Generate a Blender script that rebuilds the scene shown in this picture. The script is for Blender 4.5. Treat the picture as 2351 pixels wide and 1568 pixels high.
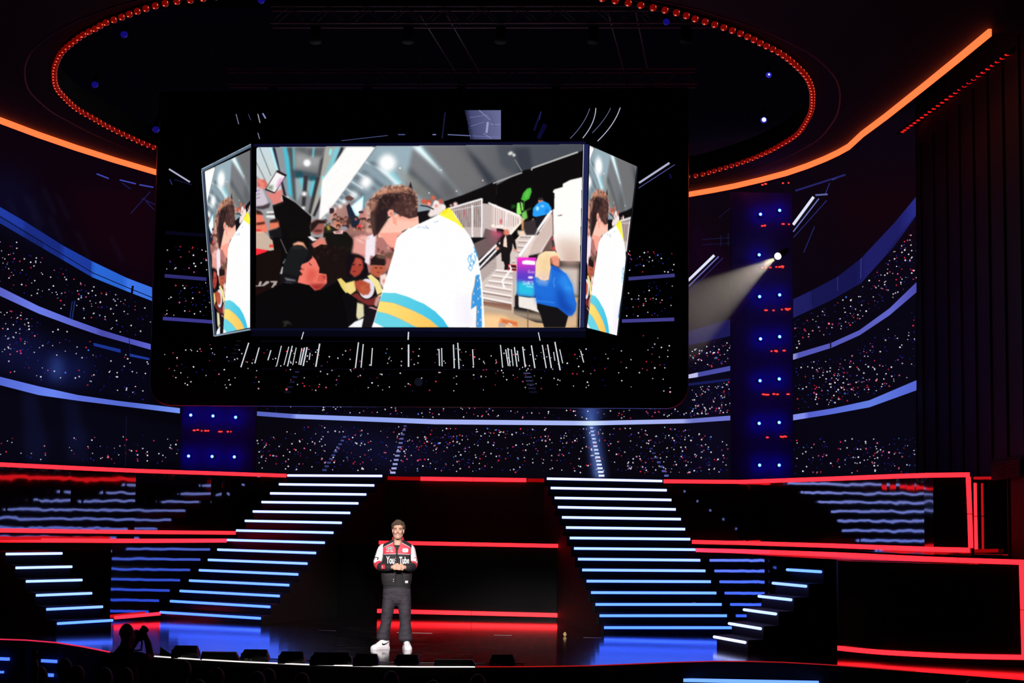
import bpy, bmesh, math, random
import numpy as np
from mathutils import Vector, Matrix

for o in list(bpy.data.objects):
    bpy.data.objects.remove(o)
scene = bpy.context.scene
COL = scene.collection

# ------------------------------------------------------------------ camera
F, CH, CX, CY = 4200.0, 1.90, 1175.5, 784.0
PITCH, ROLL = math.atan(401.0 / F), 0.011
fwd = Vector((0, math.cos(PITCH), math.sin(PITCH)))
r0 = Vector((1, 0, 0)); u0 = r0.cross(fwd)
rgt = r0 * math.cos(ROLL) + u0 * math.sin(ROLL)
upv = u0 * math.cos(ROLL) - r0 * math.sin(ROLL)
CAM = Vector((0, 0, CH))
cam = bpy.data.cameras.new('camera'); camo = bpy.data.objects.new('camera', cam); COL.objects.link(camo)
cam.sensor_width = 36.0; cam.lens = 36.0 * F / 2351.0; cam.clip_end = 400
m3 = Matrix((rgt, upv, -fwd)).transposed()
camo.matrix_world = Matrix.Translation(CAM) @ m3.to_4x4()
scene.camera = camo

# ------------------------------------------------------------------ world, exposure, stage lamps
world = bpy.data.worlds.new('world'); scene.world = world; world.use_nodes = True
world.node_tree.nodes['Background'].inputs[0].default_value = (0.006, 0.005, 0.010, 1)
world.node_tree.nodes['Background'].inputs[1].default_value = 0.05
scene.view_settings.view_transform = 'Standard'; scene.view_settings.look = 'None'
scene.view_settings.exposure = 0.0; scene.view_settings.gamma = 1.0
scene.view_settings.use_curve_mapping = False
scene.cycles.use_denoising = True
scene.cycles.max_bounces = 6; scene.cycles.volume_bounces = 0
scene.cycles.sample_clamp_indirect = 6.0

def spot(name, loc, target, energy, color, angle, blend=0.4, radius=0.15):
    l = bpy.data.lights.new(name, 'SPOT'); l.energy = energy; l.color = color
    l.spot_size = math.radians(angle); l.spot_blend = blend; l.shadow_soft_size = radius
    o = bpy.data.objects.new(name, l); COL.objects.link(o); o.location = loc
    o.rotation_euler = (Vector(target) - Vector(loc)).to_track_quat('-Z', 'Y').to_euler()
    return o
PERSON = Vector((-1.622, 26.38, 0.0))
spot('stage_spot', (-6.5, 8.0, 8.2), PERSON + Vector((0, 0, 1.0)), 17000, (1.0, 0.94, 0.92), 11.5, 0.6)
spot('stage_spot', (4.5, 7.0, 8.2), PERSON + Vector((0, 0, 1.0)), 14500, (1.0, 0.93, 0.91), 11.5, 0.6)

# ------------------------------------------------------------------ pixel <-> world helpers
def ray(x, y):
    return fwd * F + rgt * (x - CX) - upv * (y - CY)
def pix(x, y, D):
    d = ray(x, y); return CAM + d * (D / d.y)
def pixz(x, y, z):
    d = ray(x, y); return CAM + d * ((z - CH) / d.z)
def proj(p):
    v = Vector(p) - CAM; w = v.dot(fwd)
    return CX + F * v.dot(rgt) / w, CY - F * v.dot(upv) / w
def heading(x, y=900):
    d = ray(x, y); return d.x / d.y

# ------------------------------------------------------------------ object helpers
def tag(o, label=None, cat=None, group=None, kind=None):
    if label: o['label'] = label
    if cat: o['category'] = cat
    if group: o['group'] = group
    if kind: o['kind'] = kind
    return o
def empty(name, loc=(0, 0, 0), **k):
    o = bpy.data.objects.new(name, None); COL.objects.link(o); o.location = loc
    o.empty_display_size = 0.1
    return tag(o, **k)
def link(o, parent=None):
    COL.objects.link(o)
    if parent is not None:
        o.parent = parent
        if parent.parent is None:
            o.matrix_parent_inverse = Matrix.Translation(parent.location).inverted() if parent.type == 'EMPTY' else Matrix.Identity(4)
        else:
            o.matrix_parent_inverse = Matrix.Identity(4)
    return o
class MB:
    def __init__(s): s.v = []; s.f = []; s.m = []
    def add(s, vs, fs, mi=0):
        b = len(s.v); s.v += [tuple(p) for p in vs]
        for f in fs: s.f.append(tuple(i + b for i in f)); s.m.append(mi)
    def hexa(s, lo, hi, mi=0):      # two matching 4-loops
        s.add(list(lo) + list(hi), [(3, 2, 1, 0), (4, 5, 6, 7), (0, 1, 5, 4), (1, 2, 6, 5), (2, 3, 7, 6), (3, 0, 4, 7)], mi)
    def box(s, c, d, mi=0, rot=None):
        x, y, z = d[0] / 2, d[1] / 2, d[2] / 2
        vs = [Vector(p) for p in ((-x, -y, -z), (x, -y, -z), (x, y, -z), (-x, y, -z), (-x, -y, z), (x, -y, z), (x, y, z), (-x, y, z))]
        if rot is not None: vs = [rot @ v for v in vs]
        vs = [v + Vector(c) for v in vs]
        s.hexa(vs[:4], vs[4:], mi)
    def tube(s, pts, rad, n=8, mi=0, cap=True, flat=None):
        pts = [Vector(p) for p in pts]
        if not hasattr(rad, '__len__'): rad = [rad] * len(pts)
        rings = []; prev = None
        for i, p in enumerate(pts):
            t = (pts[min(i + 1, len(pts) - 1)] - pts[max(i - 1, 0)]).normalized()
            if prev is None:
                a = Vector((0, 0, 1)) if abs(t.z) < 0.9 else Vector((1, 0, 0))
                u = t.cross(a).normalized()
            else:
                u = (prev - t * prev.dot(t)).normalized()
            prev = u; w = t.cross(u)
            rr = rad[i]
            rings.append([p + (u * math.cos(q * 2 * math.pi / n) + w * math.sin(q * 2 * math.pi / n)) * rr for q in range(n)])
        vs = [v for r in rings for v in r]; fs = []
        for i in range(len(pts) - 1):
            for q in range(n):
                fs.append((i * n + q, i * n + (q + 1) % n, (i + 1) * n + (q + 1) % n, (i + 1) * n + q))
        if cap: fs += [tuple(range(n - 1, -1, -1)), tuple((len(pts) - 1) * n + q for q in range(n))]
        s.add(vs, fs, mi)
    def sphere(s, c, r, nu=12, nv=8, mi=0, rot=None):
        if not hasattr(r, '__len__'): r = (r, r, r)
        c = Vector(c); vs = [Vector((0, 0, -r[2]))]
        for j in range(1, nv):
            t = -math.pi / 2 + math.pi * j / nv
            for i in range(nu):
                a = 2 * math.pi * i / nu
                vs.append(Vector((r[0] * math.cos(t) * math.cos(a), r[1] * math.cos(t) * math.sin(a), r[2] * math.sin(t))))
        vs.append(Vector((0, 0, r[2])))
        if rot is not None: vs = [rot @ v for v in vs]
        vs = [v + c for v in vs]; fs = []
        for i in range(nu): fs.append((0, 1 + (i + 1) % nu, 1 + i))
        for j in range(nv - 2):
            for i in range(nu):
                a = 1 + j * nu
                fs.append((a + i, a + (i + 1) % nu, a + nu + (i + 1) % nu, a + nu + i))
        t = len(vs) - 1; a = 1 + (nv - 2) * nu
        for i in range(nu): fs.append((t, a + i, a + (i + 1) % nu))
        s.add(vs, fs, mi)
    def prism(s, poly, dirv, mi=0):
        n = len(poly); d = Vector(dirv)
        vs = [Vector(p) for p in poly] + [Vector(p) + d for p in poly]
        fs = [tuple(range(n - 1, -1, -1)), tuple(range(n, 2 * n))] + [(i, (i + 1) % n, n + (i + 1) % n, n + i) for i in range(n)]
        s.add(vs, fs, mi)
    def build(s, name, mats, parent=None, smooth=False, **k):
        me = bpy.data.meshes.new(name); me.from_pydata(s.v, [], s.f)
        if not isinstance(mats, (list, tuple)): mats = [mats]
        for m in mats: me.materials.append(m)
        if len(mats) > 1: me.polygons.foreach_set('material_index', s.m)
        if smooth: me.polygons.foreach_set('use_smooth', [True] * len(s.f))
        bm = bmesh.new(); bm.from_mesh(me); bmesh.ops.recalc_face_normals(bm, faces=bm.faces); bm.to_mesh(me); bm.free()
        me.update()
        o = bpy.data.objects.new(name, me); link(o, parent)
        return tag(o, **k)
def shared(name, src, parent, loc=None, mat=None):
    o = src.copy(); o.name = name; COL.objects.link(o); o.parent = parent
    return o

# ------------------------------------------------------------------ materials
def mat(name, base=(0.02, 0.02, 0.02), rough=0.5, metal=0.0, emis=None, strength=1.0, ior=1.5, coat=0.0, bump=None, spec=0.5, var=None, sampling=None, sss=0):
    m = bpy.data.materials.new(name); m.use_nodes = True
    nt = m.node_tree; b = nt.nodes['Principled BSDF']
    b.inputs['Base Color'].default_value = (*base, 1); b.inputs['Roughness'].default_value = rough
    b.inputs['Metallic'].default_value = metal; b.inputs['IOR'].default_value = ior
    b.inputs['Specular IOR Level'].default_value = spec
    if coat: b.inputs['Coat Weight'].default_value = coat; b.inputs['Coat Roughness'].default_value = 0.05
    if emis:
        b.inputs['Emission Color'].default_value = (*emis, 1); b.inputs['Emission Strength'].default_value = strength
    if sss: b.inputs['Subsurface Weight'].default_value = sss; b.inputs['Subsurface Radius'].default_value = (0.01, 0.004, 0.002)
    if var or bump:
        tc = nt.nodes.new('ShaderNodeTexCoord'); n = nt.nodes.new('ShaderNodeTexNoise')
        sc = (bump or var)[0]
        mp = nt.nodes.new('ShaderNodeMapping'); nt.links.new(tc.outputs['Object'], mp.inputs[0])
        if hasattr(sc, '__len__'): mp.inputs['Scale'].default_value = sc; n.inputs['Scale'].default_value = 1
        else: n.inputs['Scale'].default_value = sc
        nt.links.new(mp.outputs[0], n.inputs['Vector']); n.inputs['Detail'].default_value = 1.2 if 'acrylic' in name else 3
        if bump:
            bp = nt.nodes.new('ShaderNodeBump'); bp.inputs['Strength'].default_value = bump[1]; bp.inputs['Distance'].default_value = bump[2]
            nt.links.new(n.outputs['Fac'], bp.inputs['Height']); nt.links.new(bp.outputs[0], b.inputs['Normal'])
        if var:
            mx = nt.nodes.new('ShaderNodeMix'); mx.data_type = 'RGBA'
            mx.inputs[6].default_value = (*base, 1); mx.inputs[7].default_value = (*var[1], 1)
            n2 = n
            if bump:
                n2 = nt.nodes.new('ShaderNodeTexNoise'); n2.inputs['Scale'].default_value = var[0]
                nt.links.new(tc.outputs['Object'], n2.inputs['Vector'])
            nt.links.new(n2.outputs['Fac'], mx.inputs[0]); nt.links.new(mx.outputs[2], b.inputs['Base Color'])
    if sampling: m.cycles.emission_sampling = sampling
    return m
def led_mat(name):
    """A lit video surface: every point gives off its own picture colour."""
    m = bpy.data.materials.new(name); m.use_nodes = True; nt = m.node_tree
    b = nt.nodes['Principled BSDF']; b.inputs['Base Color'].default_value = (0.004, 0.004, 0.005, 1); b.inputs['Roughness'].default_value = 0.6
    b.inputs['Specular IOR Level'].default_value = 0.1
    a = nt.nodes.new('ShaderNodeVertexColor'); a.layer_name = 'Col'
    nt.links.new(a.outputs['Color'], b.inputs['Emission Color']); b.inputs['Emission Strength'].default_value = 1.0
    m.cycles.emission_sampling = 'NONE'
    return m
M = {}
M['black'] = mat('matte_black', (0.006, 0.006, 0.007), 0.7, spec=0.2)
M['dark'] = mat('dark_set', (0.010, 0.010, 0.012), 0.5, spec=0.3, var=(3.0, (0.016, 0.015, 0.017)))
M['gloss'] = mat('black_acrylic', (0.003, 0.003, 0.004), 0.04, ior=2.0, bump=((2.3, 2.3, 2.0), 0.24, 0.011))
M['gloss2'] = mat('black_acrylic_flat', (0.003, 0.003, 0.004), 0.16, ior=1.5, bump=((1.0, 1.0, 2.0), 0.15, 0.01))
M['step'] = mat('stair_black', (0.006, 0.006, 0.008), 0.22, ior=1.45, spec=0.4, bump=((0.7, 0.7, 2.0), 0.2, 0.01))
M['red'] = mat('red_led', (0.02, 0, 0), 0.5, emis=(1.0, 0.010, 0.016), strength=4.2)
M['reddim'] = mat('red_led_dim', (0.02, 0, 0), 0.5, emis=(1.0, 0.004, 0.006), strength=0.28)
M['orange'] = mat('orange_led', (0.02, 0.01, 0), 0.5, emis=(1.0, 0.110, 0.030), strength=2.2)
M['metal'] = mat('dark_metal', (0.05, 0.05, 0.055), 0.35, metal=0.9)
M['truss'] = mat('truss_metal', (0.30, 0.30, 0.32), 0.5)
M['led'] = led_mat('video_picture')

# ------------------------------------------------------------------ stage floor
LIP = [(-140, 1464), (0, 1468), (60, 1470), (132, 1476), (190, 1485), (245, 1496), (353, 1507), (450, 1514), (560, 1520), (700, 1526), (830, 1529.5), (962, 1531.5),
       (1091, 1531.5), (1220, 1531), (1350, 1529), (1450, 1525), (1544, 1521), (1641, 1518.6), (1720, 1519), (1800, 1521), (1900, 1526.6), (2000, 1534), (2102, 1542), (2230, 1552), (2351, 1562), (2480, 1574)]
lip = [pixz(x, y, 0.0) for x, y in LIP]
BACK = 38.0
def floor_mat():
    m = bpy.data.materials.new('lacquered_stage_boards'); m.use_nodes = True; nt = m.node_tree; b = nt.nodes['Principled BSDF']
    N = nt.nodes.new; L = nt.links.new
    tc = N('ShaderNodeTexCoord')
    b.inputs['Base Color'].default_value = (0.006, 0.005, 0.006, 1); b.inputs['IOR'].default_value = 1.45
    # worn marks: streaks drawn out along the boards plus specks
    mp = N('ShaderNodeMapping'); mp.inputs['Scale'].default_value = (0.55, 5.5, 1); L(tc.outputs['Object'], mp.inputs[0])
    n1 = N('ShaderNodeTexNoise'); n1.inputs['Scale'].default_value = 2.0; n1.inputs['Detail'].default_value = 8; n1.inputs['Roughness'].default_value = 0.7; L(mp.outputs[0], n1.inputs['Vector'])
    r1 = N('ShaderNodeValToRGB'); r1.color_ramp.elements[0].position = 0.44; r1.color_ramp.elements[1].position = 0.66; L(n1.outputs['Fac'], r1.inputs[0])
    mp2 = N('ShaderNodeMapping'); mp2.inputs['Scale'].default_value = (3.0, 40.0, 1); mp2.inputs['Rotation'].default_value = (0, 0, 0.06); L(tc.outputs['Object'], mp2.inputs[0])
    n2 = N('ShaderNodeTexNoise'); n2.inputs['Scale'].default_value = 1.2; n2.inputs['Detail'].default_value = 5; L(mp2.outputs[0], n2.inputs['Vector'])
    r2 = N('ShaderNodeValToRGB'); r2.color_ramp.elements[0].position = 0.58; r2.color_ramp.elements[1].position = 0.66; L(n2.outputs['Fac'], r2.inputs[0])
    v = N('ShaderNodeTexVoronoi'); v.inputs['Scale'].default_value = 7.0; L(tc.outputs['Object'], v.inputs['Vector'])
    r3 = N('ShaderNodeValToRGB'); r3.color_ramp.elements[0].position = 0.02; r3.color_ramp.elements[0].color = (1, 1, 1, 1); r3.color_ramp.elements[1].position = 0.06; r3.color_ramp.elements[1].color = (0, 0, 0, 1); L(v.outputs['Distance'], r3.inputs[0])
    mm = N('ShaderNodeMath'); mm.operation = 'MULTIPLY'; L(r1.outputs[0], mm.inputs[0]); mm.inputs[1].default_value = 0.5
    m2 = N('ShaderNodeMath'); m2.operation = 'MULTIPLY'; L(r1.outputs[0], m2.inputs[0]); L(r2.outputs[0], m2.inputs[1])
    ad = N('ShaderNodeMath'); ad.operation = 'MAXIMUM'; L(m2.outputs[0], ad.inputs[0]); L(r3.outputs[0], ad.inputs[1])
    mx = N('ShaderNodeMix'); mx.data_type = 'RGBA'; mx.inputs[6].default_value = (0.008, 0.0062, 0.007, 1); mx.inputs[7].default_value = (0.30, 0.25, 0.25, 1)
    L(ad.outputs[0], mx.inputs[0]); L(mx.outputs[2], b.inputs['Base Color'])
    ro = N('ShaderNodeMapRange'); ro.inputs['To Min'].default_value = 0.095; ro.inputs['To Max'].default_value = 0.16; L(mm.outputs[0], ro.inputs['Value']); L(ro.outputs[0], b.inputs['Roughness'])
    # faint board unevenness
    w = N('ShaderNodeTexNoise'); w.inputs['Scale'].default_value = 1.0; mp3 = N('ShaderNodeMapping'); mp3.inputs['Scale'].default_value = (0.4, 2.4, 1); L(tc.outputs['Object'], mp3.inputs[0]); L(mp3.outputs[0], w.inputs['Vector'])
    bp = N('ShaderNodeBump'); bp.inputs['Strength'].default_value = 0.10; bp.inputs['Distance'].default_value = 0.006; L(w.outputs['Fac'], bp.inputs['Height']); L(bp.outputs[0], b.inputs['Normal'])
    return m
M['floor'] = floor_mat()
# floor in rows of boards, each a shallow slab
floor = MB()
n = len(lip)
top = [Vector((p.x, p.y, 0)) for p in lip]
for i in range(n - 1):
    a, c = top[i], top[i + 1]
    a2, c2 = Vector((a.x, BACK, 0)), Vector((c.x, BACK, 0))
    floor.add([a, c, c2, a2], [(0, 1, 2, 3)])
    dz = Vector((0, 0, -1.25))
    floor.add([a, c, c + dz, a + dz], [(0, 1, 2, 3)], 1)
floor.build('floor_stage', [M['floor'], M['black']], None, kind='structure')
hf = MB(); hf.add([(-30, -3, -1.25), (30, -3, -1.25), (30, 30, -1.25), (-30, 30, -1.25)], [(0, 1, 2, 3)])
hf.build('floor_house', M['dark'], None, kind='structure')

# edge lights along the stage lip
M['lipwhite'] = mat('white_edge_led', (0.3, 0.3, 0.3), 0.4, emis=(1.0, 0.93, 0.90), strength=1.1)
M['lipred'] = mat('red_edge_led', (0.2, 0.02, 0.02), 0.4, emis=(1.0, 0.03, 0.10), strength=0.8)
M['lipred2'] = mat('red_edge_led_low', (0.2, 0.02, 0.02), 0.4, emis=(1.0, 0.02, 0.02), strength=0.40)
def strip_on(points, rad, name, m, label, cat='light strip', group=None):
    b = MB(); b.tube(points, rad, 6); return b.build(name, m, None, True, label=label, cat=cat, group=group)
def off(ps): return [p + Vector((0, -0.012, 0.004)) for p in ps]
strip_on(off(lip[0:6] + [pixz(252, 1497.5, 0)]), 0.010, 'edge_light', M['lipred'], 'pink red light line on the curved stage lip, left of the photographer')
strip_on(off([pixz(300, 1502, 0)] + lip[6:13]), 0.009, 'edge_light', M['lipwhite'], 'white light line on the stage lip in front of the monitor wedges')
strip_on(off(lip[12:23]), 0.007, 'edge_light', M['lipred2'], 'thin dim red light line on the stage lip toward the right')

# ------------------------------------------------------------------ tiered set: walls, decks, light strips
def plan(x, D, y=1150):
    p = pix(x, y, D); return Vector((p.x, p.y, 0))
def wall(name, pts, z0, z1, m, thick=0.12, kind='structure'):
    """vertical wall along plan points (left to right in view); its body lies behind the face"""
    b = MB(); nrm = []
    for i in range(len(pts)):
        t = (pts[min(i + 1, len(pts) - 1)] - pts[max(i - 1, 0)]).normalized()
        q = Vector((-t.y, t.x, 0)); nrm.append(q * thick)
    for i in range(len(pts) - 1):
        a, c, a2, c2 = pts[i], pts[i + 1], pts[i] + nrm[i], pts[i + 1] + nrm[i + 1]
        b.hexa([Vector((p.x, p.y, z0)) for p in (a, c, c2, a2)], [Vector((p.x, p.y, z1)) for p in (a, c, c2, a2)])
    return b.build(name, m, None, kind=kind)
def smooth(pts, n=6):
    out = []
    for i in range(len(pts) - 1):
        p0, p1, p2, p3 = pts[max(i - 1, 0)], pts[i], pts[i + 1], pts[min(i + 2, len(pts) - 1)]
        for k in range(n):
            t = k / n
            out.append(0.5 * ((2 * p1) + (p2 - p0) * t + (2 * p0 - 5 * p1 + 4 * p2 - p3) * t * t + (3 * p1 - p0 - 3 * p2 + p3) * t ** 3))
    out.append(pts[-1]); return out
def ribbon(name, pts, h, m, label, seg=4, group=None, vertical=False, cat='light strip', depth=0.03):
    """a light strip: a bar of square section following pts, made of strip segments"""
    root = empty(name, pts[0], label=label, cat=cat, group=group)
    i = 0
    while i < len(pts) - 1:
        j = min(i + seg, len(pts) - 1); b = MB(); run = pts[i:j + 1]
        for q in range(len(run) - 1):
            a, c = run[q], run[q + 1]; t = (c - a).normalized()
            if q == 0: a = a + t * 0.006
            if q == len(run) - 2: c = c - t * 0.006
            if vertical:
                u = Vector((h / 2, 0, 0)); w = Vector((0, depth, 0))
            else:
                u = Vector((0, 0, h / 2)); w = Vector((-t.y, t.x, 0)).normalized() * depth
                if w.y < 0: w = -w
            b.hexa([a - u - w, c - u - w, c - u + w * 0.2, a - u + w * 0.2], [a + u - w, c + u - w, c + u + w * 0.2, a + u + w * 0.2])
        b.build('strip_segment', m, root); i = j
    return root

# --- upper tier, left
UL = [(-160, 29.0), (0, 30.9), (160, 32.8), (313, 34.5), (490, 36.1), (657, 37.3)]
def densewall(tb):
    xs = np.linspace(tb[0][0], tb[-1][0], 34); return [plan(x, float(np.interp(x, [t[0] for t in tb], [t[1] for t in tb]))) for x in xs]
ulp = densewall(UL)
wall('wall_left_upper', ulp, 1.40, 2.66, M['gloss'])
def on_wall(table, pts):     # pixels -> points on a vertical wall whose plan is given by (px, D)
    xs = [t[0] for t in table]; ds = [t[1] for t in table]
    return [pix(x, y, float(np.interp(x, xs, ds)) - 0.04) for x, y in pts]
def dense(pts, n=4):
    out = []
    for (x0, y0), (x1, y1) in zip(pts[:-1], pts[1:]):
        for k in range(n): out.append((x0 + (x1 - x0) * k / n, y0 + (y1 - y0) * k / n))
    return out + [pts[-1]]
ribbon('red_strip', on_wall(UL, dense([(-140, 1060), (0, 1066.5), (160, 1074), (313, 1080.8), (490, 1086.5), (656, 1092)])), 0.070, M['red'],
       'long red light strip along the top of the left upper tier')
ribbon('red_strip', on_wall(UL, dense([(-140, 1215.5), (0, 1217.6), (180, 1220), (360, 1221.8), (540, 1223.3)])), 0.068, M['red'],
       'red light strip along the foot of the left upper tier, upper of the close pair')
# --- lower tier, left: glossy wall running forward from the stairs' side, then turning outward
LL = [Vector((-10.4, 32.6, 0)), Vector((-9.04, 32.3, 0)), Vector((-6.90, 31.95, 0)), Vector((-5.45, 34.85, 0))]
wall('wall_left_lower', LL, 0, 1.37, M['gloss'])
root = ribbon('red_strip', [pix(-140, 1239.8, 32.5), pix(-60, 1240, 32.3), pix(0, 1240.5, 32.2), pix(90, 1240.8, 32.1), pix(175, 1241, 32.0), pix(268, 1241.5, 31.88), pix(350, 1241.5, 32.75), pix(434, 1241.3, 33.7), pix(518, 1241, 34.75)], 0.070, M['red'],
       'red light strip along the top of the left lower tier, lower of the close pair', seg=2)
ribbon('red_strip', [pix(262, 1418, 31.85), pix(314, 1413.3, 32.4), pix(366, 1408.8, 32.93)], 0.055, M['red'], 'short red light strip at floor level beside the left staircase', seg=1)
dk = MB(); z = 1.375
dk.add([(p.x, p.y, z) for p in LL] + [(p.x, p.y, z) for p in reversed([q for q in ulp if q.y < 37.2])], [tuple(range(4 + len([q for q in ulp if q.y < 37.2])))])
dk.build('floor_left_tier', M['gloss2'], None, kind='structure')

# --- centre
cl = [plan(690, 34.75), plan(865, 34.35), plan(1297, 33.75), plan(1312, 33.72)]
wall('wall_centre_lower', cl, 0, 1.33, M['gloss2'])
cu = [plan(850, 37.0), plan(1275, 36.6)]
wall('wall_centre_upper', cu, 1.33, 2.62, M['dark'])
dk = MB(); dk.add([(p.x, p.y, 1.335) for p in cl] + [(p.x, p.y, 1.335) for p in reversed(cu)], [(0, 1, 2, 3, 4, 5)])
dk.build('floor_centre_tier', M['gloss2'], None, kind='structure')
def cseg(x0, y0, D0, x1, y1, D1, n=8):
    return [pix(x0 + (x1 - x0) * k / n, y0 + (y1 - y0) * k / n, D0 + (D1 - D0) * k / n - 0.05) for k in range(n + 1)]
ribbon('red_strip', cseg(965, 1099, 36.9, 1209, 1102.3, 36.68), 0.078, M['red'], 'red light strip at the top of the centre wall, between the two staircases', seg=4)
ribbon('red_strip', cseg(881, 1097.5, 36.97, 964, 1099, 36.9, 2), 0.070, M['reddim'], 'dim dark red strip at the top of the centre wall, beside the left staircase', seg=2)
ribbon('red_strip', cseg(1211, 1102.3, 36.67, 1253, 1103, 36.62, 2), 0.070, M['reddim'], 'dim dark red strip at the top of the centre wall, beside the right staircase', seg=2)
ribbon('red_strip', cseg(870, 1245.5, 34.3, 1296, 1253.5, 33.75), 0.068, M['red'], 'red light strip at mid height of the centre wall behind the performer', seg=4)
ribbon('red_strip', cseg(866, 1402.5, 34.3, 1299, 1413, 33.75), 0.072, M['red'], 'red light strip low on the centre wall, just above the stage boards', seg=4)
blk = MB(); blk.hexa([plan(1300, 33.3), plan(1344, 33.3), plan(1344, 33.75), plan(1300, 33.75)], [p + Vector((0, 0, 1.30)) for p in (plan(1300, 33.3), plan(1344, 33.3), plan(1344, 33.75), plan(1300, 33.75))])
blk.build('masking_flat', M['black'], None, label='narrow matte black flat standing beside the right staircase', cat='flat')

# --- upper tier, right
UR = [(1524, 35.2), (1526, 35.15), (1700, 34.6), (1920, 31.2), (2137, 28.2), (2228, 27.8)]
urp = densewall(UR)
wall('wall_right_upper', urp, 1.38, 2.58, M['gloss'])
ribbon('red_strip', on_wall(UR, dense([(1524, 1105), (1700, 1106.3), (1920, 1098.8), (2060, 1093.3), (2137, 1091), (2227, 1090)])), 0.070, M['red'], 'long red light strip along the top of the right upper tier')
ribbon('red_strip', on_wall(UR, dense([(1589, 1244), (1700, 1246.5), (1920, 1253), (2137, 1261), (2227, 1263)])), 0.072, M['red'], 'red light strip along the foot of the right upper tier, above the dark gap')
ribbon('red_strip', [pix(2222.5, 1094, 27.75), pix(2226, 1180, 27.75), pix(2228.5, 1259, 27.75)], 0.066, M['red'], 'tall upright red light strip closing the right upper tier frame', seg=1, vertical=True)
# return panel further right
RP = [plan(2231, 29.0), plan(2292, 28.6), plan(2300, 28.3), plan(2420, 27.2)]
wall('wall_right_return', RP, 1.38, 2.60, M['gloss'])
ribbon('red_strip', [pix(2236.5, 1108, 28.85), pix(2238, 1185, 28.85), pix(2240, 1267, 28.85)], 0.062, M['red'], 'upright red light strip on the return panel, right of the taller frame', seg=1, vertical=True)
ribbon('red_strip', [pix(2237, 1265, 28.85), pix(2265, 1264.5, 28.7), pix(2292, 1264, 28.5)], 0.055, M['reddim'], 'short dim red strip at the foot of the return panel', seg=2)
# --- lower tier, right
RA, RB, RC, RD = Vector((3.285, 33.0, 0)), Vector((4.00, 28.40, 0)), Vector((4.75, 26.0, 0)), Vector((6.80, 24.35, 0))
wall('wall_right_lower', [RA, RB], 0, 1.33, M['gloss'])
fr = smooth([plan(1925, 25.85, 1480), plan(2060, 25.1, 1490), plan(2200, 24.65, 1500), plan(2352, 24.35, 1508)], 4)
wall('wall_right_front', fr, 0, 1.33, M['gloss2'])
wall('wall_right_flat', [Vector((4.02, 28.42, 0)), Vector((4.45, 28.75, 0)), Vector((5.0, 28.35, 0)), fr[0]], 0, 1.33, M['black'])
ribbon('red_strip', [pix(x, y, D) for x, y, D in ((1601, 1263, 32.4), (1660, 1264.3, 30.85), (1720, 1266, 29.4), (1772, 1267.8, 28.3), (1860, 1271, 27.4), (1925, 1273.5, 26.4), (1990, 1276.5, 25.6), (2060, 1280, 25.0), (2130, 1283.3, 24.75), (2200, 1286, 24.6), (2280, 1288.7, 24.4), (2352, 1291, 24.25))], 0.066, M['red'],
       'long red light strip along the top of the right lower tier, below the dark gap', seg=3)
ribbon('red_strip', [p - Vector((0, 0.05, 0)) for p in smooth([pix(1923, 1487, 25.85), pix(1990, 1494, 25.5), pix(2060, 1499, 25.1), pix(2200, 1505.5, 24.65), pix(2352, 1508.5, 24.35)], 3)], 0.062, M['red'], 'curved red light strip at the foot of the right lower tier', seg=4)
ribbon('red_strip', [pix(2345, 1295, 24.2), pix(2348, 1400, 24.2), pix(2351, 1505, 24.2)], 0.062, M['red'], 'upright red light strip at the right end of the lower tier', seg=1, vertical=True)
dk = MB(); zz = 1.335
ed = [Vector((3.285, 33.0, zz)), Vector((4.00, 28.4, zz)), Vector((4.7, 26.3, zz)), Vector((6.8, 24.4, zz)), Vector((9, 24.2, zz)), Vector((9, 28.2, zz))] + [Vector((p.x, p.y, zz)) for p in reversed(urp)]
dk.add(ed, [tuple(range(len(ed)))]); dk.build('floor_right_tier', M['gloss2'], None, kind='structure')

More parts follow.
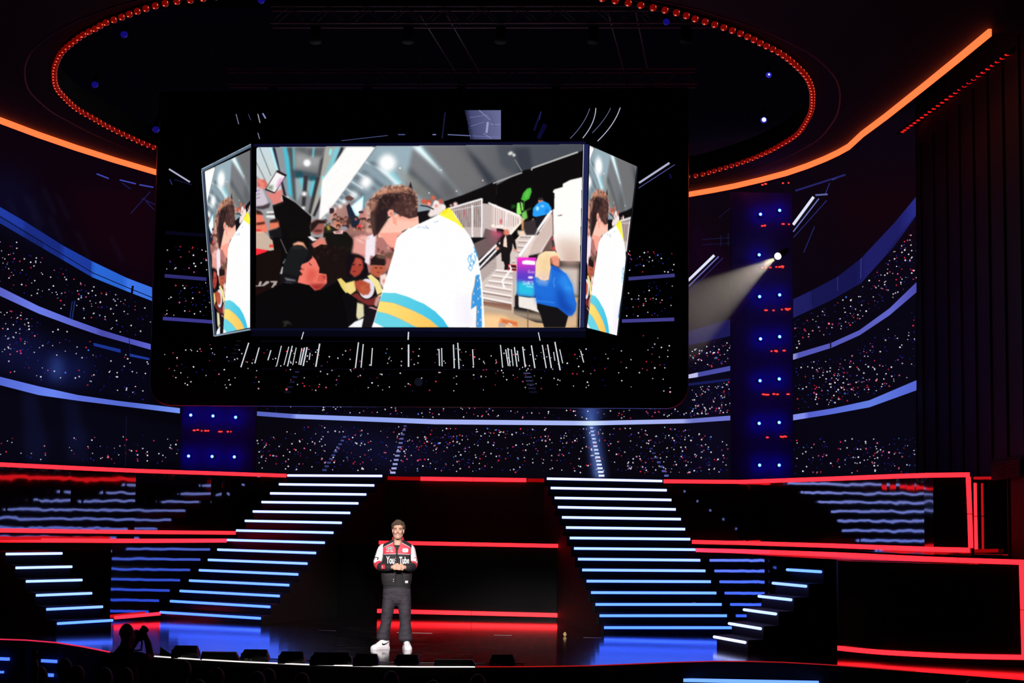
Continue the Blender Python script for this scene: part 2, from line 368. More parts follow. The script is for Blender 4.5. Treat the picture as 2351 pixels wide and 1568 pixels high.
# ------------------------------------------------------------------ staircases
def bar_mat(name, c):
    return mat(name, (0.05, 0.06, 0.08), 0.4, emis=c, strength=1.0)
def lerp3(stops, t):
    for (t0, a), (t1, b) in zip(stops[:-1], stops[1:]):
        if t <= t1:
            k = (t - t0) / (t1 - t0); return tuple(a[i] + (b[i] - a[i]) * k for i in range(3))
    return stops[-1][1]
def staircase(name, Ls, Rs, DL, DR, stops, label, rad=0.0225, back=0.35, stepmat=None, side=None):
    n = len(Ls)
    A = [pix(x, y, DL[0] + (DL[1] - DL[0]) * k / (n - 1)) for k, (x, y) in enumerate(Ls)]
    B = [pix(x, y, DR[0] + (DR[1] - DR[0]) * k / (n - 1)) for k, (x, y) in enumerate(Rs)]
    root = empty(name, (A[-1].x, A[-1].y, 0), label=label, cat='staircase')
    for k in range(n):
        z = (A[k].z + B[k].z) / 2
        d = (B[k] - A[k]); d.z = 0; d.normalize(); nf = Vector((d.y, -d.x, 0))   # toward the front
        a = Vector((A[k].x, A[k].y, 0)) - nf * 0.03; b_ = Vector((B[k].x, B[k].y, 0)) - nf * 0.03
        if k == 0:
            a2, b2 = a - nf * back, b_ - nf * back
        else:
            a2 = Vector((A[k - 1].x, A[k - 1].y, 0)) - nf * 0.06; b2 = Vector((B[k - 1].x, B[k - 1].y, 0)) - nf * 0.06
        ztop = z + rad + 0.012
        zb = 0.0
        mb = MB(); mb.hexa([v + Vector((0, 0, zb)) for v in (a, b_, b2, a2)], [v + Vector((0, 0, ztop)) for v in (a, b_, b2, a2)])
        st = mb.build('step', stepmat or M['step'], root)
        t = k / (n - 1); bb = MB(); e = nf * 0.012
        bb.tube([A[k] + e, B[k] + e], rad, 8)
        bb.build('light_bar', bar_mat('light_bar_tone', lerp3(stops, t)), st, True)
    if side:      # matte stringer closing one flank
        E = A if side == 'L' else B; sg = -1 if side == 'L' else 1
        b = MB()
        for k in range(n):
            zt = E[k].z + 0.034; d = (B[k] - A[k]); d.z = 0; d.normalize(); o1 = d * sg * 0.004; o2 = d * sg * 0.05
            nf = Vector((d.y, -d.x, 0)); p = Vector((E[k].x, E[k].y, 0)) + nf * 0.0
            q = Vector((E[k - 1].x, E[k - 1].y, 0)) if k else p - nf * back
            b.hexa([p + o1, p + o2, q + o2, q + o1], [v + Vector((0, 0, zt)) for v in (p + o1, p + o2, q + o2, q + o1)])
        b.build('stringer', M['black'], root)
    return A, B, root
LLp = [(660, 1091.6), (641, 1111.8), (621, 1132.6), (601.3, 1152.7), (581.4, 1174.2), (563.3, 1195.7), (543.4, 1217.8), (522.6, 1239.6), (500.5, 1261.8), (479, 1285.2), (458.5, 1309), (436, 1332.8), (414.6, 1356.6), (392.5, 1380), (369, 1405.5)]
LRp = [(877.5, 1092.7), (859.3, 1114.4), (840.9, 1135.2), (822.7, 1155.6), (804, 1177.6), (784.5, 1200.3), (765.4, 1223), (745.6, 1246), (725.5, 1269.6), (705.8, 1293.9), (684.7, 1318.8), (664, 1343.4), (642.3, 1368.4), (620.6, 1393.3), (598.9, 1419.6)]
RLp = [(1255.6, 1098.9), (1264.4, 1120.3), (1273.5, 1143), (1280.9, 1164.3), (1290.3, 1187.7), (1299.4, 1211), (1308.1, 1235), (1317.9, 1259), (1326.9, 1283.6), (1336.7, 1308.5), (1346.7, 1334.1), (1357, 1360.4), (1367.1, 1387.6), (1376.5, 1413.5), (1386.9, 1440.8)]
RRp = [(1520.4, 1104.4), (1530.8, 1125.5), (1541.5, 1147.8), (1551.5, 1169.5), (1563.2, 1191.9), (1572.9, 1214.9), (1584.6, 1237.9), (1596.5, 1261.9), (1607.6, 1286.2), (1619.5, 1310.5), (1631.9, 1335.4), (1644.5, 1361.4), (1656.8, 1387.6), (1668.8, 1413.5), (1680.5, 1441)]
ST = [(0, (0.98, 1.15, 3.2)), (0.33, (0.80, 1.05, 3.2)), (0.5, (0.55, 0.88, 3.6)), (0.75, (0.24, 0.58, 4.2)), (1.0, (0.15, 0.46, 4.8))]
staircase('staircase', LLp, LRp, (36.7, 33.0), (36.5, 31.75), ST, 'tall black staircase with glowing step edges, left of the performer', side='R')
staircase('staircase', RLp, RRp, (34.95, 30.25), (34.85, 30.15), ST, 'tall black staircase with glowing step edges, right of the performer', side='L')
WL = [((13.2, 1272), (142, 1270.4)), ((35.7, 1303.7), (164.5, 1301)), ((59.5, 1334.8), (187.6, 1331.5)), ((82.6, 1366.8), (209.8, 1361.9)), ((106.4, 1398.9), (234.6, 1392.9)), ((131.2, 1431.6), (257.7, 1424))]
WR = [((1808.6, 1307.9), (1886.3, 1312.7)), ((1776, 1338.7), (1852.3, 1346)), ((1743.7, 1368.8), (1818, 1377)), ((1709.7, 1399.6), (1783, 1409.6)), ((1675.6, 1431.4), (1748.2, 1443.3)), ((1641.3, 1462), (1712.6, 1475))]
staircase('side_stair', [a for a, b in WL], [b for a, b in WL], (30.3, 28.8), (30.9, 29.5), [(0, (0.85, 1.1, 3.0)), (0.4, (0.6, 0.95, 3.2)), (1, (0.20, 0.55, 4.2))],
          'short black stair with six light bars at the far left', rad=0.0205, back=0.9, stepmat=M['black'])
staircase('side_stair', [a for a, b in WR], [b for a, b in WR], (28.35, 27.5), (27.3, 26.3), [(0, (0.25, 0.62, 3.6)), (0.5, (0.7, 0.98, 2.8)), (1, (0.98, 1.1, 2.2))],
          'short black stair with six light bars at the right, brightest at the bottom', rad=0.021, back=0.3, stepmat=M['black'])

# blue light bars on the stage front below the lip
M['bluebar'] = mat('blue_bar', (0.02, 0.03, 0.08), 0.4, emis=(0.10, 0.28, 3.0), strength=1.0)
M['bluebar2'] = mat('blue_bar_pale', (0.02, 0.03, 0.08), 0.4, emis=(0.22, 0.50, 2.2), strength=1.0)
def front_bar(x0, y0, x1, y1, D0, D1, h, m, label):
    a, c = pix(x0, y0, D0), pix(x1, y1, D1); u = Vector((0, 0, h / 2)); w = Vector((0, 0.06, 0)); b = MB()
    b.hexa([a - u, c - u, c - u + w, a - u + w], [a + u, c + u, c + u + w, a + u + w]); b.build('front_light_bar', m, None, label=label, cat='light bar')
def lipD(x):
    return float(np.interp(x, [p[0] for p in LIP], [p.y for p in lip])) - 0.07
front_bar(-60, 1510.5, 20, 1513.5, lipD(-60), lipD(20), 0.042, M['bluebar'], 'blue light bar on the stage front at the left picture edge')
front_bar(94, 1517, 130, 1519, lipD(94), lipD(130), 0.042, M['bluebar'], 'blue light bar on the stage front above the audience heads, second from the left')
front_bar(-40, 1543, 7, 1543.5, lipD(-40), lipD(7), 0.03, M['bluebar'], 'tiny blue light bar low on the stage front at the left edge')
front_bar(107, 1550, 122, 1550.5, lipD(107), lipD(122), 0.045, M['bluebar'], 'small blue light bar low on the stage front between dark heads')
front_bar(1549, 1561.5, 1880, 1568, lipD(1600), lipD(1880), 0.045, M['bluebar2'], 'long pale blue light bar low on the stage front at the right')

# ------------------------------------------------------------------ little picture painter for the video surfaces
rng = np.random.RandomState(7)
def lin(c):
    c = np.asarray(c, dtype=float) / 255.0
    return np.where(c <= 0.04045, c / 12.92, ((c + 0.055) / 1.055) ** 2.4)
class Canvas:
    def __init__(s, x0, y0, x1, y1, sc=1.0, bg=(0, 0, 0)):
        s.x0, s.y0, s.sc = x0, y0, sc; s.w = int((x1 - x0) * sc) + 1; s.h = int((y1 - y0) * sc) + 1
        s.a = np.zeros((s.h, s.w, 3)); s.a[:] = np.array(bg, float)
        s.gx = x0 + np.arange(s.w) / sc; s.gy = y0 + np.arange(s.h) / sc
    @staticmethod
    def blurm(m, r):
        r = int(round(r))
        if r < 1: return m
        for _ in range(2):
            for ax in (0, 1):
                pad = [(0, 0), (0, 0)]; pad[ax] = (r + 1, r)
                c = np.cumsum(np.pad(m, pad, mode='edge'), axis=ax); n = m.shape[ax]
                hi = np.take(c, np.arange(2 * r + 1, 2 * r + 1 + n), axis=ax); lo = np.take(c, np.arange(n), axis=ax)
                m = (hi - lo) / (2 * r + 1)
        return m
    def mask(s, poly, pad=0):
        p = np.array(poly, float); q = (p - [s.x0, s.y0]) * s.sc
        i0 = max(int(q[:, 0].min()) - 2 - pad, 0); i1 = min(int(q[:, 0].max()) + 3 + pad, s.w)
        j0 = max(int(q[:, 1].min()) - 2 - pad, 0); j1 = min(int(q[:, 1].max()) + 3 + pad, s.h)
        if i1 <= i0 or j1 <= j0: return None
        acc = np.zeros((j1 - j0, i1 - i0))
        for ox in (-0.25, 0.25):
            for oy in (-0.25, 0.25):
                X, Y = np.meshgrid(np.arange(i0, i1) + ox, np.arange(j0, j1) + oy)
                ins = np.zeros(X.shape, bool)
                for k in range(len(q)):
                    ax, ay = q[k]; bx, by = q[(k + 1) % len(q)]
                    if ay == by: continue
                    c = ((ay > Y) != (by > Y)) & (X < (bx - ax) * (Y - ay) / (by - ay) + ax); ins ^= c
                acc += ins
        return acc / 4, i0, j0
    def poly(s, poly, col, alpha=1.0, blur=0, col2=None, grad=None, add=False):
        r = s.mask(poly, int(blur * s.sc * 3))
        if r is None: return
        m, i0, j0 = r; m = s.blurm(m, blur * s.sc) * alpha; sub = s.a[j0:j0 + m.shape[0], i0:i0 + m.shape[1]]
        c = np.array(col, float)
        if col2 is not None:
            (ax, ay), (bx, by) = grad; X, Y = np.meshgrid(s.gx[i0:i0 + m.shape[1]], s.gy[j0:j0 + m.shape[0]])
            t = np.clip(((X - ax) * (bx - ax) + (Y - ay) * (by - ay)) / ((bx - ax) ** 2 + (by - ay) ** 2), 0, 1)[..., None]
            c = c * (1 - t) + np.array(col2, float) * t
        if add: sub += m[..., None] * c
        else: sub[:] = sub * (1 - m[..., None]) + m[..., None] * c
    def ell(s, cx, cy, rx, ry, col, alpha=1.0, blur=0, rot=0, **k):
        t = np.linspace(0, 2 * np.pi, 22)[:-1]; x = rx * np.cos(t); y = ry * np.sin(t); c, d = math.cos(rot), math.sin(rot)
        s.poly(np.stack([cx + x * c - y * d, cy + x * d + y * c], 1), col, alpha, blur, **k)
    def line(s, pts, w, col, alpha=1.0, blur=0, w2=None, **k):
        p = np.array(pts, float); n = len(p); L = []; R = []
        for i in range(n):
            t = p[min(i + 1, n - 1)] - p[max(i - 1, 0)]; t = t / (np.hypot(*t) + 1e-9)
            ww = w if w2 is None else w + (w2 - w) * i / max(n - 1, 1)
            o = np.array([-t[1], t[0]]) * ww / 2; L.append(p[i] + o); R.append(p[i] - o)
        s.poly(np.array(L + R[::-1]), col, alpha, blur, **k)
    def noise(s, amp, cell=2):
        n = rng.rand(s.h // cell + 2, s.w // cell + 2); n = np.kron(n, np.ones((cell, cell)))[:s.h, :s.w]
        s.a *= (1 + amp * (n[..., None] - 0.5))
    def sample(s, X, Y):
        i = np.clip(((X - s.x0) * s.sc), 0, s.w - 1.001); j = np.clip((Y - s.y0) * s.sc, 0, s.h - 1.001)
        i0 = i.astype(int); j0 = j.astype(int); u = (i - i0)[..., None]; v = (j - j0)[..., None]; A = s.a
        return A[j0, i0] * (1 - u) * (1 - v) + A[j0, i0 + 1] * u * (1 - v) + A[j0 + 1, i0] * (1 - u) * v + A[j0 + 1, i0 + 1] * u * v
def picture_mesh(name, P, colours, quads, parent, **k):
    me = bpy.data.meshes.new(name); nv = len(P); nf = len(quads)
    me.vertices.add(nv); me.vertices.foreach_set('co', np.asarray(P, np.float32).ravel())
    q = np.asarray(quads, np.int32); me.loops.add(nf * q.shape[1]); me.loops.foreach_set('vertex_index', q.ravel())
    me.polygons.add(nf); me.polygons.foreach_set('loop_start', np.arange(nf, dtype=np.int32) * q.shape[1])
    me.update(calc_edges=True); me.validate()
    at = me.color_attributes.new('Col', 'FLOAT_COLOR', 'POINT')
    c4 = np.ones((nv, 4), np.float32); c4[:, :3] = colours; at.data.foreach_set('color', c4.ravel())
    me.materials.append(M['led']); o = bpy.data.objects.new(name, me); link(o, parent); return tag(o, **k)
def rays(X, Y):
    d = np.array(fwd) * F + np.multiply.outer(X - CX, np.array(rgt)) - np.multiply.outer(Y - CY, np.array(upv)); return d
class Layer:
    """crisp shapes of a picture: small polygons laid on the video surface"""
    def __init__(s, surf, off): s.surf = surf; s.off = off; s.P = []; s.C = []; s.Q = []
    def quads(s, L, R, col):
        L = np.array(L, float); R = np.array(R, float); n = len(L); b = len(s.P); c = np.asarray(col, float)
        if c.ndim == 1: c = np.tile(c, (n, 1))
        s.P += list(L) + list(R); s.C += list(c) + list(c)
        for i in range(n - 1): s.Q.append((b + i, b + i + 1, b + n + i + 1, b + n + i))
    def band(s, top, bot, col, step=12, cols=None):
        t = np.array(top, float); b = np.array(bot, float); xs = np.unique(np.concatenate([np.arange(t[0, 0], t[-1, 0], step), t[:, 0]]))
        c = np.array(col, float)
        if cols is not None:
            cx = [q[0] for q in cols]; c = np.stack([np.interp(xs, cx, [q[1][k] for q in cols]) for k in range(3)], 1)
        s.quads(np.stack([xs, np.interp(xs, t[:, 0], t[:, 1])], 1), np.stack([xs, np.interp(xs, b[:, 0], b[:, 1])], 1), c)
    def line(s, x0, y0, x1, y1, w, col, n=2, col2=None):
        d = np.array([x1 - x0, y1 - y0], float); d /= np.hypot(*d) + 1e-9; o = np.array([-d[1], d[0]]) * w / 2
        t = np.linspace(0, 1, n)[:, None]; p = np.array([[x0, y0]]) * (1 - t) + np.array([[x1, y1]]) * t
        c = np.array(col, float) if col2 is None else np.array(col, float) * (1 - t) + np.array(col2, float) * t
        s.quads(p + o, p - o, c)
    def dot(s, x, y, r, col):
        b = len(s.P); k = np.arange(8) * np.pi / 4 + 0.39
        s.P += [np.array([x + r * math.cos(q), y + r * math.sin(q)]) for q in k]; s.C += [np.array(col, float)] * 8
        s.Q += [(b, b + 1, b + 2, b + 3), (b, b + 3, b + 4, b + 7), (b + 4, b + 5, b + 6, b + 7)]
    def build(s, name, parent, **k):
        P = np.array(s.P); W = s.surf(P[:, 0], P[:, 1], s.off); return picture_mesh(name, W, lin(np.array(s.C)), s.Q, parent, **k)
def inpoly(x, y, poly):
    ins = False
    for k in range(len(poly)):
        ax, ay = poly[k]; bx, by = poly[(k + 1) % len(poly)]
        if (ay > y) != (by > y) and x < (bx - ax) * (y - ay) / (by - ay) + ax: ins = not ins
    return ins
def crowd(layer, poly, n, mixw=(0.34, 0.45, 0.21), big=1.0, dim=1.0, clumps=6):
    p = np.array(poly); x0, y0 = p.min(0); x1, y1 = p.max(0); k = 0; tries = 0
    cl_ = [(rng.uniform(x0, x1), rng.uniform(y0, y1), rng.uniform(25, 80)) for _ in range(clumps)]
    while k < n and tries < n * 30:
        tries += 1
        if rng.rand() < 0.32 and clumps:
            c = cl_[rng.randint(clumps)]; x = rng.normal(c[0], c[2]); y = rng.normal(c[1], c[2] * 0.6)
        else: x = rng.uniform(x0, x1); y = rng.uniform(y0, y1)
        if not inpoly(x, y, poly): continue
        q = rng.rand(); b = (0.35 + 0.65 * rng.rand()) * dim
        if q < mixw[0]: col = np.array([232, 228, 242]) * (0.5 + 0.5 * b); r = rng.uniform(1.0, 2.0)
        elif q < mixw[0] + mixw[1]: col = np.array([50, 60, 210]) * b * 0.85; r = rng.uniform(0.8, 1.5)
        else: col = np.array([235, 45, 80] if rng.rand() < 0.6 else [220, 90, 160]) * (0.35 + 0.65 * b); r = rng.uniform(1.0, 2.0)
        if rng.rand() < 0.03 and q >= mixw[0]: r *= 1.5; col = col * 1.1 + (20, 60, 40)
        layer.dot(x, y, r * big, np.clip(col, 0, 255)); k += 1

# ------------------------------------------------------------------ the curved LED wall at the back
LW = [(-260, 33.2), (-100, 34.4), (0, 35.3), (200, 37.8), (400, 39.6), (700, 41.2), (1066, 41.8), (1400, 41.4), (1700, 40.2), (1900, 38.6), (2108, 36.4)]
LWa = np.array([heading(x) for x, D in LW]); LWd = np.array([D for x, D in LW])
def _smooth_interp(a):
    # cubic (Catmull-Rom) through the plan stations
    a = np.asarray(a); i = np.clip(np.searchsorted(LWa, a) - 1, 0, len(LWa) - 2)
    t = np.clip((a - LWa[i]) / (LWa[i + 1] - LWa[i]), -0.5, 1.5); g = np.gradient(LWd, LWa); h = LWa[i + 1] - LWa[i]
    return (2 * t**3 - 3 * t**2 + 1) * LWd[i] + (t**3 - 2 * t**2 + t) * h * g[i] + (-2 * t**3 + 3 * t**2) * LWd[i + 1] + (t**3 - t**2) * h * g[i + 1]
def wall_surf(X, Y, off=0.0):
    d = rays(X, Y); D = _smooth_interp(d[..., 0] / d[..., 1]) - off
    return np.array(CAM) + d * (D / d[..., 1])[..., None]
wx0, wx1, wy0, wy1 = -200, 2104, 20, 1110
cv = Canvas(wx0, wy0, wx1, wy1, 0.3, (5, 4, 14))
# left part
cv.poly([(-200, 20), (2110, 20), (2110, 300), (-200, 300)], (2, 2, 6), 1, 20)
cv.poly([(-200, 240), (360, 300), (360, 700), (-200, 330)], (12, 3, 15)); cv.poly([(-200, 340), (60, 400), (150, 600), (-200, 420)], (9, 10, 40), 0.9, 30)
cv.poly([(150, 420), (360, 430), (360, 660), (200, 560)], (26, 3, 14), 0.8, 25)
cv.poly([(-200, 860), (420, 980), (420, 1060), (-200, 1060)], (7, 7, 22), 1, 8)
cv.poly([(-200, 700), (343, 805), (343, 925), (-200, 830)], (5, 6, 24), 1, 5)
cv.ell(40, 805, 70, 45, (20, 26, 84), 0.7, 26); cv.ell(140, 850, 70, 38, (24, 34, 104), 0.7, 24); cv.ell(130, 845, 16, 30, (60, 90, 180), 0.6, 9)
cv.poly([(50, 900), (85, 900), (110, 1060), (60, 1060)], (14, 18, 48), 0.8, 8); cv.poly([(145, 915), (180, 920), (205, 1060), (155, 1060)], (13, 16, 46), 0.8, 8)
cv.ell(85, 1010, 30, 22, (14, 16, 50), 0.7, 12); cv.ell(180, 1005, 26, 18, (16, 20, 60), 0.7, 12)
# centre-bottom part
cv.poly([(583, 950), (1680, 960), (1680, 1100), (583, 1100)], (9, 7, 18), 1, 4)
cv.ell(830, 1020, 130, 36, (18, 20, 60), 0.7, 24, rot=0.25); cv.ell(930, 1045, 120, 26, (17, 16, 50), 0.6, 20)
cv.poly([(1338, 925), (1368, 925), (1392, 1098), (1362, 1098)], (70, 100, 190), 0.8, 7); cv.poly([(1346, 940), (1360, 940), (1378, 1096), (1366, 1096)], (120, 150, 225), 0.6, 4)
cv.ell(1355, 945, 30, 16, (60, 85, 170), 0.7, 9)
# right part
cv.poly([(1582, 440), (1690, 420), (1690, 760), (1582, 760)], (22, 4, 26), 1, 15); cv.poly([(1582, 660), (1690, 620), (1690, 1100), (1582, 1100)], (12, 10, 34), 0.9, 25)
cv.poly([(1580, 330), (2110, 250), (2110, 640), (1815, 720), (1580, 500)], (13, 5, 17), 1, 10); cv.poly([(1900, 420), (2110, 400), (2110, 520), (1950, 580)], (26, 3, 10), 0.6, 30)
cv.poly([(1815, 700), (2110, 560), (2110, 1110), (1815, 1110)], (9, 7, 22), 0.9, 20)
for i in range(9):
    x = rng.uniform(0, 260); y = 400 + x * 0.45 + rng.uniform(-20, 70); cv.line([(x, y), (x + 28, y + 60)], 3.5, (34, 40, 84), 0.5, 2)
cv.a *= 0.82
J, I = cv.h, cv.w
XX, YY = np.meshgrid(cv.gx, cv.gy)
W = wall_surf(XX, YY).reshape(-1, 3)
idx = np.arange(I * J).reshape(J, I)
quads = np.stack([idx[:-1, :-1], idx[1:, :-1], idx[1:, 1:], idx[:-1, 1:]], -1).reshape(-1, 4)
ledroot = empty('led_wall', (0, 41.5, 1.4), label='huge curved video wall showing a dark arena full of crowd lights', cat='video wall')
picture_mesh('picture_ground', W, lin(cv.a.reshape(-1, 3)), quads, ledroot)
# shell behind the picture
sh = MB(); hs = np.linspace(LWa[0], LWa[-1], 60); dd = _smooth_interp(hs)
for i in range(59):
    a0 = Vector((hs[i] * (dd[i] + .06), dd[i] + .06, 0)); a1 = Vector((hs[i + 1] * (dd[i + 1] + .06), dd[i + 1] + .06, 0)); o = Vector((0, 0.25, 0))
    sh.hexa([v + Vector((0, 0, 1.0)) for v in (a0, a1, a1 + o, a0 + o)], [v + Vector((0, 0, 12.0)) for v in (a0, a1, a1 + o, a0 + o)])
sh.build('cabinet_shell', M['black'], ledroot)
ly = Layer(wall_surf, 0.015)
# --- left stands: back band, railing, ledges
bt = [(-200, 385), (0, 475), (58, 509), (147, 565), (212, 600), (291, 638), (349, 660)]; bb_ = [(-200, 410), (0, 512.5), (76, 557), (212, 636.6), (292, 669), (349, 691)]
ly.band(bt, bb_, (24, 46, 130), cols=[(-200, (16, 30, 90)), (0, (30, 58, 160)), (50, (30, 56, 158)), (60, (24, 44, 130)), (146, (22, 40, 122)), (147.5, (28, 60, 160)), (211, (26, 54, 150)), (212.5, (42, 104, 214)), (290, (38, 96, 205)), (291.5, (58, 116, 230)), (349, (56, 110, 222))])
for x in np.arange(-190, 349, 3.0):
    y1 = np.interp(x, [p[0] for p in bb_], [p[1] for p in bb_]); h = np.interp(x, [-200, 0, 349], [36, 26, 12])
    ly.line(x, y1 - h * 0.75, x + 0.6, y1 + 3, 0.9, (6, 8, 28))
ly2 = Layer(wall_surf, 0.03)
ly2.band([(a, b - 20 + (a + 200) * .02) for a, b in bb_], [(a, b - 18 + (a + 200) * .02) for a, b in bb_], (8, 10, 34))
ly2.line(305, 656, 300, 692, 5, (5, 6, 22)); 
ly.band([(-200, 560), (0, 659), (89, 703), (165, 733), (232, 757), (297, 777), (346, 790)], [(-200, 590), (0, 679), (89, 720), (165, 748), (232, 771), (297, 789), (346, 803)], (90, 100, 195),
        cols=[(-200, (70, 75, 170)), (0, (88, 96, 195)), (80, (108, 124, 232)), (140, (96, 110, 215)), (230, (84, 88, 190)), (232, (70, 74, 165)), (295, (76, 80, 180)), (346, (92, 98, 205))])
ly.band([(-200, 815), (0, 865), (89, 887), (179, 907), (268, 920), (413, 937)], [(-200, 838), (0, 884), (89, 907), (179, 920), (268, 931), (413, 949)], (90, 110, 215),
        cols=[(-200, (66, 80, 180)), (0, (84, 104, 210)), (120, (104, 132, 240)), (180, (92, 112, 220)), (300, (82, 104, 205)), (413, (118, 150, 245))])
ly.band([(215, 787), (277, 802)], [(215, 794), (277, 810)], (26, 50, 140)); ly.band([(298, 812), (343, 822)], [(298, 818), (343, 827)], (30, 56, 150))
ly.line(165, 735, 172, 690, 3, (26, 40, 100)); ly.line(160, 733, 166, 692, 2, (30, 46, 110)); ly.line(297, 776, 299, 812, 3, (10, 12, 40))
ly.line(290, 955, 288, 1070, 1.6, (18, 18, 44))
crowd(ly, [(-200, 430), (0, 525), (76, 575), (212, 655), (347, 700), (347, 785), (232, 748), (89, 695), (0, 652), (-200, 555)], 330)
crowd(ly, [(-200, 600), (0, 700), (100, 735), (232, 795), (343, 830), (343, 920), (250, 905), (89, 875), (0, 855), (-200, 810)], 430, (0.36, 0.42, 0.22), clumps=9)
crowd(ly, [(-200, 990), (250, 1005), (412, 990), (412, 1070), (-200, 1050)], 120, clumps=4)
# --- trusses seen in the picture, left
for x0, y0, x1, y1 in ((222, 399, 250, 410), (275, 413, 312, 422), (320, 424, 352, 430)): ly.line(x0, y0, x1, y1, 3, (60, 70, 170))
for x0, y0, x1, y1 in ((325, 455, 356, 470), (335, 462, 354, 482), (280, 420, 300, 434), (345, 440, 300, 490)): ly.line(x0, y0, x1, y1, 2, (28, 30, 84))
# --- centre bottom
ly.band([(583, 944), (678, 950.8), (1000, 962.8), (1357, 966.5), (1579, 961.8), (1680, 954)], [(583, 954), (678, 961), (1000, 974), (1357, 976.7), (1579, 971.6), (1680, 964.7)], (150, 165, 240),
        cols=[(583, (88, 100, 190)), (676, (96, 108, 200)), (679, (140, 160, 240)), (900, (146, 166, 240)), (1000, (166, 178, 243)), (1320, (170, 184, 246)), (1357, (215, 235, 255)), (1395, (170, 184, 246)), (1575, (164, 172, 238)), (1581, (110, 118, 200)), (1680, (112, 118, 210))])
crowd(ly, [(585, 928), (1680, 928), (1680, 950), (1400, 962), (1000, 958), (600, 944)], 210, (0.4, 0.38, 0.22), clumps=8)
crowd(ly, [(590, 1010), (720, 975), (1000, 982), (1400, 984), (1560, 980), (1672, 1010), (1672, 1088), (590, 1080)], 1000, (0.33, 0.48, 0.19), clumps=16)
def stairs_dash(L_, x0, y0, x1, y1, n, w0, w1, c0, c1):
    for k in range(n):
        t = k / (n - 1); x = x0 + (x1 - x0) * t; y = y0 + (y1 - y0) * t; w = w0 + (w1 - w0) * t
        L_.line(x - w / 2, y, x + w / 2, y, 3.4 + 1.2 * t, np.array(c0) * (1 - t) + np.array(c1) * t)
stairs_dash(ly2, 791, 1003, 745, 1079, 10, 7, 10, (70, 80, 150), (50, 56, 110)); stairs_dash(ly2, 930, 978, 902, 1085, 12, 7, 12, (60, 66, 130), (170, 180, 235))
stairs_dash(ly2, 1358, 982, 1381, 1092, 14, 7, 13, (170, 190, 240), (240, 245, 255)); stairs_dash(ly2, 1495, 1030, 1530, 1092, 7, 7, 10, (40, 46, 100), (90, 96, 170))
# --- right stands
ly.band([(1580, 761), (1682, 731)], [(1580, 793), (1682, 770)], (26, 26, 84)); ly.band([(1580, 860), (1600, 855.5), (1682, 839)], [(1580, 869), (1600, 866), (1682, 850)], (70, 74, 165), cols=[(1580, (190, 190, 235)), (1600, (190, 190, 235)), (1601, (70, 74, 160)), (1682, (78, 80, 170))])
ly.band([(1580, 880), (1680, 868)], [(1580, 886), (1680, 874)], (22, 26, 84))
ly.band([(1821, 687), (1865, 666), (1923, 635), (1977, 593), (2053, 512), (2104, 450.5)], [(1821, 730), (1907, 690), (1977, 650), (2053, 565), (2104, 494)], (20, 20, 78),
        cols=[(1821, (30, 30, 96)), (1864, (28, 28, 92)), (1866, (22, 22, 78)), (1976, (20, 20, 76)), (1978, (30, 30, 100)), (2060, (28, 28, 96)), (2104, (40, 44, 134))])
ly.band([(1821, 813), (1909, 787), (1973, 758), (2042, 708), (2104, 648)], [(1821, 826), (1909, 798.5), (1973, 770), (2042, 724), (2104, 671)], (80, 82, 180), cols=[(1821, (150, 152, 220)), (1823, (84, 86, 180)), (1970, (86, 90, 185)), (2045, (96, 100, 200)), (2104, (74, 74, 170))])
ly.band([(1821, 952), (1909, 938), (1996, 919), (2104, 873)], [(1821, 965), (1909, 951), (1996, 935), (2104, 896)], (85, 105, 212), cols=[(1821, (130, 140, 235)), (1848, (130, 140, 235)), (1852, (84, 96, 205)), (1996, (96, 124, 225)), (2104, (84, 100, 210))])
for x, y in ((1907, 785),): ly2.line(x, y - 2, x, y + 14, 3, (16, 16, 50))
ly2.line(1865, 666, 1866, 700, 1.2, (12, 12, 50)); ly2.line(1923, 635, 1923, 668, 1.2, (50, 54, 130)); ly2.line(1977, 593, 1976, 640, 1.4, (60, 64, 140))
for x in np.arange(2040, 2104, 3.5):
    y = np.interp(x, [2040, 2104], [578, 494]); ly2.line(x, y - 6, x, y + 14, 0.9, (10, 10, 40))
crowd(ly, [(1585, 800), (1678, 775), (1678, 835), (1585, 852)], 80, clumps=3); crowd(ly, [(1585, 890), (1678, 875), (1678, 948), (1585, 958)], 110, clumps=3)
crowd(ly, [(1823, 735), (1907, 700), (1977, 660), (2104, 520), (2104, 640), (2042, 690), (1973, 740), (1823, 805)], 240)
crowd(ly, [(1823, 840), (1973, 800), (2104, 705), (2104, 865), (1996, 910), (1823, 945)], 330)
crowd(ly, [(1823, 1010), (1960, 1005), (2104, 1005), (2104, 1085), (1823, 1088)], 170)
# roof lights in the picture, right
for c in ((1821, 516, 1868, 452, 6.5, (225, 228, 250)), (1821, 532, 1880, 456, 2.5, (110, 116, 190)), (1822, 545, 1898, 460, 2, (40, 42, 110)),
          (1580, 644, 1640, 586, 6.0, (225, 228, 250)), (1580, 658, 1650, 589, 2.4, (110, 116, 190)), (1580, 672, 1660, 592, 1.6, (40, 42, 110)),
          (1826, 438, 1941, 401, 4, (36, 36, 100)), (1910, 412, 1938, 402, 3, (120, 126, 220)), (1872, 448, 1900, 446, 4, (90, 96, 160)), (1870, 520, 1845, 580, 2.5, (30, 34, 84)),
          (1905, 420, 1895, 445, 2, (40, 44, 110)), (1612, 550, 1680, 545, 1.5, (24, 24, 60)), (1612, 562, 1680, 558, 1.5, (22, 22, 58)), (1655, 540, 1655, 565, 1.5, (26, 26, 66)), (1672, 535, 1672, 565, 1.5, (26, 26, 66)), (1650, 500, 1685, 470, 1.5, (24, 20, 56))):
    ly.line(*c[:5], c[5])
ly.build('picture_stands', ledroot); ly2.build('picture_rails', ledroot)

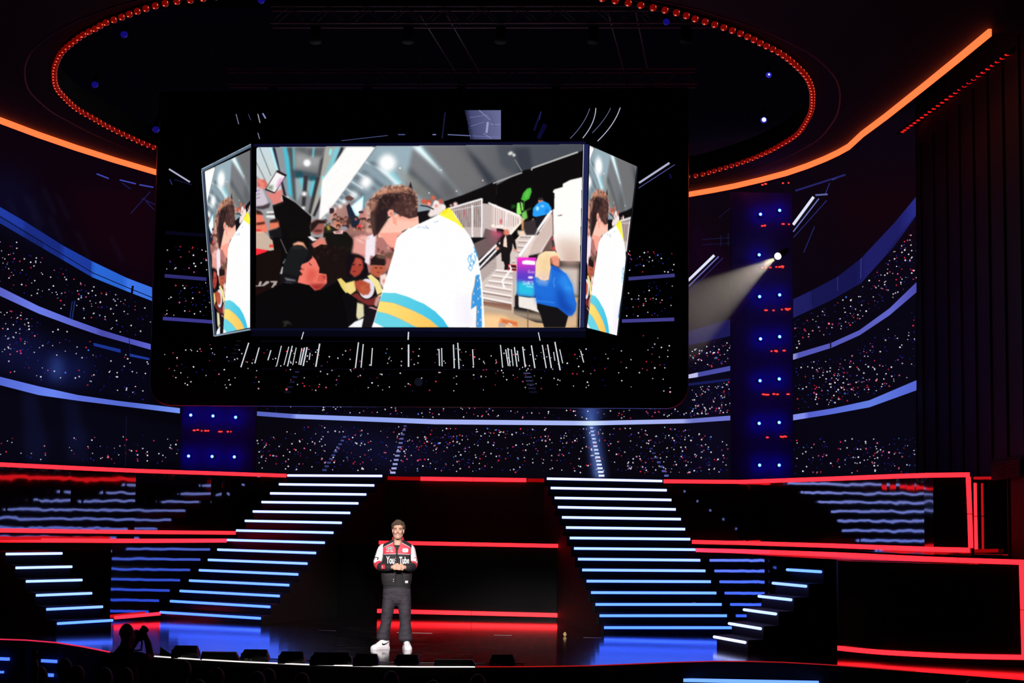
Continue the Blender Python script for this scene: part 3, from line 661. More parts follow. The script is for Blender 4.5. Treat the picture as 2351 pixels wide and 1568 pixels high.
# ------------------------------------------------------------------ hanging video screen
HP1, HP2 = pix(343, 900, 34.0), pix(1580, 900, 33.2)
HU = Vector((HP2.x - HP1.x, HP2.y - HP1.y, 0)).normalized(); HN = Vector((HU.y, -HU.x, 0))      # HN faces the house
def hang_surf(X, Y, off=0.0):
    d = rays(X, Y); n = np.array(HN); c = np.array(HP1 + HN * off) - np.array(CAM)
    t = c.dot(n) / (d @ n); return np.array(CAM) + d * t[..., None]
def hs(x, y, off=0.0):
    return Vector(hang_surf(np.array([float(x)]), np.array([float(y)]), off)[0])
hl = (hs(344, 860) - HP1).dot(HU); hr = (hs(1581, 700) - HP1).dot(HU); hb = hs(960, 935).z; ht = hs(960, 206).z
def rrect(u0, u1, z0, z1, r, o, rt=0.05, n=8):
    out = []
    for (cu, cz, a0, rr) in ((u0, z0, math.pi, r), (u1, z0, 1.5 * math.pi, r), (u1, z1, 0, rt), (u0, z1, 0.5 * math.pi, rt)):
        su = 1 if cu == u0 else -1; sz = 1 if cz == z0 else -1
        for k in range(n + 1):
            a = a0 + k * math.pi / 2 / n
            out.append(HP1 * 1 + HU * (cu + su * rr + rr * math.cos(a)) + HN * o + Vector((0, 0, cz + sz * rr + rr * math.sin(a) - HP1.z)))
    return out
hroot = empty('hanging_screen', hs(960, 935), label='big black hanging video screen with rounded lower corners above the stage', cat='screen')
M['screenblack'] = mat('screen_face_black', (0.0012, 0.0012, 0.0015), 0.6, spec=0.15)
M['rim'] = mat('screen_rim', (0.55, 0.55, 0.60), 0.32, metal=1.0)
b = MB(); b.prism(rrect(hl + .02, hr - .02, hb + .02, ht, 0.40, 0.0), -HN * 0.16); b.build('screen_body', M['screenblack'], hroot)
b = MB(); lp = rrect(hl + .012, hr - .012, hb + .012, ht, 0.40, -0.03, n=12)
b.tube(lp + [lp[0]], 0.013, 8, cap=False); b.build('rim', M['rim'], hroot, True)

# --- the picture shown in the middle: a crowd in a corridor, a player in a white jersey seen from behind
pc = Canvas(582, 328, 1342, 756, 1.0, (20, 18, 22))
def mp_(ox, oy, k): return lambda *q: [(ox + a / k, oy + b / k) for a, b in q]
k1 = mp_(580, 325, 7.125); k2 = mp_(580, 535, 6.97); k3 = mp_(760, 325, 7.125); k4 = mp_(760, 535, 6.97)
k5 = mp_(940, 325, 7.125); k6 = mp_(940, 535, 6.97); k7 = mp_(1130, 420, 8.71); k8 = mp_(1130, 580, 8.71)
P = pc.poly
# ceiling left
P([(582, 328), (860, 328), (760, 545), (582, 545)], (150, 152, 156))
P(k1((50, 90), (330, 90), (620, 900), (480, 1000), (50, 540)), (196, 214, 220), col2=(205, 205, 200), grad=((600, 340), (640, 450)))
P(k1((280, 100), (330, 100), (430, 470), (390, 470)), (178, 240, 250), 1, 1)
pc.line(k1((115, 100), (300, 560)), 2, (110, 120, 125)); pc.line(k1((55, 330), (210, 640)), 2.5, (120, 118, 112), 0.8)
P(k1((320, 95), (370, 95), (460, 500), (560, 900), (500, 880), (420, 450)), (34, 34, 48), 1, 1)
P(k1((370, 95), (560, 95), (640, 500), (660, 960), (560, 880), (450, 460)), (140, 146, 152))
P(k1((500, 95), (570, 95), (620, 420), (660, 940), (590, 860), (530, 300)), (70, 190, 215), 1, 2)
P(k1((560, 95), (1200, 95), (1120, 560), (950, 1200), (690, 980), (630, 420)), (122, 124, 126))
P(k1((560, 95), (650, 95), (720, 980), (660, 940), (600, 250)), (74, 78, 82), 1, 2)
P(k1((690, 200), (1120, 260), (1090, 400), (700, 420)), (165, 166, 165), 0.7, 5); P(k1((700, 95), (870, 95), (880, 200), (700, 130)), (92, 98, 102), 1, 3)
P(k1((880, 130), (1180, 95), (1150, 240), (900, 230)), (84, 86, 90), 0.8, 3)
pc.line(k1((668, 95), (680, 480)), 4, (90, 190, 205), 0.8, 1); pc.line(k1((1000, 95), (985, 260)), 4, (110, 215, 230), 0.8, 1)
P(k1((640, 450), (1080, 520), (1060, 620), (660, 600)), (62, 76, 86), 0.9, 3)
pc.ell(*k1((765, 545))[0], 9, 9, (36, 80, 92), 1, 1); pc.ell(*k1((985, 610))[0], 9, 8, (36, 84, 96), 1, 1)
P(k1((700, 600), (830, 600), (830, 780), (720, 1000)), (150, 168, 172), 1, 2); P(k1((760, 600), (835, 600), (815, 800)), (80, 205, 225), 0.8, 2)
P(k1((900, 640), (1050, 640), (960, 920), (880, 780)), (140, 172, 180), 1, 2); P(k1((980, 650), (1050, 640), (970, 920), (935, 880)), (70, 210, 230), 0.8, 2)
P(k1((840, 560), (905, 560), (860, 1060), (800, 1060)), (52, 50, 54), 1, 1); P(k1((1040, 580), (1120, 580), (960, 1200), (910, 1160)), (54, 52, 56), 1, 1)
P(k1((1110, 300), (1200, 200), (1120, 580), (1060, 580)), (64, 62, 66), 1, 2)
P(k1((1190, 95), (1425, 95), (1010, 1220), (950, 1200), (1110, 560)), (168, 166, 158), 1, 1)
P(k1((1350, 95), (1425, 95), (1425, 300), (1130, 880), (1070, 880)), (110, 210, 228), 0.75, 3); pc.line(k1((1285, 120), (1260, 220)), 5, (140, 240, 250), 1, 1); pc.line(k1((1155, 560), (1135, 620)), 4, (130, 235, 248), 1, 1)
pc.line(k1((1470, 95), (1000, 1220)), 6, (40, 34, 40), 1, 1)
for q, r in (((890, 350), 8), ((845, 855), 5.5), ((828, 1090), 4)): pc.ell(*k1(q)[0], r, r, (255, 255, 255), 1, 2)
# ceiling, bright beam and right
P(k3((-150, 640), (250, 90), (740, 90), (760, 85), (0, 1100), (-200, 1300)), (250, 246, 244), 1, 1)
P([(868, 328), (1342, 328), (1342, 400), (1000, 480), (760, 520), (760, 480)], (140, 156, 164), 1)
P(k3((765, 90), (0, 1100), (100, 1300), (900, 1000), (1425, 640), (1425, 80)), (116, 132, 142), 1, 1, col2=(150, 172, 182), grad=((800, 470), (900, 360)))
for q in (((560, 330), (790, 450)), ((430, 510), (640, 640)), ((330, 650), (520, 770)), ((245, 770), (420, 880)), ((180, 860), (330, 950)), ((120, 940), (260, 1020)), ((70, 1010), (200, 1080))):
    pc.line(k3(*q), 4, (226, 238, 242), 0.7, 1)
P([(950, 332), (1342, 328), (1342, 345), (1130, 440), (1000, 480), (930, 420)], (120, 122, 126), 1, 4, col2=(74, 76, 82), grad=((960, 380), (1300, 380)))
for q in (((700, 330), (1100, 640), (1000, 680), (590, 330)), ((560, 480), (900, 740), (830, 760), (480, 480)), ((430, 560), (760, 790), (700, 800), (360, 590)), ((330, 720), (560, 880), (500, 900), (260, 740)), ((230, 840), (420, 960), (380, 990), (170, 860))):
    P(k3(*q), (84, 96, 106), 0.75, 3)
P(k3((690, 380), (930, 480), (1160, 700), (1060, 720)), (225, 246, 250), 0.95, 3); P(k3((930, 480), (1000, 480), (1180, 690), (1120, 700)), (140, 222, 232), 0.7, 3)
P(k3((1060, 380), (1425, 640), (1425, 760), (1160, 640)), (150, 152, 150), 0.8, 4)
P(k5((0, 70), (180, 70), (560, 500), (880, 860), (800, 880), (480, 480), (60, 110)), (170, 184, 190), 0.7, 5); P(k5((40, 75), (190, 75), (420, 350), (560, 520), (480, 470)), (228, 250, 252), 1, 3); P(k5((190, 75), (260, 90), (600, 520), (540, 480)), (110, 150, 160), 0.7, 4)
P(k5((260, 70), (760, 70), (1200, 620), (1180, 720), (860, 850), (560, 480)), (112, 110, 112), 0.75, 6); P(k5((760, 70), (900, 70), (1290, 620), (1200, 740), (1100, 520)), (104, 102, 106), 0.7, 4); P(k5((900, 70), (1130, 300), (1420, 640), (1290, 720), (1000, 250)), (46, 50, 60), 0.85, 5)
P(k5((0, 420), (130, 560), (560, 960), (480, 960), (0, 540)), (58, 66, 72), 0.8, 6); P(k5((0, 520), (420, 900), (200, 920), (60, 760)), (120, 122, 118), 0.8, 6); P(k5((580, 540), (860, 860), (600, 960), (500, 760)), (84, 86, 88), 0.6, 8)
P([(1140, 332), (1342, 328), (1342, 352), (1195, 410), (1150, 380)], (72, 76, 84), 0.9, 5); P([(1180, 340), (1215, 338), (1225, 400), (1195, 405)], (50, 54, 64), 0.8, 4)
for q, r in (((920, 350), 20), ((570, 670), 14), ((370, 880), 9), ((140, 1130), 9), ((60, 1220), 7), ((215, 1020), 6)): pc.ell(*k3(q)[0], r, r * 1.02, (255, 255, 255), 1, 6)
for q in ((1130, 435),): pc.ell(*k3(q)[0], 2, 2, (255, 250, 255))
for q in ((520, 465), (770, 810), (1200, 635), (322, 842)): pc.ell(*k5(q)[0], 1.8, 1.8, (215, 220, 222), 1, 0.5)
pc.ell(1172, 352, 6, 4, (215, 215, 210), 1, 1, rot=-0.4); pc.ell(1180, 356, 3.5, 3.5, (230, 230, 225), 1, 1); pc.line([(1182, 366), (1201, 398)], 2.5, (120, 124, 130))
# black area under the ceiling edge, right
P(k5((560, 980), (860, 880), (1180, 750), (1425, 640), (1425, 1240), (1200, 1080), (600, 1100)), (16, 13, 14)); P([(1140, 425), (1205, 390), (1220, 388), (1340, 345), (1340, 560), (1140, 560)], (14, 11, 12))
pc.line([(1132, 421), (1199, 396)], 3, (178, 178, 174)); pc.line([(1220, 391), (1222, 386), (1327, 349)], 3.5, (200, 200, 196))
# far crowd and hands, middle left
P(k3((0, 1080), (300, 1000), (620, 1100), (760, 1560), (0, 1560)), (170, 120, 110), 0.9, 4)
P(k3((320, 1060), (540, 880), (520, 1100), (440, 1240), (360, 1160)), (190, 245, 252), 1, 1); pc.line(k3((540, 880), (530, 1090)), 2, (60, 160, 180)); P(k3((350, 1060), (520, 920), (500, 1090), (430, 1200)), (246, 253, 255), 1, 1)
P(k3((250, 1060), (300, 1010), (400, 1220), (480, 1280), (440, 1380), (340, 1400), (290, 1240)), (30, 38, 56), 1, 0.5); P(k3((230, 900), (300, 880), (380, 930), (330, 970), (240, 960)), (100, 70, 66), 1, 0.5)
P(k3((470, 1150), (580, 1130), (620, 1260), (560, 1330), (470, 1260)), (196, 128, 120), 1, 1); pc.ell(*k3((490, 1155))[0], 6, 3, (60, 50, 60)); pc.ell(*k3((470, 1390))[0], 6, 5, (235, 60, 50), 1, 1)
for q, rx, ry, c in (((150, 1290), 8, 7, (60, 40, 38)), ((110, 1370), 8, 8, (214, 130, 96)), ((240, 1390), 8, 6, (36, 30, 34)), ((290, 1300), 6, 9, (60, 44, 44)), ((210, 1420), 9, 5, (160, 150, 160)), ((30, 1420), 8, 8, (220, 150, 140))): pc.ell(*k3(q)[0], rx, ry, c, 1, 1)
P(k3((560, 1000), (700, 930), (720, 1400), (650, 1560), (580, 1560), (590, 1300)), (225, 180, 165), 0.85, 3)
for i in range(34):
    x = rng.uniform(742, 872); y = rng.uniform(482, 528); r = rng.uniform(3, 5.5)
    if x > 800 and y < 500: continue
    pc.ell(x, y, r, r, [(40, 28, 28), (60, 40, 36), (28, 22, 26), (90, 60, 50)][rng.randint(4)], 0.9, 0.5); pc.ell(x + rng.uniform(-1, 1), y + r * .5, r * .7, r * .75, [(214, 140, 118), (190, 110, 92), (230, 164, 140)][rng.randint(3)], 0.9, 0.7)
for x, y, r in ((752, 487, 3), (768, 480, 3.5), (781, 474, 4), (745, 500, 2.5), (790, 462, 4)): pc.ell(x, y, r, r, (255, 255, 255), 0.9, 2)
P([(757, 478), (767, 478), (767, 490), (757, 490)], (50, 34, 44)); pc.line([(756, 505), (764, 492), (772, 484)], 3, (224, 150, 130), 1, 0.5)
P(k4((330, 60), (560, 0), (760, 0), (900, 130), (1000, 320), (880, 640), (560, 640), (400, 300)), (176, 116, 110), 1, 2)
for i in range(60):
    x = rng.uniform(820, 905); y = rng.uniform(520, 600); c = [(236, 176, 164), (120, 52, 46), (214, 130, 116), (246, 214, 208), (70, 34, 34)][rng.randint(5)]
    pc.ell(x, y, rng.uniform(2, 6), rng.uniform(2, 5), c, 0.6, 1, rot=rng.uniform(0, 3))
# foreground left: cup, phone, hands
P(k1((50, 760), (130, 700), (240, 960), (250, 1060), (50, 1080)), (204, 192, 204), 1, 1); P(k1((50, 1060), (160, 1050), (290, 1000), (270, 1080), (170, 1110), (60, 1100)), (70, 56, 62), 1, 1)
for yy in (810, 870, 930): pc.line(k1((60, yy), (120, yy - 20)), 1.6, (90, 80, 130), 0.7)
P(k1((80, 620), (200, 620), (250, 700), (200, 780), (80, 740)), (208, 104, 92), 1, 1); P(k1((210, 820), (300, 850), (420, 800), (480, 780), (490, 860), (470, 930), (500, 1000), (350, 1040)), (222, 130, 122), 1, 1)
for q in ((110, 640), (150, 690), (160, 745)): pc.ell(*k1(q)[0], 7, 3.6, (232, 136, 122), 1, 1, rot=0.3)
P(k1((400, 465), (560, 545), (360, 850), (200, 790)), (38, 18, 24)); P(k1((390, 500), (530, 570), (360, 830), (225, 770)), (240, 240, 238)); P(k1((440, 600), (510, 590), (420, 760), (380, 740)), (222, 150, 200), 0.8, 2); P(k1((250, 720), (340, 710), (330, 800), (240, 770)), (110, 130, 110), 0.8, 1.5)
P(k1((230, 1140), (360, 1140), (390, 1260), (220, 1240)), (236, 238, 236), 1, 1); P(k1((220, 1180), (390, 1170), (390, 1200), (220, 1200)), (70, 66, 66), 1, 1)
# black sleeve raised
P(k1((325, 1045), (500, 980), (480, 870), (700, 1000), (960, 1230), (940, 1568), (440, 1568)), (14, 12, 13)); P(k1((325, 1045), (500, 985), (505, 1010), (335, 1075)), (30, 26, 26))
P(k2((320, 0), (900, 0), (900, 220), (600, 500), (440, 620), (340, 300)), (13, 11, 12)); P(k1((600, 1400), (950, 1500), (950, 1570), (600, 1570)), (16, 13, 13))
# heads left edge
P(k1((50, 1150), (140, 1170), (200, 1290), (260, 1460), (180, 1500), (50, 1470)), (232, 124, 100), 1, 1); P(k1((50, 1110), (130, 1140), (180, 1200), (60, 1190)), (56, 34, 28), 1, 1); P(k1((55, 1330), (200, 1310), (200, 1350), (60, 1370)), (80, 36, 30), 1, 1); pc.ell(*k1((90, 1455))[0], 8, 2.5, (224, 50, 50), 1, 1)
P(k1((270, 1330), (420, 1290), (440, 1400), (290, 1450)), (226, 120, 92), 1, 1); P(k1((280, 1290), (400, 1250), (420, 1320), (280, 1330)), (48, 30, 26), 1, 1); P(k1((260, 1460), (460, 1400), (480, 1568), (280, 1568)), (24, 22, 24), 1, 1)
P(k1((50, 1470), (160, 1470), (280, 1568), (50, 1568)), (226, 186, 160), 1, 1)
P(k2((45, 0), (190, 0), (320, 120), (345, 290), (240, 280), (45, 250)), (200, 176, 158)); P(k2((45, 245), (240, 275), (200, 320), (130, 360), (45, 368)), (250, 44, 56)); P(k2((270, 180), (335, 190), (330, 230), (265, 230)), (232, 74, 60), 1, 0.5)
P(k2((45, 360), (250, 290), (450, 250), (440, 900), (45, 1500)), (22, 14, 12)); P(k2((45, 900), (400, 900), (200, 1050), (45, 1060)), (34, 10, 10), 0.8, 6)
# lettering on a dark hood, lower left
for q in (((45, 840), (150, 835), (215, 770), (270, 770), (262, 800), (180, 850), (45, 856)), ((285, 765), (400, 765), (392, 790), (330, 870), (295, 878), (335, 800), (290, 790)), ((110, 775), (150, 775), (130, 850), (85, 850)), ((330, 800), (385, 800), (375, 835), (325, 835))): P(k2(*q), (176, 160, 158))
P(k2((300, 795), (340, 795), (310, 850)), (22, 14, 12))
P(k2((470, 540), (490, 540), (475, 655), (435, 655)), (178, 172, 174)); P(k2((520, 415), (530, 415), (505, 480), (478, 490)), (160, 158, 160)); pc.line(k2((445, 95), (550, 330)), 2, (110, 104, 100))
# fist with dark cuff, grey stripes
P(k2((500, 480), (600, 240), (650, 200), (880, 260), (890, 330), (760, 600), (730, 700), (500, 640)), (24, 26, 28)); P(k2((645, 200), (650, 170), (730, 135), (810, 150), (880, 270), (800, 200), (720, 190)), (236, 170, 136), 1, 1); P(k2((600, 250), (660, 205), (800, 220), (830, 250), (700, 260)), (40, 38, 38), 1, 1)
P(k2((505, 710), (690, 750), (690, 775), (540, 760)), (112, 108, 118), 1, 1); P(k2((505, 780), (640, 795), (630, 815), (520, 800)), (60, 66, 84), 1, 1)
# dark-haired man with glasses, cap
pc.ell(*k1((1060, 1400))[0], 17, 18, (160, 92, 84), 1, 1); P(k1((940, 1500), (950, 1340), (1050, 1280), (1180, 1290), (1220, 1340), (1080, 1340), (1000, 1440)), (36, 26, 24), 1, 1); pc.ell(*k1((1070, 1460))[0], 10, 3, (90, 44, 40), 1, 1)
P(k2((880, 60), (930, 50), (1040, 110), (960, 130)), (236, 226, 226), 1, 0.5); P(k2((940, 180), (1050, 90), (1140, 30), (1190, 190), (1080, 250), (980, 240)), (220, 128, 112), 1, 1); P(k2((1090, 60), (1150, 40), (1160, 80), (1110, 110)), (160, 150, 156), 1, 1)
P(k1((1170, 1420), (1210, 1350), (1310, 1390), (1425, 1460), (1425, 1568), (1150, 1568)), (38, 36, 26)); P(k1((1200, 1370), (1250, 1370), (1280, 1440), (1230, 1450)), (170, 150, 70), 1, 1)
P(k2((1130, 0), (1500, -20), (1600, 100), (1640, 330), (1400, 300), (1250, 220)), (22, 20, 17)); P(k3((30, 1470), (200, 1450), (190, 1510), (50, 1510)), (236, 190, 190), 1, 0.5); P(k3((70, 1478), (160, 1470), (150, 1485), (70, 1490)), (120, 30, 36), 1, 0.5)
# boy in profile
P(k2((920, 300), (960, 390), (890, 460), (790, 500), (770, 540), (785, 580), (750, 600), (790, 650), (745, 690), (720, 790), (880, 830), (990, 920), (1080, 900), (1190, 800), (1180, 640), (1060, 440)), (236, 120, 104)); P(k2((900, 560), (1040, 600), (1010, 740), (870, 820), (860, 700)), (214, 84, 72), 0.8, 5); P(k2((900, 820), (1180, 800), (1080, 910), (1000, 920)), (150, 40, 40), 0.9, 3)
P(k2((760, 640), (805, 655), (770, 690)), (96, 24, 26), 1, 0.5); pc.line(k2((900, 480), (945, 520)), 1.8, (70, 30, 30)); pc.ell(*k2((800, 580))[0], 3, 2, (150, 50, 46), 0.8, 1)
P(k2((930, 270), (1100, 180), (1394, 220), (1560, 330), (1600, 560), (1480, 750), (1200, 820), (1190, 660), (1060, 640), (1070, 560), (1010, 430), (960, 370), (910, 330)), (26, 17, 16)); P(k2((1060, 670), (1150, 655), (1195, 720), (1130, 780), (1030, 770)), (214, 90, 76), 1, 0.5); P(k2((1110, 690), (1160, 690), (1150, 750)), (150, 46, 44), 0.8, 1)
for i in range(26):
    x, y = k2((rng.uniform(960, 1560), rng.uniform(200, 420)))[0]; pc.ell(x, y, rng.uniform(2, 5), rng.uniform(1, 2), (56, 38, 34), 0.5, 1, rot=rng.uniform(0, 3))
P(k2((45, 1000), (500, 800), (900, 830), (1000, 930), (1100, 910), (1394, 760), (1560, 1000), (1660, 1300), (1560, 1510), (45, 1510)), (9, 8, 9)); P(k2((460, 1420), (560, 1400), (640, 1470), (560, 1450), (520, 1500), (490, 1500), (510, 1440)), (44, 42, 36), 1, 1)
# girl, boy, ball
P(k4((270, 340), (430, 330), (560, 420), (600, 640), (480, 720), (260, 700), (230, 480)), (20, 14, 20)); P(k4((340, 500), (400, 390), (500, 430), (520, 560), (460, 660), (380, 710), (300, 640)), (168, 64, 52), 1, 1); P(k4((380, 400), (480, 400), (510, 520), (400, 500)), (190, 84, 66), 0.7, 2)
for q in ((360, 505), (465, 510)): pc.ell(*k4(q)[0], 3, 1.6, (50, 18, 20))
pc.ell(*k4((370, 615))[0], 4, 1.8, (130, 30, 40), 1, 0.5)
P(k4((330, 320), (380, 60), (560, 40), (560, 380), (450, 340)), (226, 156, 146), 1, 2); P(k4((560, 60), (720, 0), (700, 380), (630, 360), (610, 510), (540, 470)), (240, 228, 236), 1, 1)
for q in ((400, 100), (440, 130), (470, 70), (520, 60)): pc.line(k4(q, (q[0] + 90, q[1] + 30)), 3.5, (236, 186, 176), 1, 1)
P(k4((630, 640), (650, 520), (880, 520), (860, 620), (760, 720), (690, 690)), (184, 92, 66), 1, 1); P(k4((630, 520), (640, 420), (720, 340), (880, 370), (910, 450), (860, 520), (660, 510)), (36, 24, 26)); P(k4((700, 350), (860, 370), (880, 410), (760, 400)), (150, 118, 96), 0.8, 2); P(k4((870, 360), (1000, 330), (980, 420), (900, 640), (880, 520)), (196, 110, 98), 1, 2); P(k4((830, 330), (960, 300), (1000, 340), (960, 420), (890, 400)), (110, 78, 66), 1, 2)
for q in ((720, 555), (800, 560)): pc.ell(*k4(q)[0], 3, 1.4, (80, 30, 26))
pc.ell(*k4((760, 630))[0], 4, 1.3, (150, 50, 44), 1, 0.5)
P(k4((100, 740), (160, 720), (240, 800), (380, 760), (400, 920), (280, 1010), (200, 920), (160, 860)), (228, 204, 110), 1, 0.5); P(k4((210, 820), (370, 770), (390, 910), (280, 990)), (238, 216, 140), 0.8, 2)
P(k4((580, 690), (640, 660), (760, 760), (840, 940), (760, 1050), (700, 860)), (240, 222, 150), 1, 0.5); P(k4((780, 680), (880, 640), (900, 720), (840, 900), (780, 800)), (242, 214, 206), 1, 1); pc.ell(*k4((845, 770))[0], 3, 5, (220, 110, 100), 0.8, 1)
pc.ell(*k4((570, 890))[0], 18, 23, (226, 220, 232), 1, 0.5); P(k4((370, 780), (480, 745), (620, 810), (630, 920), (600, 980), (520, 990), (440, 950), (390, 860)), (176, 76, 54), 1, 1)
for q in ((620, 820), (630, 920), (590, 980), (520, 995)): pc.line(k4((480, 860), q), 4, (190, 92, 64), 1, 1)
P(k4((300, 1000), (420, 960), (520, 1060), (640, 1060), (720, 1020), (740, 1150), (600, 1160), (480, 1100)), (122, 44, 42), 1, 1); pc.line(k4((630, 1060), (830, 950)), 2.5, (70, 30, 30)); P(k4((720, 1030), (780, 1000), (780, 1070), (730, 1190), (690, 1150)), (200, 150, 140), 1, 1)
P(k4((410, 1110), (520, 1140), (530, 1330), (440, 1390), (390, 1320)), (220, 212, 170), 1, 1); P(k4((380, 1420), (530, 1360), (500, 1510), (270, 1510)), (240, 240, 242)); P(k4((580, 1190), (740, 1230), (650, 1510), (490, 1510), (530, 1330)), (26, 20, 26)); P(k4((590, 1190), (650, 1180), (740, 1215), (735, 1235)), (206, 140, 140)); P(k4((260, 950), (420, 1060), (400, 1380), (280, 1490), (180, 1000)), (12, 11, 13)); P(k4((540, 1150), (590, 1160), (560, 1330), (530, 1280)), (24, 18, 22))
# fence, stairs, wall on the right
P(k5((600, 1100), (1190, 930), (1195, 1010), (1425, 1030), (1425, 1568), (950, 1568)), (196, 180, 176)); P(k7((0, 420), (560, 650), (640, 740), (360, 1000), (200, 920), (0, 900)), (238, 220, 214))
for i in range(17):
    x = 690 + i * 31; pc.line(k5((x, 1095 - i * 9.5), (x + 4, 1400)), 1.6, (74, 58, 58), 0.8)
for i in range(12): pc.line([(1132 + i * 5.2, 474 + i * 2.4), (1132 + i * 5.2, 520)], 1.3, (120, 92, 88), 0.7)
pc.line(k5((630, 1100), (1190, 935)), 4, (242, 238, 240)); pc.line(k5((1185, 930), (1180, 1568)), 4, (240, 236, 238)); pc.line(k5((1025, 1040), (1030, 1568)), 3.5, (244, 240, 240)); pc.line(k5((1290, 1000), (1425, 1060)), 3.5, (250, 244, 244)); pc.line(k7((0, 430), (560, 660)), 4, (252, 246, 246)); pc.line(k7((285, 540), (270, 900)), 3, (244, 236, 236))
pc.line(k5((700, 1130), (1180, 1040)), 2, (234, 228, 230), 0.8); P(k5((880, 1120), (910, 1120), (910, 1230), (880, 1230)), (214, 100, 120), 0.7, 1); pc.ell(*k7((175, 770))[0], 2.5, 6, (214, 70, 84), 0.8, 1)
P(k5((300, 1200), (420, 960), (580, 1040), (600, 1120), (480, 1200), (340, 1240)), (238, 222, 220), 1, 1)
for q, r, c in (((235, 980), 6, (206, 90, 66)), ((315, 1000), 7, (196, 80, 58)), ((320, 1020), 4, (240, 170, 150)), ((390, 920), 5, (214, 100, 76)), ((510, 980), 6, (190, 96, 80)), ((440, 1010), 6.5, (246, 236, 236)), ((440, 1050), 4, (226, 150, 136)), ((560, 1070), 5, (244, 236, 234)), ((680, 1045), 3, (240, 180, 170)), ((752, 1025), 5, (246, 210, 204))): pc.ell(*k5(q)[0], r, r, c, 1, 1)
P(k5((1240, 1420), (1425, 1480), (1425, 1568), (1200, 1568)), (110, 92, 90)); P(k6((1030, 170), (1200, 90), (1300, 60), (1420, 110), (1394, 180), (1110, 420), (1060, 260)), (112, 92, 92)); P(k7((-20, 930), (220, 990), (230, 1030), (140, 1130), (-60, 1200)), (224, 92, 128), 0.85, 4); P(k7((-120, 960), (150, 1080), (140, 1150), (-150, 1350)), (112, 88, 90), 0.8, 6)
for q in ((20, 855), (110, 870), (190, 865)): pc.ell(*k7(q)[0], 5, 3, (252, 238, 226), 1, 0.5)
# stairs
P([(1080, 680), (1225, 500), (1225, 545), (1175, 700), (1172, 700), (1100, 720)], (206, 190, 184)); P([(1080, 640), (1195, 540), (1230, 540), (1180, 690), (1080, 690)], (214, 198, 192)); P([(1078, 690), (1180, 705), (1180, 760), (1078, 760)], (206, 186, 166))
for i in range(7):
    y = 544 + i * 11.5; pc.line([(1192 - i * 2, y), (1224 - i * 9.5, y + 1.5)], 2.2, (150, 130, 124)); pc.line([(1192 - i * 2, y - 3), (1224 - i * 9.5, y - 2)], 2.4, (246, 234, 230))
for i, (x0, y0, x1, y1) in enumerate(((1137, 620, 1180, 624), (1130, 632, 1178, 638), (1122, 644, 1178, 651), (1114, 655, 1178, 666), (1107, 668, 1177, 680), (1107, 683, 1176, 696))):
    pc.line([(x0, y0), (x1, y1)], 4, (248, 238, 234)); pc.line([(x0, y0 + 4), (x1, y1 + 4)], 2.4, (128, 102, 94) if i > 3 else (170, 150, 146))
P([(1100, 690), (1176, 700), (1174, 714), (1104, 700)], (138, 96, 80)); P([(1108, 712), (1176, 720), (1230, 740), (1330, 752), (1330, 760), (1100, 760)], (214, 176, 132)); P([(1110, 700), (1180, 712), (1240, 720), (1260, 740), (1110, 720)], (188, 164, 140), 0.8, 4); P([(1110, 722), (1160, 725), (1180, 756), (1108, 756)], (252, 206, 150), 0.9, 5)
# handrails
for q in (((1106, 640), (1186, 525), 4), ((1108, 626), (1150, 555), 5)): pass
pc.line(k6((1110, 470), (1394, 190)), 5, (250, 244, 246)); pc.line(k6((1120, 560), (1394, 270)), 4.5, (244, 238, 238)); pc.line(k6((1150, 800), (1394, 550)), 3, (226, 216, 212)); pc.line([(1186, 520), (1146, 560)], 4, (248, 240, 238))
for i in range(15): pc.line(k6((1140 + i * 17, 570 - i * 17), (1165 + i * 16, 790 - i * 15)), 1.1, (120, 104, 102), 0.8)
pc.line(k7((1190, 550), (540, 1460)), 5.5, (252, 248, 248)); pc.line(k7((1170, 640), (640, 1440)), 3, (246, 238, 236)); P(k7((1170, 560), (1230, 700), (1220, 1040), (1000, 1400), (620, 1480), (820, 1100), (1000, 900)), (230, 206, 196), 0.9, 1); pc.line(k7((1180, 545), (560, 1450)), 5, (252, 248, 248)); pc.line(k7((940, 980), (900, 1040)), 2.5, (60, 50, 52)); pc.line(k7((1180, 1050), (980, 1370)), 3, (244, 226, 216))
pc.line(k7((650, 700), (360, 1030)), 4.5, (250, 240, 226)); pc.line(k7((620, 960), (460, 1200)), 3.5, (236, 214, 196)); P(k7((500, 950), (660, 960), (670, 1040), (520, 1040)), (240, 214, 188), 1, 1); P(k7((640, 960), (640, 780), (860, 720), (900, 940), (860, 1040), (680, 1040)), (56, 48, 50), 1, 1)
P(k7((1000, 1370), (1190, 1050), (1260, 1150), (1270, 1340)), (110, 84, 78), 1, 1); P(k7((1190, 1100), (1250, 1130), (1270, 1330), (1200, 1300)), (40, 28, 34), 1, 1); pc.ell(*k7((1230, 1120))[0], 4, 3, (230, 50, 110), 1, 1); pc.ell(*k7((1240, 1310))[0], 5, 4, (214, 40, 36), 1, 1)
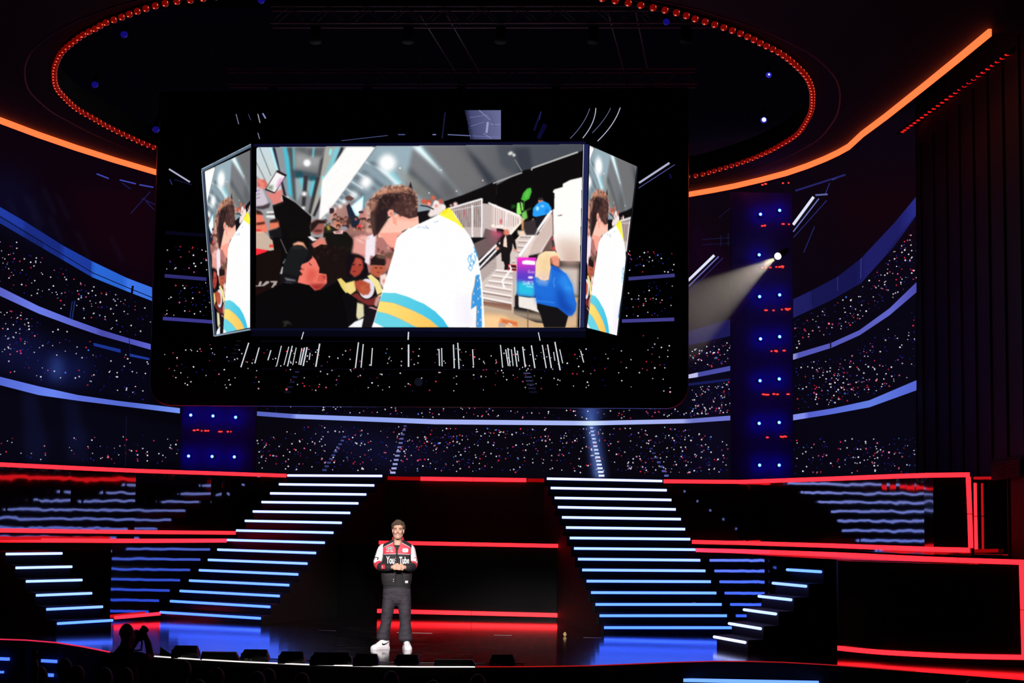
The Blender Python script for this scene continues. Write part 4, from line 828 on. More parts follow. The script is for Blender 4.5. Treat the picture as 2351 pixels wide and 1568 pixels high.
# plant
P(k7((575, 330), (620, 200), (700, 110), (775, 95), (790, 180), (740, 320), (650, 370)), (70, 176, 56), 1, 0.5); P(k7((640, 330), (660, 200), (760, 110), (720, 280)), (96, 200, 84), 0.8, 2); pc.line(k7((640, 360), (625, 560)), 2, (70, 130, 50)); P(k7((485, 560), (500, 400), (550, 390), (585, 620), (500, 640)), (150, 240, 110), 1, 0.5); P(k7((570, 370), (610, 400), (620, 540), (590, 560)), (140, 226, 110), 1, 0.5); P(k7((400, 440), (490, 450), (480, 470), (380, 520)), (30, 110, 36), 0.9, 2); P(k7((590, 600), (680, 540), (700, 640), (710, 700), (640, 740), (590, 680)), (120, 196, 90), 1, 1); P(k7((660, 550), (790, 490), (780, 510), (700, 560)), (60, 100, 60), 1, 1); P(k7((580, 700), (630, 740), (630, 940), (590, 950)), (214, 160, 110), 1, 1)
# guard in blue, upper
pc.ell(*k7((970, 370))[0], 6, 7, (206, 130, 112), 1, 0.5); P(k7((920, 330), (930, 295), (1010, 290), (1030, 340), (950, 350)), (46, 42, 44)); P(k7((810, 660), (815, 510), (900, 410), (1030, 360), (1130, 410), (1190, 510), (1140, 590), (1060, 640), (870, 680)), (40, 158, 244), 1, 0.5); P(k7((1040, 600), (1110, 500), (1130, 580)), (20, 84, 190), 0.7, 2); pc.ell(*k7((905, 510))[0], 3.5, 5, (190, 232, 250), 1, 1); pc.ell(*k7((1005, 465))[0], 4, 2, (190, 225, 250), 1, 1); P(k7((870, 680), (1070, 660), (960, 830), (900, 920)), (28, 26, 32))
# white wall right
P(k7((1210, 180), (1240, 130), (1410, 80), (1410, 20), (1560, -60), (1900, -140), (1900, 1568), (1370, 1560), (1270, 1340), (1220, 1050), (1200, 540), (1240, 520), (1245, 210)), (252, 248, 244)); P(k7((1290, 1100), (1800, 1150), (1800, 1568), (1370, 1560), (1270, 1330)), (214, 186, 170), 0.85, 12); P(k7((1310, 650), (1400, 630), (1398, 652), (1312, 664)), (110, 84, 74)); P(k8((1380, 60), (1740, 20), (1740, 300), (1400, 290)), (196, 160, 146), 0.7, 10); P(k8((1300, 290), (1740, 310), (1720, 880), (1650, 880)), (228, 208, 196), 0.9, 4); P(k8((1480, 890), (1720, 890), (1700, 1500), (1440, 1500)), (214, 178, 140), 1, 2); pc.line(k8((1660, 885), (1710, 885)), 1.5, (120, 100, 90)); pc.line(k7((1210, 545), (1222, 1040)), 2, (110, 80, 84))
# man in black on the stairs
P(k7((150, 1330), (170, 1090), (270, 1020), (400, 1040), (460, 1150), (490, 1330), (450, 1330), (410, 1200), (400, 1320), (350, 1440), (340, 1568), (190, 1568), (180, 1400)), (28, 22, 24), 1, 0.5); pc.ell(*k7((285, 990))[0], 7, 7, (220, 128, 100), 1, 1); P(k7((230, 1130), (270, 1040), (290, 1120), (300, 1290), (220, 1270)), (244, 214, 200), 1, 0.5); pc.ell(*k7((100, 1310))[0], 5, 4, (236, 170, 150), 1, 1); pc.ell(*k7((465, 1345))[0], 4, 3, (226, 140, 116), 1, 1); P(k8((180, 0), (360, 0), (350, 340), (240, 345), (250, 250), (200, 90)), (26, 21, 23), 1, 0.5)
# banner and its lettering
P(k8((495, 95), (880, 95), (850, 890), (495, 850)), (250, 52, 200), col2=(84, 60, 190), grad=((1188, 592), (1192, 640))); P(k8((505, 350), (640, 420), (860, 440), (850, 640), (505, 560)), (92, 62, 196), 0.9, 7); P(k8((498, 560), (855, 620), (850, 890), (495, 850)), (40, 196, 226), 0.95, 4); P(k8((600, 170), (690, 150), (860, 170), (860, 245), (720, 240), (600, 230)), (255, 250, 255), 1, 0.5)
def glyphs(text, x, y, w, h, gap, th, col):
    G = {'G': [((1, 0), (0, 0), (0, 1), (1, 1), (1, .5), (.5, .5))], 'U': [((0, 0), (0, 1), (1, 1), (1, 0))], 'E': [((1, 0), (0, 0), (0, 1), (1, 1)), ((0, .5), (.8, .5))], 'S': [((1, 0), (0, 0), (0, .5), (1, .5), (1, 1), (0, 1))], 'o': [((0, .4), (1, .4), (1, 1), (0, 1), (0, .4))], 'T': [((0, 0), (1, 0)), ((.5, 0), (.5, 1))]}
    for ch in text:
        for st in G[ch]: pc.line([(x + a * w, y + b_ * h) for a, b_ in st], th, col)
        x += w + gap
glyphs('GUES', 1201, 646, 4, 7, 2.4, 1.6, (226, 240, 255)); glyphs('Goo', 1213, 621, 3.4, 5.5, 1.4, 1.0, (236, 200, 250)); pc.ell(1218, 637, 6, 3, (240, 220, 250), 1, 0.5); pc.line([(1208, 657), (1224, 659)], 2.5, (190, 236, 250), 0.8)
pc.line(k8((715, 890), (712, 1500)), 2.2, (120, 92, 76)); P(k8((525, 870), (720, 900), (880, 900), (940, 1200), (720, 1130), (530, 1090)), (236, 228, 222)); pc.line(k8((720, 1130), (960, 1210)), 1.4, (130, 110, 96)); P(k8((450, 860), (520, 860), (530, 1080), (460, 1080)), (34, 26, 28))
P(k8((320, 230), (485, 245), (485, 370), (315, 355)), (226, 60, 64)); P(k8((335, 245), (480, 258), (478, 355), (330, 342)), (60, 14, 18)); pc.line(k8((345, 300), (470, 315)), 2.4, (220, 170, 170)); pc.line(k8((350, 250), (380, 330), (205, 560), (230, 680), (260, 700)), 4.5, (252, 246, 246)); pc.line(k8((430, 380), (430, 1090)), 5, (196, 178, 170)); pc.line(k8((395, 640), (400, 1090)), 3, (226, 210, 204))
P(k8((170, 1300), (510, 1380), (520, 1480), (480, 1490), (130, 1400)), (240, 150, 96)); P(k8((200, 1330), (500, 1395), (500, 1460), (190, 1400)), (214, 116, 66)); P(k8((130, 1405), (280, 1420), (270, 1490), (120, 1490)), (190, 164, 150)); pc.line(k8((320, 1410), (400, 1450)), 3, (226, 226, 240))
# woman in blue, foreground right
P(k8((860, 830), (830, 560), (850, 430), (1180, 250), (1300, 300), (1480, 420), (1600, 640), (1640, 850), (1690, 1030), (1670, 1160), (1600, 1260), (1520, 1270), (1300, 1100), (1100, 1060), (890, 1010)), (32, 108, 214)); P(k8((1380, 460), (1480, 420), (1600, 640), (1640, 850), (1420, 760), (1340, 600)), (44, 140, 236), 0.8, 5); P(k8((1310, 640), (1400, 780), (1500, 1000), (1660, 1160), (1520, 1260), (1300, 1090), (1300, 800)), (16, 60, 160), 0.8, 7); P(k8((1180, 250), (1300, 300), (1420, 380), (1320, 380), (1190, 320)), (28, 84, 190), 0.9, 2); P(k8((860, 820), (1100, 950), (1300, 900), (1280, 1060), (1090, 1050), (890, 1010)), (26, 92, 206), 0.7, 5)
pc.line(k8((890, 960), (1250, 1000)), 3, (54, 150, 240), 0.7, 1); pc.line(k8((1460, 690), (1590, 720)), 5, (50, 150, 240), 0.8, 2); pc.line(k8((1255, 490), (1225, 570), (1245, 690)), 1.5, (110, 170, 230), 0.8)
P(k8((870, 560), (1000, 540), (1130, 580), (1120, 610), (880, 590)), (110, 160, 226), 0.8, 1); P(k8((900, 595), (1110, 605), (1100, 670), (920, 640)), (120, 170, 230), 0.7, 1.5)
P(k8((860, 500), (870, 200), (930, 40), (1060, -30), (1250, -30), (1350, 50), (1340, 120), (1160, 110), (1170, 300), (1130, 540), (1060, 560), (960, 540), (900, 480)), (252, 222, 176), 1, 0.5); P(k8((980, 60), (1100, 40), (1130, 300), (1080, 480), (1000, 300)), (238, 196, 140), 0.6, 5); P(k8((870, 420), (1140, 400), (1120, 560), (940, 540)), (226, 190, 196), 0.7, 5); P(k8((1160, 80), (1300, 60), (1350, 130), (1340, 280), (1260, 270), (1200, 230)), (232, 150, 124), 1, 1); P(k8((1160, 140), (1220, 170), (1200, 240), (1165, 200)), (190, 110, 84), 0.9, 1)
for i in range(24): pc.line([(1232 + i * 1.2, 590 + rng.uniform(-8, 8)), (1232 + i * 1.25, 640 + rng.uniform(-6, 6))], 0.9, [(255, 240, 206), (214, 170, 116)][i % 2], 0.5)
P(k8((890, 1010), (1100, 1060), (1300, 1100), (1520, 1270), (1460, 1500), (1040, 1500), (960, 1220), (900, 1120)), (20, 18, 20))
# the player: neck, white jersey, hair
P(k3((770, 1500), (850, 1380), (930, 1260), (1080, 1180), (1425, 1220), (1440, 1350), (1200, 1450), (1020, 1568), (780, 1568)), (250, 196, 176)); P(k3((1060, 1180), (1410, 1240), (1380, 1290), (1100, 1260)), (236, 150, 130), 0.8, 4); P(k4((760, 0), (1150, -10), (1060, 60), (1020, 280), (900, 180), (860, 120)), (246, 164, 146)); P(k4((830, 20), (880, 120), (960, 220), (1010, 300), (940, 210)), (216, 106, 92), 0.7, 2); pc.ell(*k4((990, 250))[0], 2, 3, (150, 50, 46), 1, 0.5)
jersey = k4((1060, 70), (1150, -10), (1260, -90)) + k5((0, 1420), (300, 1280), (490, 1190), (640, 1080), (720, 1150), (880, 1400), (1000, 1560)) + k6((1030, 180), (1100, 400), (1160, 780), (1180, 1060), (1205, 1510)) + k4((650, 1510), (690, 1400), (800, 1000), (900, 650), (1000, 330), (1040, 130))
P(jersey, (252, 252, 253)); P(k6((780, 420), (800, 700), (815, 1050), (830, 1500), (700, 1500), (720, 1000), (765, 700)), (238, 232, 246), 0.6, 8); P(k6((830, 1000), (960, 900), (1060, 1500), (830, 1500)), (236, 230, 244), 0.7, 8)
P(k5((480, 1195), (640, 1080), (700, 1130), (760, 1240), (850, 1350), (900, 1440), (760, 1330), (620, 1260)), (250, 240, 70)); P(k5((520, 1150), (640, 1085), (620, 1160), (540, 1190)), (240, 226, 20), 0.8, 2)
P(k4((825, 955), (1030, 960), (1200, 1010), (1394, 1085)) + k6((0, 1040), (230, 1130), (420, 1260), (540, 1380), (625, 1510), (470, 1510), (330, 1390), (180, 1300), (0, 1230)) + k4((1394, 1275), (1200, 1200), (1000, 1120), (780, 1090)), (96, 206, 226), col2=(64, 190, 226), grad=((900, 680), (1020, 740)))
P(k4((780, 1090), (1000, 1120), (1200, 1195), (1394, 1275)) + k6((0, 1230), (180, 1300), (330, 1390), (470, 1510), (120, 1510), (0, 1460)) + k4((1330, 1490), (1100, 1370), (900, 1290), (740, 1250)), (252, 220, 116), col2=(250, 192, 92), grad=((880, 700), (1010, 745)))
P(k4((740, 1255), (900, 1290), (1100, 1370), (1330, 1490), (1380, 1510), (850, 1510), (690, 1430)), (104, 208, 226)); P(k4((690, 1430), (850, 1510), (650, 1510)), (250, 250, 252)); P(k6((0, 1470), (120, 1510), (0, 1510)), (90, 200, 224))
for q in (((740, 1250), (900, 1290), (1100, 1370), (1340, 1495)), ((780, 1088), (1000, 1118), (1200, 1193), (1394, 1273))): pc.line(k4(*q), 0.9, (214, 150, 110), 0.7)
# lettering and number at the jersey's edge
for q in (((960, 350), (935, 420), (960, 490), (990, 440), (970, 350)), ((1005, 320), (980, 400), (990, 470)), ((975, 500), (945, 560), (980, 610), (1010, 560), (975, 500)), ((1010, 420), (1030, 480), (1010, 530)), ((1040, 350), (1060, 420), (1030, 500)), ((1030, 220), (1060, 290), (1090, 390)), ((1050, 240), (1075, 330), (1100, 380))): pc.line(k6(*q), 1.7, (64, 160, 222))
for q in ((1020, 460), (1045, 300), (1080, 350), (975, 510)): pc.ell(*k6(q)[0], 1.6, 3, (60, 156, 220), 0.9, 0.5)
P(k6((1060, 680), (1120, 660), (1140, 860), (1155, 1100), (1160, 1510), (1065, 1510), (1075, 1160), (985, 1220), (1000, 980), (1040, 840)), (60, 150, 220)); pc.line(k6((1060, 680), (1035, 850), (1000, 980), (985, 1220), (1075, 1160), (1065, 1510)), 1, (240, 170, 110))
for q in ((1085, 760), (1115, 720), (1090, 890), (1125, 870), (1025, 970), (1095, 1050), (1130, 1010), (1020, 1110), (1140, 1190), (1095, 1260), (1130, 1390), (1090, 1450)): pc.ell(*k6(q)[0], 1.8, 2.6, (226, 230, 244)); pc.ell(k6(q)[0][0] - 1.4, k6(q)[0][1], 0.8, 1.6, (40, 50, 80))
for q in (((130, 1410), (180, 1390)), ((200, 1400), (300, 1420)), ((260, 1370), (320, 1430)), ((400, 1320), (480, 1300))): pc.line(k5(*q), 2, (160, 180, 214), 0.8)
hairp = k3((700, 1560), (640, 1300), (650, 1150), (620, 1020), (640, 950), (740, 900), (760, 820), (900, 760), (960, 720), (1080, 740), (1180, 720), (1270, 740), (1300, 660), (1340, 790), (1390, 870), (1420, 960), (1410, 1230), (1280, 1260), (1120, 1200), (1030, 1150), (930, 1120), (920, 1280), (840, 1400), (780, 1500))
P(hairp, (70, 46, 44)); P(k3((900, 760), (1080, 735), (1270, 740), (1260, 800), (1150, 830), (920, 850), (780, 900), (760, 820)), (214, 150, 120), 0.85, 3); P(k3((620, 1020), (640, 950), (740, 910), (780, 960), (720, 1100), (650, 1150)), (176, 124, 104), 0.85, 3); P(k3((800, 880), (1000, 850), (1200, 850), (1100, 960), (950, 1080), (920, 1280), (760, 1500), (710, 1480), (720, 1250)), (40, 28, 30), 0.9, 3); P(k3((640, 1180), (710, 1240), (720, 1500), (640, 1400)), (90, 66, 58), 0.7, 3); P(k3((1280, 740), (1302, 655), (1340, 800)), (34, 32, 36))
for i in range(70):
    x, y = k3((rng.uniform(650, 1400), rng.uniform(770, 1230)))[0]
    if inpoly(x, y, hairp): pc.line([(x, y), (x + rng.uniform(-4, 4), y + rng.uniform(2, 5)), (x + rng.uniform(-4, 4), y + rng.uniform(5, 9))], rng.uniform(1, 2.2), [(126, 86, 74), (50, 32, 32), (160, 110, 90), (96, 60, 52)][rng.randint(4)], 0.55, 0.6)
for i in range(50):
    x, y = k3((rng.uniform(660, 1290), rng.uniform(730, 900)))[0]
    if inpoly(x, y + 4, hairp): pc.line([(x, y), (x + rng.uniform(-3, 3), y - rng.uniform(1, 5))], 1, (206, 140, 112), 0.6)
for q in list(np.linspace(0, 1, 60)):
    hx = np.interp(q, [0, .15, .3, .5, .75, .9, 1], [650, 625, 700, 880, 1180, 1380, 1410]); hy = np.interp(q, [0, .15, .3, .5, .75, .9, 1], [1250, 1010, 900, 760, 725, 850, 1050])
    x, y = k3((hx + rng.uniform(-22, 22), hy + rng.uniform(-22, 22)))[0]; pc.ell(x, y, rng.uniform(2, 4.5), rng.uniform(1.5, 3), [(206, 146, 118), (120, 82, 72), (84, 56, 52), (226, 170, 140)][rng.randint(4)], 0.75, 1, rot=rng.uniform(0, 3))
for i in range(45):
    x, y = k3((rng.uniform(1050, 1400), rng.uniform(900, 1210)))[0]; pc.ell(x, y, rng.uniform(2, 4), rng.uniform(1.5, 3), [(96, 62, 56), (62, 38, 36), (130, 90, 78)][rng.randint(3)], 0.6, 1, rot=rng.uniform(0, 3))
for i in range(90):
    q = rng.rand(); hx = np.interp(q, [0, .15, .3, .5, .75, .9, 1], [650, 625, 700, 880, 1180, 1370, 1410]); hy = np.interp(q, [0, .15, .3, .5, .75, .9, 1], [1250, 1010, 900, 765, 730, 860, 1050])
    x, y = k3((hx, hy))[0]; a = math.atan2(y - 500, x - 905) + rng.uniform(-.7, .7); l_ = rng.uniform(3, 9)
    pc.line([(x, y), (x + l_ * .6 * math.cos(a), y + l_ * .6 * math.sin(a)), (x + l_ * math.cos(a + .6), y + l_ * math.sin(a + .6))], 1.1, [(196, 136, 112), (120, 84, 74), (226, 176, 150)][rng.randint(3)], 0.6)
for i in range(26):
    q = rng.rand(); hx = np.interp(q, [0, .3, .5, .75, 1], [690, 760, 900, 1180, 1330]); hy = np.interp(q, [0, .3, .5, .75, 1], [960, 880, 810, 780, 850])
    x, y = k3((hx + rng.uniform(-30, 30), hy + rng.uniform(-20, 40)))[0]; t_ = np.linspace(0, 5, 9); r = rng.uniform(2.5, 5)
    pc.line([(x + r * math.cos(u) * (1 - u * .08), y + r * .8 * math.sin(u)) for u in t_], 1.5, [(214, 156, 130), (90, 60, 54), (58, 38, 38)][rng.randint(3)], 0.7)
P(k3((920, 1160), (960, 1110), (1020, 1120), (1030, 1220), (1080, 1260), (1070, 1380), (1010, 1330), (1000, 1240), (940, 1220)), (244, 166, 144)); P(k3((950, 1170), (1000, 1150), (1010, 1230)), (200, 110, 96), 0.8, 1); pc.line(k5((180, 1045), (290, 1060), (400, 1110)), 2.4, (26, 20, 24))
np.clip(pc.a, 0, 255, out=pc.a)
sharp = pc.a.copy()
for ch in range(3): pc.a[..., ch] = 0.35 * sharp[..., ch] + 0.65 * Canvas.blurm(sharp[..., ch], 1)
pc.a[:] = pc.a * 1.03; np.clip(pc.a, 0, 255, out=pc.a); pc.noise(0.025, 2)
# lay the centre picture on the screen
frame_poly = [(589, 338), (1338, 331), (1328, 752), (587, 752)]
gy, gx = np.meshgrid(pc.gy, pc.gx, indexing='ij'); idx = np.arange(pc.w * pc.h).reshape(pc.h, pc.w)
def ip(X, Y, poly):
    ins = np.zeros(X.shape, bool)
    for k in range(len(poly)):
        ax, ay = poly[k]; bx, by = poly[(k + 1) % len(poly)]
        if ay != by: ins ^= ((ay > Y) != (by > Y)) & (X < (bx - ax) * (Y - ay) / (by - ay) + ax)
    return ins
cen = ip(gx[:-1, :-1] + .5, gy[:-1, :-1] + .5, frame_poly)
cen &= ~((gx[:-1, :-1] < 593) & (gy[:-1, :-1] < 342) & (np.hypot(gx[:-1, :-1] - 593, gy[:-1, :-1] - 342) > 4.3))
qd = np.stack([idx[:-1, :-1], idx[1:, :-1], idx[1:, 1:], idx[:-1, 1:]], -1)[cen]
used, inv = np.unique(qd.ravel(), return_inverse=True)
Wp = hang_surf(gx.ravel()[used], gy.ravel()[used], 0.02)
picture_mesh('centre_picture', Wp, lin(pc.a.reshape(-1, 3)[used]), inv.reshape(-1, 4), hroot)
# the two angled wing pictures repeat the middle of the same picture
def wing(name, TL, TR, BR, BL, s0, s1, nu=90, nv=240, shade=1.0):
    u, v = np.meshgrid(np.linspace(0, 1, nu), np.linspace(0, 1, nv)); TL, TR, BR, BL = [np.array(p, float) for p in (TL, TR, BR, BL)]
    p = (TL * (1 - u)[..., None] + TR * u[..., None]) * (1 - v)[..., None] + (BL * (1 - u)[..., None] + BR * u[..., None]) * v[..., None]
    c = pc.sample(s0 + (s1 - s0) * u, 336 + (750 - 336) * v) * shade
    i = np.arange(nu * nv).reshape(nv, nu); q = np.stack([i[:-1, :-1], i[1:, :-1], i[1:, 1:], i[:-1, 1:]], -1).reshape(-1, 4)
    picture_mesh(name, hang_surf(p[..., 0].ravel(), p[..., 1].ravel(), 0.02), lin(np.clip(c, 0, 255).reshape(-1, 3)), q, hroot)
wing('wing_picture', (470, 393), (574, 345), (574, 752), (497, 768), 806, 1046)
wing('wing_picture', (1354, 334), (1462, 382), (1416, 770), (1343, 751), 838, 1088)
hly = Layer(hang_surf, 0.012)
for c in ((463, 391, 576, 334, 7, (92, 108, 128)), (464, 388, 576, 331, 2, (170, 190, 205)), (466, 391, 494, 771, 5, (60, 72, 92)), (463, 391, 491, 772, 1.6, (160, 175, 190)), (492, 771, 575, 756, 4, (130, 150, 168)), (576, 333, 574, 757, 1.5, (40, 44, 60)),
          (1346, 331, 1336, 752, 11, (34, 38, 84)), (1340, 331, 1331, 752, 1.4, (210, 214, 220)), (582, 334, 1345, 328, 7, (12, 12, 44)), (575, 757, 1345, 757, 7, (12, 14, 40)), (1464, 383, 1418, 771, 2, (30, 34, 44)), (577, 765, 1345, 768, 14, (5, 6, 20))):
    hly.line(*c[:5], c[5], n=12)
# roof of the arena shown above
hly.quads([(1068, 253), (1150, 253)], [(1080, 320), (1150, 320)], [(60, 64, 104), (104, 108, 150)])
hly.quads([(1066, 253), (1078, 253)], [(1082, 320), (1090, 320)], [(10, 10, 26), (60, 64, 104)])
hl2 = Layer(hang_surf, 0.025)
for c in ((1100, 253, 1125, 275, 2, (130, 134, 176)), (1078, 270, 1120, 264, 1, (120, 124, 170)), (1120, 280, 1117, 305, 5, (150, 154, 196)), (1125, 285, 1150, 286, 1.5, (130, 134, 180)), (1125, 262, 1137, 290, 2, (84, 88, 130)), (1080, 290, 1112, 280, 1, (120, 124, 170)), (1110, 306, 1128, 318, 1, (150, 154, 196))): hl2.line(*c[:5], c[5])
def arc(L_, x0, y0, x1, y1, bow, w, col):
    p = [(x0 + (x1 - x0) * t + bow * 4 * t * (1 - t), y0 + (y1 - y0) * t) for t in np.linspace(0, 1, 9)]
    for a, b_ in zip(p[:-1], p[1:]): L_.line(a[0], a[1], b_[0], b_[1], w, col)
arc(hly, 1354, 249, 1309, 318, 6, 1.3, (110, 112, 150)); arc(hly, 1368, 248, 1338, 317, 7, 1.8, (190, 192, 214)); arc(hly, 1402, 248, 1360, 305, 4, 1.2, (110, 112, 150)); arc(hly, 1424, 247, 1372, 324, 7, 1.8, (190, 192, 214))
for c in ((784, 323, 890, 311, 1.6, (70, 74, 120)), (914, 309, 930, 309, 2.2, (80, 84, 150)), (993, 309, 1001, 309, 2.4, (120, 124, 180)), (1028, 309, 1148, 315, 2, (110, 114, 170)), (1022, 258, 1015, 318, 3, (24, 24, 60)), (542, 262, 548, 285, 1.8, (120, 124, 150)), (592, 262, 597, 282, 2, (160, 164, 180)), (603, 260, 610, 272, 3.4, (130, 134, 190)), (592, 305, 596, 319, 1.6, (140, 144, 170)), (570, 262, 576, 276, 1.2, (70, 72, 110)),
          (388, 388, 436, 418, 3.6, (176, 178, 206)), (400, 412, 440, 424, 1.2, (30, 32, 80)), (390, 412, 395, 424, 2.5, (40, 44, 110)), (1467, 420, 1537, 374, 4.6, (176, 178, 206)), (1466, 432, 1549, 378, 1.6, (84, 86, 160)), (1226, 300, 1240, 262, 5, (14, 12, 50)), (1236, 318, 1252, 285, 10, (10, 9, 44)), (1238, 275, 1242, 256, 2, (40, 40, 100)), (1538, 400, 1541, 410, 2, (24, 24, 90))): hly.line(*c[:5], c[5])
# stands left and right of the jumbotron, floor crowd below
for x0, x1, y0, y1, c in ((378, 474, 633, 641, (46, 44, 110)), (374, 488, 731, 739, (60, 56, 140)), (1443, 1549, 640, 632, (60, 58, 126)), (1428, 1548, 737, 733, (66, 62, 140)), (381, 470, 534, 540, (6, 6, 24))):
    hly.line(x0, y0, x1, y1, 8, c, n=6)
crowd(hly, [(378, 560), (474, 566), (482, 625), (378, 628)], 34, clumps=0); crowd(hly, [(378, 650), (482, 648), (488, 725), (378, 725)], 52, clumps=0)
crowd(hly, [(1442, 575), (1548, 568), (1548, 628), (1438, 630)], 42, clumps=0); crowd(hly, [(1434, 650), (1548, 645), (1548, 728), (1428, 728)], 52, clumps=0)
crowd(hly, [(378, 782), (500, 785), (600, 800), (1400, 800), (1470, 768), (1548, 775), (1548, 900), (378, 895)], 330, (0.58, 0.14, 0.28), 0.95, clumps=12)
for x0, y0, x1, y1, w in ((571, 787, 553, 843, 2.6), (595, 798, 585, 834, 2.4), (622, 804, 615, 827, 2.4), (646, 794, 635, 840, 2), (663, 796, 652, 838, 1.8), (671, 794, 660, 841, 2.4), (680, 798, 672, 838, 1.8), (693, 799, 686, 837, 2), (699, 798, 690, 838, 3), (705, 797, 696, 840, 3), (712, 810, 710, 826, 2), (734, 789, 725, 842, 3), (697, 762, 692, 779, 2), (823, 786, 816, 845, 2.6), (834, 790, 829, 844, 2.4), (855, 799, 852, 840, 2.2), (938, 762, 937, 780, 3), (938, 791, 938, 842, 3.4), (1008, 801, 1009, 840, 2.4), (1014, 799, 1015, 841, 2.2), (1041, 791, 1043, 845, 2.6), (1051, 787, 1054, 847, 2.6), (1085, 802, 1087, 839, 2.2), (1149, 792, 1154, 844, 2.2), (1161, 802, 1167, 840, 2.4), (1166, 799, 1171, 841, 2.2), (1174, 802, 1178, 840, 2), (1181, 797, 1187, 842, 2.4), (1188, 805, 1191, 830, 1.8), (1200, 796, 1206, 843, 2.6), (1220, 793, 1228, 845, 2.8), (1245, 792, 1254, 845, 2.4), (1257, 791, 1266, 845, 2.6), (1236, 763, 1240, 782, 2), (1271, 808, 1274, 828, 1.8), (1274, 785, 1286, 850, 2.8), (1285, 802, 1292, 834, 2), (1333, 805, 1340, 832, 2.2)):
    hl2.line(x0, y0, x1, y1, w, (214, 220, 226))
for y in (783, 847): hly.line(600, y, 1290, y + 1, 1, (14, 14, 30), n=6)
stairs_dash(hl2, 682, 854, 660, 900, 5, 10, 14, (34, 34, 66), (14, 14, 32)); stairs_dash(hl2, 1210, 857, 1224, 900, 6, 16, 18, (60, 60, 100), (14, 14, 34)); stairs_dash(hl2, 548, 783, 530, 830, 6, 10, 12, (14, 13, 26), (8, 8, 18)); hl2.dot(961, 877, 10, (16, 18, 30))
hly.build('arena_picture', hroot); hl2.build('arena_highlights', hroot, kind='stuff')

# ------------------------------------------------------------------ light towers
M['tower'] = mat('tower_panel', (0.06, 0.05, 0.26), 0.75, spec=0.1)
M['lens'] = mat('blue_lens', (0.1, 0.1, 0.3), 0.3, emis=(0.003, 0.016, 1.0), strength=42.0)
M['lenscore'] = mat('blue_lens_core', (0.1, 0.1, 0.3), 0.3, emis=(0.55, 0.78, 1.0), strength=6.0)
M['redspot'] = mat('red_indicator', (0.1, 0, 0), 0.3, emis=(1.0, 0.03, 0.02), strength=2.2)
def tower(name, x0, x1, ya, yb, D, lamps, reds, label, xtop=None):
    root = empty(name, pix((x0 + x1) / 2, yb, D), label=label, cat='light tower')
    a, c = pix(x0, yb, D), pix(x1, yb, D); zt = pix((x0 + x1) / 2, ya, D).z; zb = 1.2; o = Vector((0, 0.25, 0))
    b = MB(); b.hexa([Vector((p.x, p.y, zb)) for p in (a, c, c + o, a + o)], [Vector((p.x, p.y, zt)) for p in (a, c, c + o, a + o)]); b.build('panel', M['tower'], root)
    for x, y in lamps:
        p = pix(x, y, D - 0.11); b = MB(); b.tube([p + Vector((0, 0.11, 0)), p + Vector((0, 0.02, 0))], [0.05, 0.035], 10); l = b.build('lamp', M['metal'], root, True)
        b = MB(); b.sphere(p, (0.034, 0.016, 0.034), 12, 7); b.build('lens', M['lens'], l, True)
        b = MB(); b.sphere(p + Vector((0, -0.012, 0)), (0.019, 0.012, 0.019), 10, 6); b.build('lens_core', M['lenscore'], l, True)
    for x, y, w in reds:
        b = MB(); p = pix(x, y, D - 0.012); b.sphere(p, (w * D / F / 2, 0.012, 0.017), 8, 5); b.build('red_indicator', M['redspot'], root, True)
reds = []
for y in (423, 518, 615, 713, 808, 907, 1005):
    for k in range(rng.randint(5, 8)):
        x = 1747 + rng.rand() * 68; reds.append((x, y + rng.uniform(-1.5, 1.5) - (x - 1747) * 0.05, rng.uniform(4, 9)))
tower('light_tower', 1680, 1821, 442, 1095, 37.3, [(1746, 492), (1790, 483), (1743, 585), (1744, 681), (1790, 677), (1746, 778), (1790, 773), (1745, 874), (1789, 870), (1743, 972), (1789, 970), (1744, 1068), (1789, 1068)], reds,
      'tall dark blue light tower with paired blue lamps on the right')
tower('light_tower', 413, 583, 500, 1086, 38.6, [(438, 953), (489, 955), (541, 958), (433, 1047), (487, 1048), (538, 1049)],
      [(446, 988, 8), (454, 987, 6), (463, 989, 4), (472, 989, 7), (478, 989, 5), (504, 991, 7), (509, 991, 4), (523, 991, 6), (530, 991, 3)], 'dark blue light tower with six blue lamps, below the hanging screen at the left')

# ------------------------------------------------------------------ moving beam and its haze
M['beamlens'] = mat('beam_lens', (0.5, 0.5, 0.5), 0.3, emis=(1.0, 0.97, 0.93), strength=1.6)
src = pix(1786, 588, 36.85); tgt = pix(1545, 752, 34.7); ax = (tgt - src); LEN = ax.length; ax.normalize()
root = empty('beam_spotlight', src, label='white beam spotlight shining down to the left from the right light tower', cat='spotlight')
b = MB(); b.tube([src - ax * 0.02, src - ax * 0.2, src - ax * 0.34], [0.075, 0.075, 0.05], 14); b.build('housing', M['black'], root, True)
b = MB(); b.sphere(src + ax * 0.0, 0.073, 16, 10); b.build('lens', M['beamlens'], root, True)
HALF = math.radians(13.5)
cone = MB(); cone.tube([src + ax * 0.08, src + ax * (LEN * 1.02)], [0.075, 0.075 + LEN * math.tan(HALF)], 36)
hz = bpy.data.materials.new('beam_haze'); hz.use_nodes = True; nt = hz.node_tree; nt.nodes.remove(nt.nodes['Principled BSDF'])
vs = nt.nodes.new('ShaderNodeVolumeScatter'); vs.inputs['Density'].default_value = 0.10; vs.inputs['Color'].default_value = (1, 0.95, 0.88, 1)
nt.links.new(vs.outputs[0], nt.nodes['Material Output'].inputs['Volume'])
cone.build('beam_haze', hz, None, label='cone of lit haze from the white beam spotlight beside the hanging screen', cat='haze', kind='stuff')
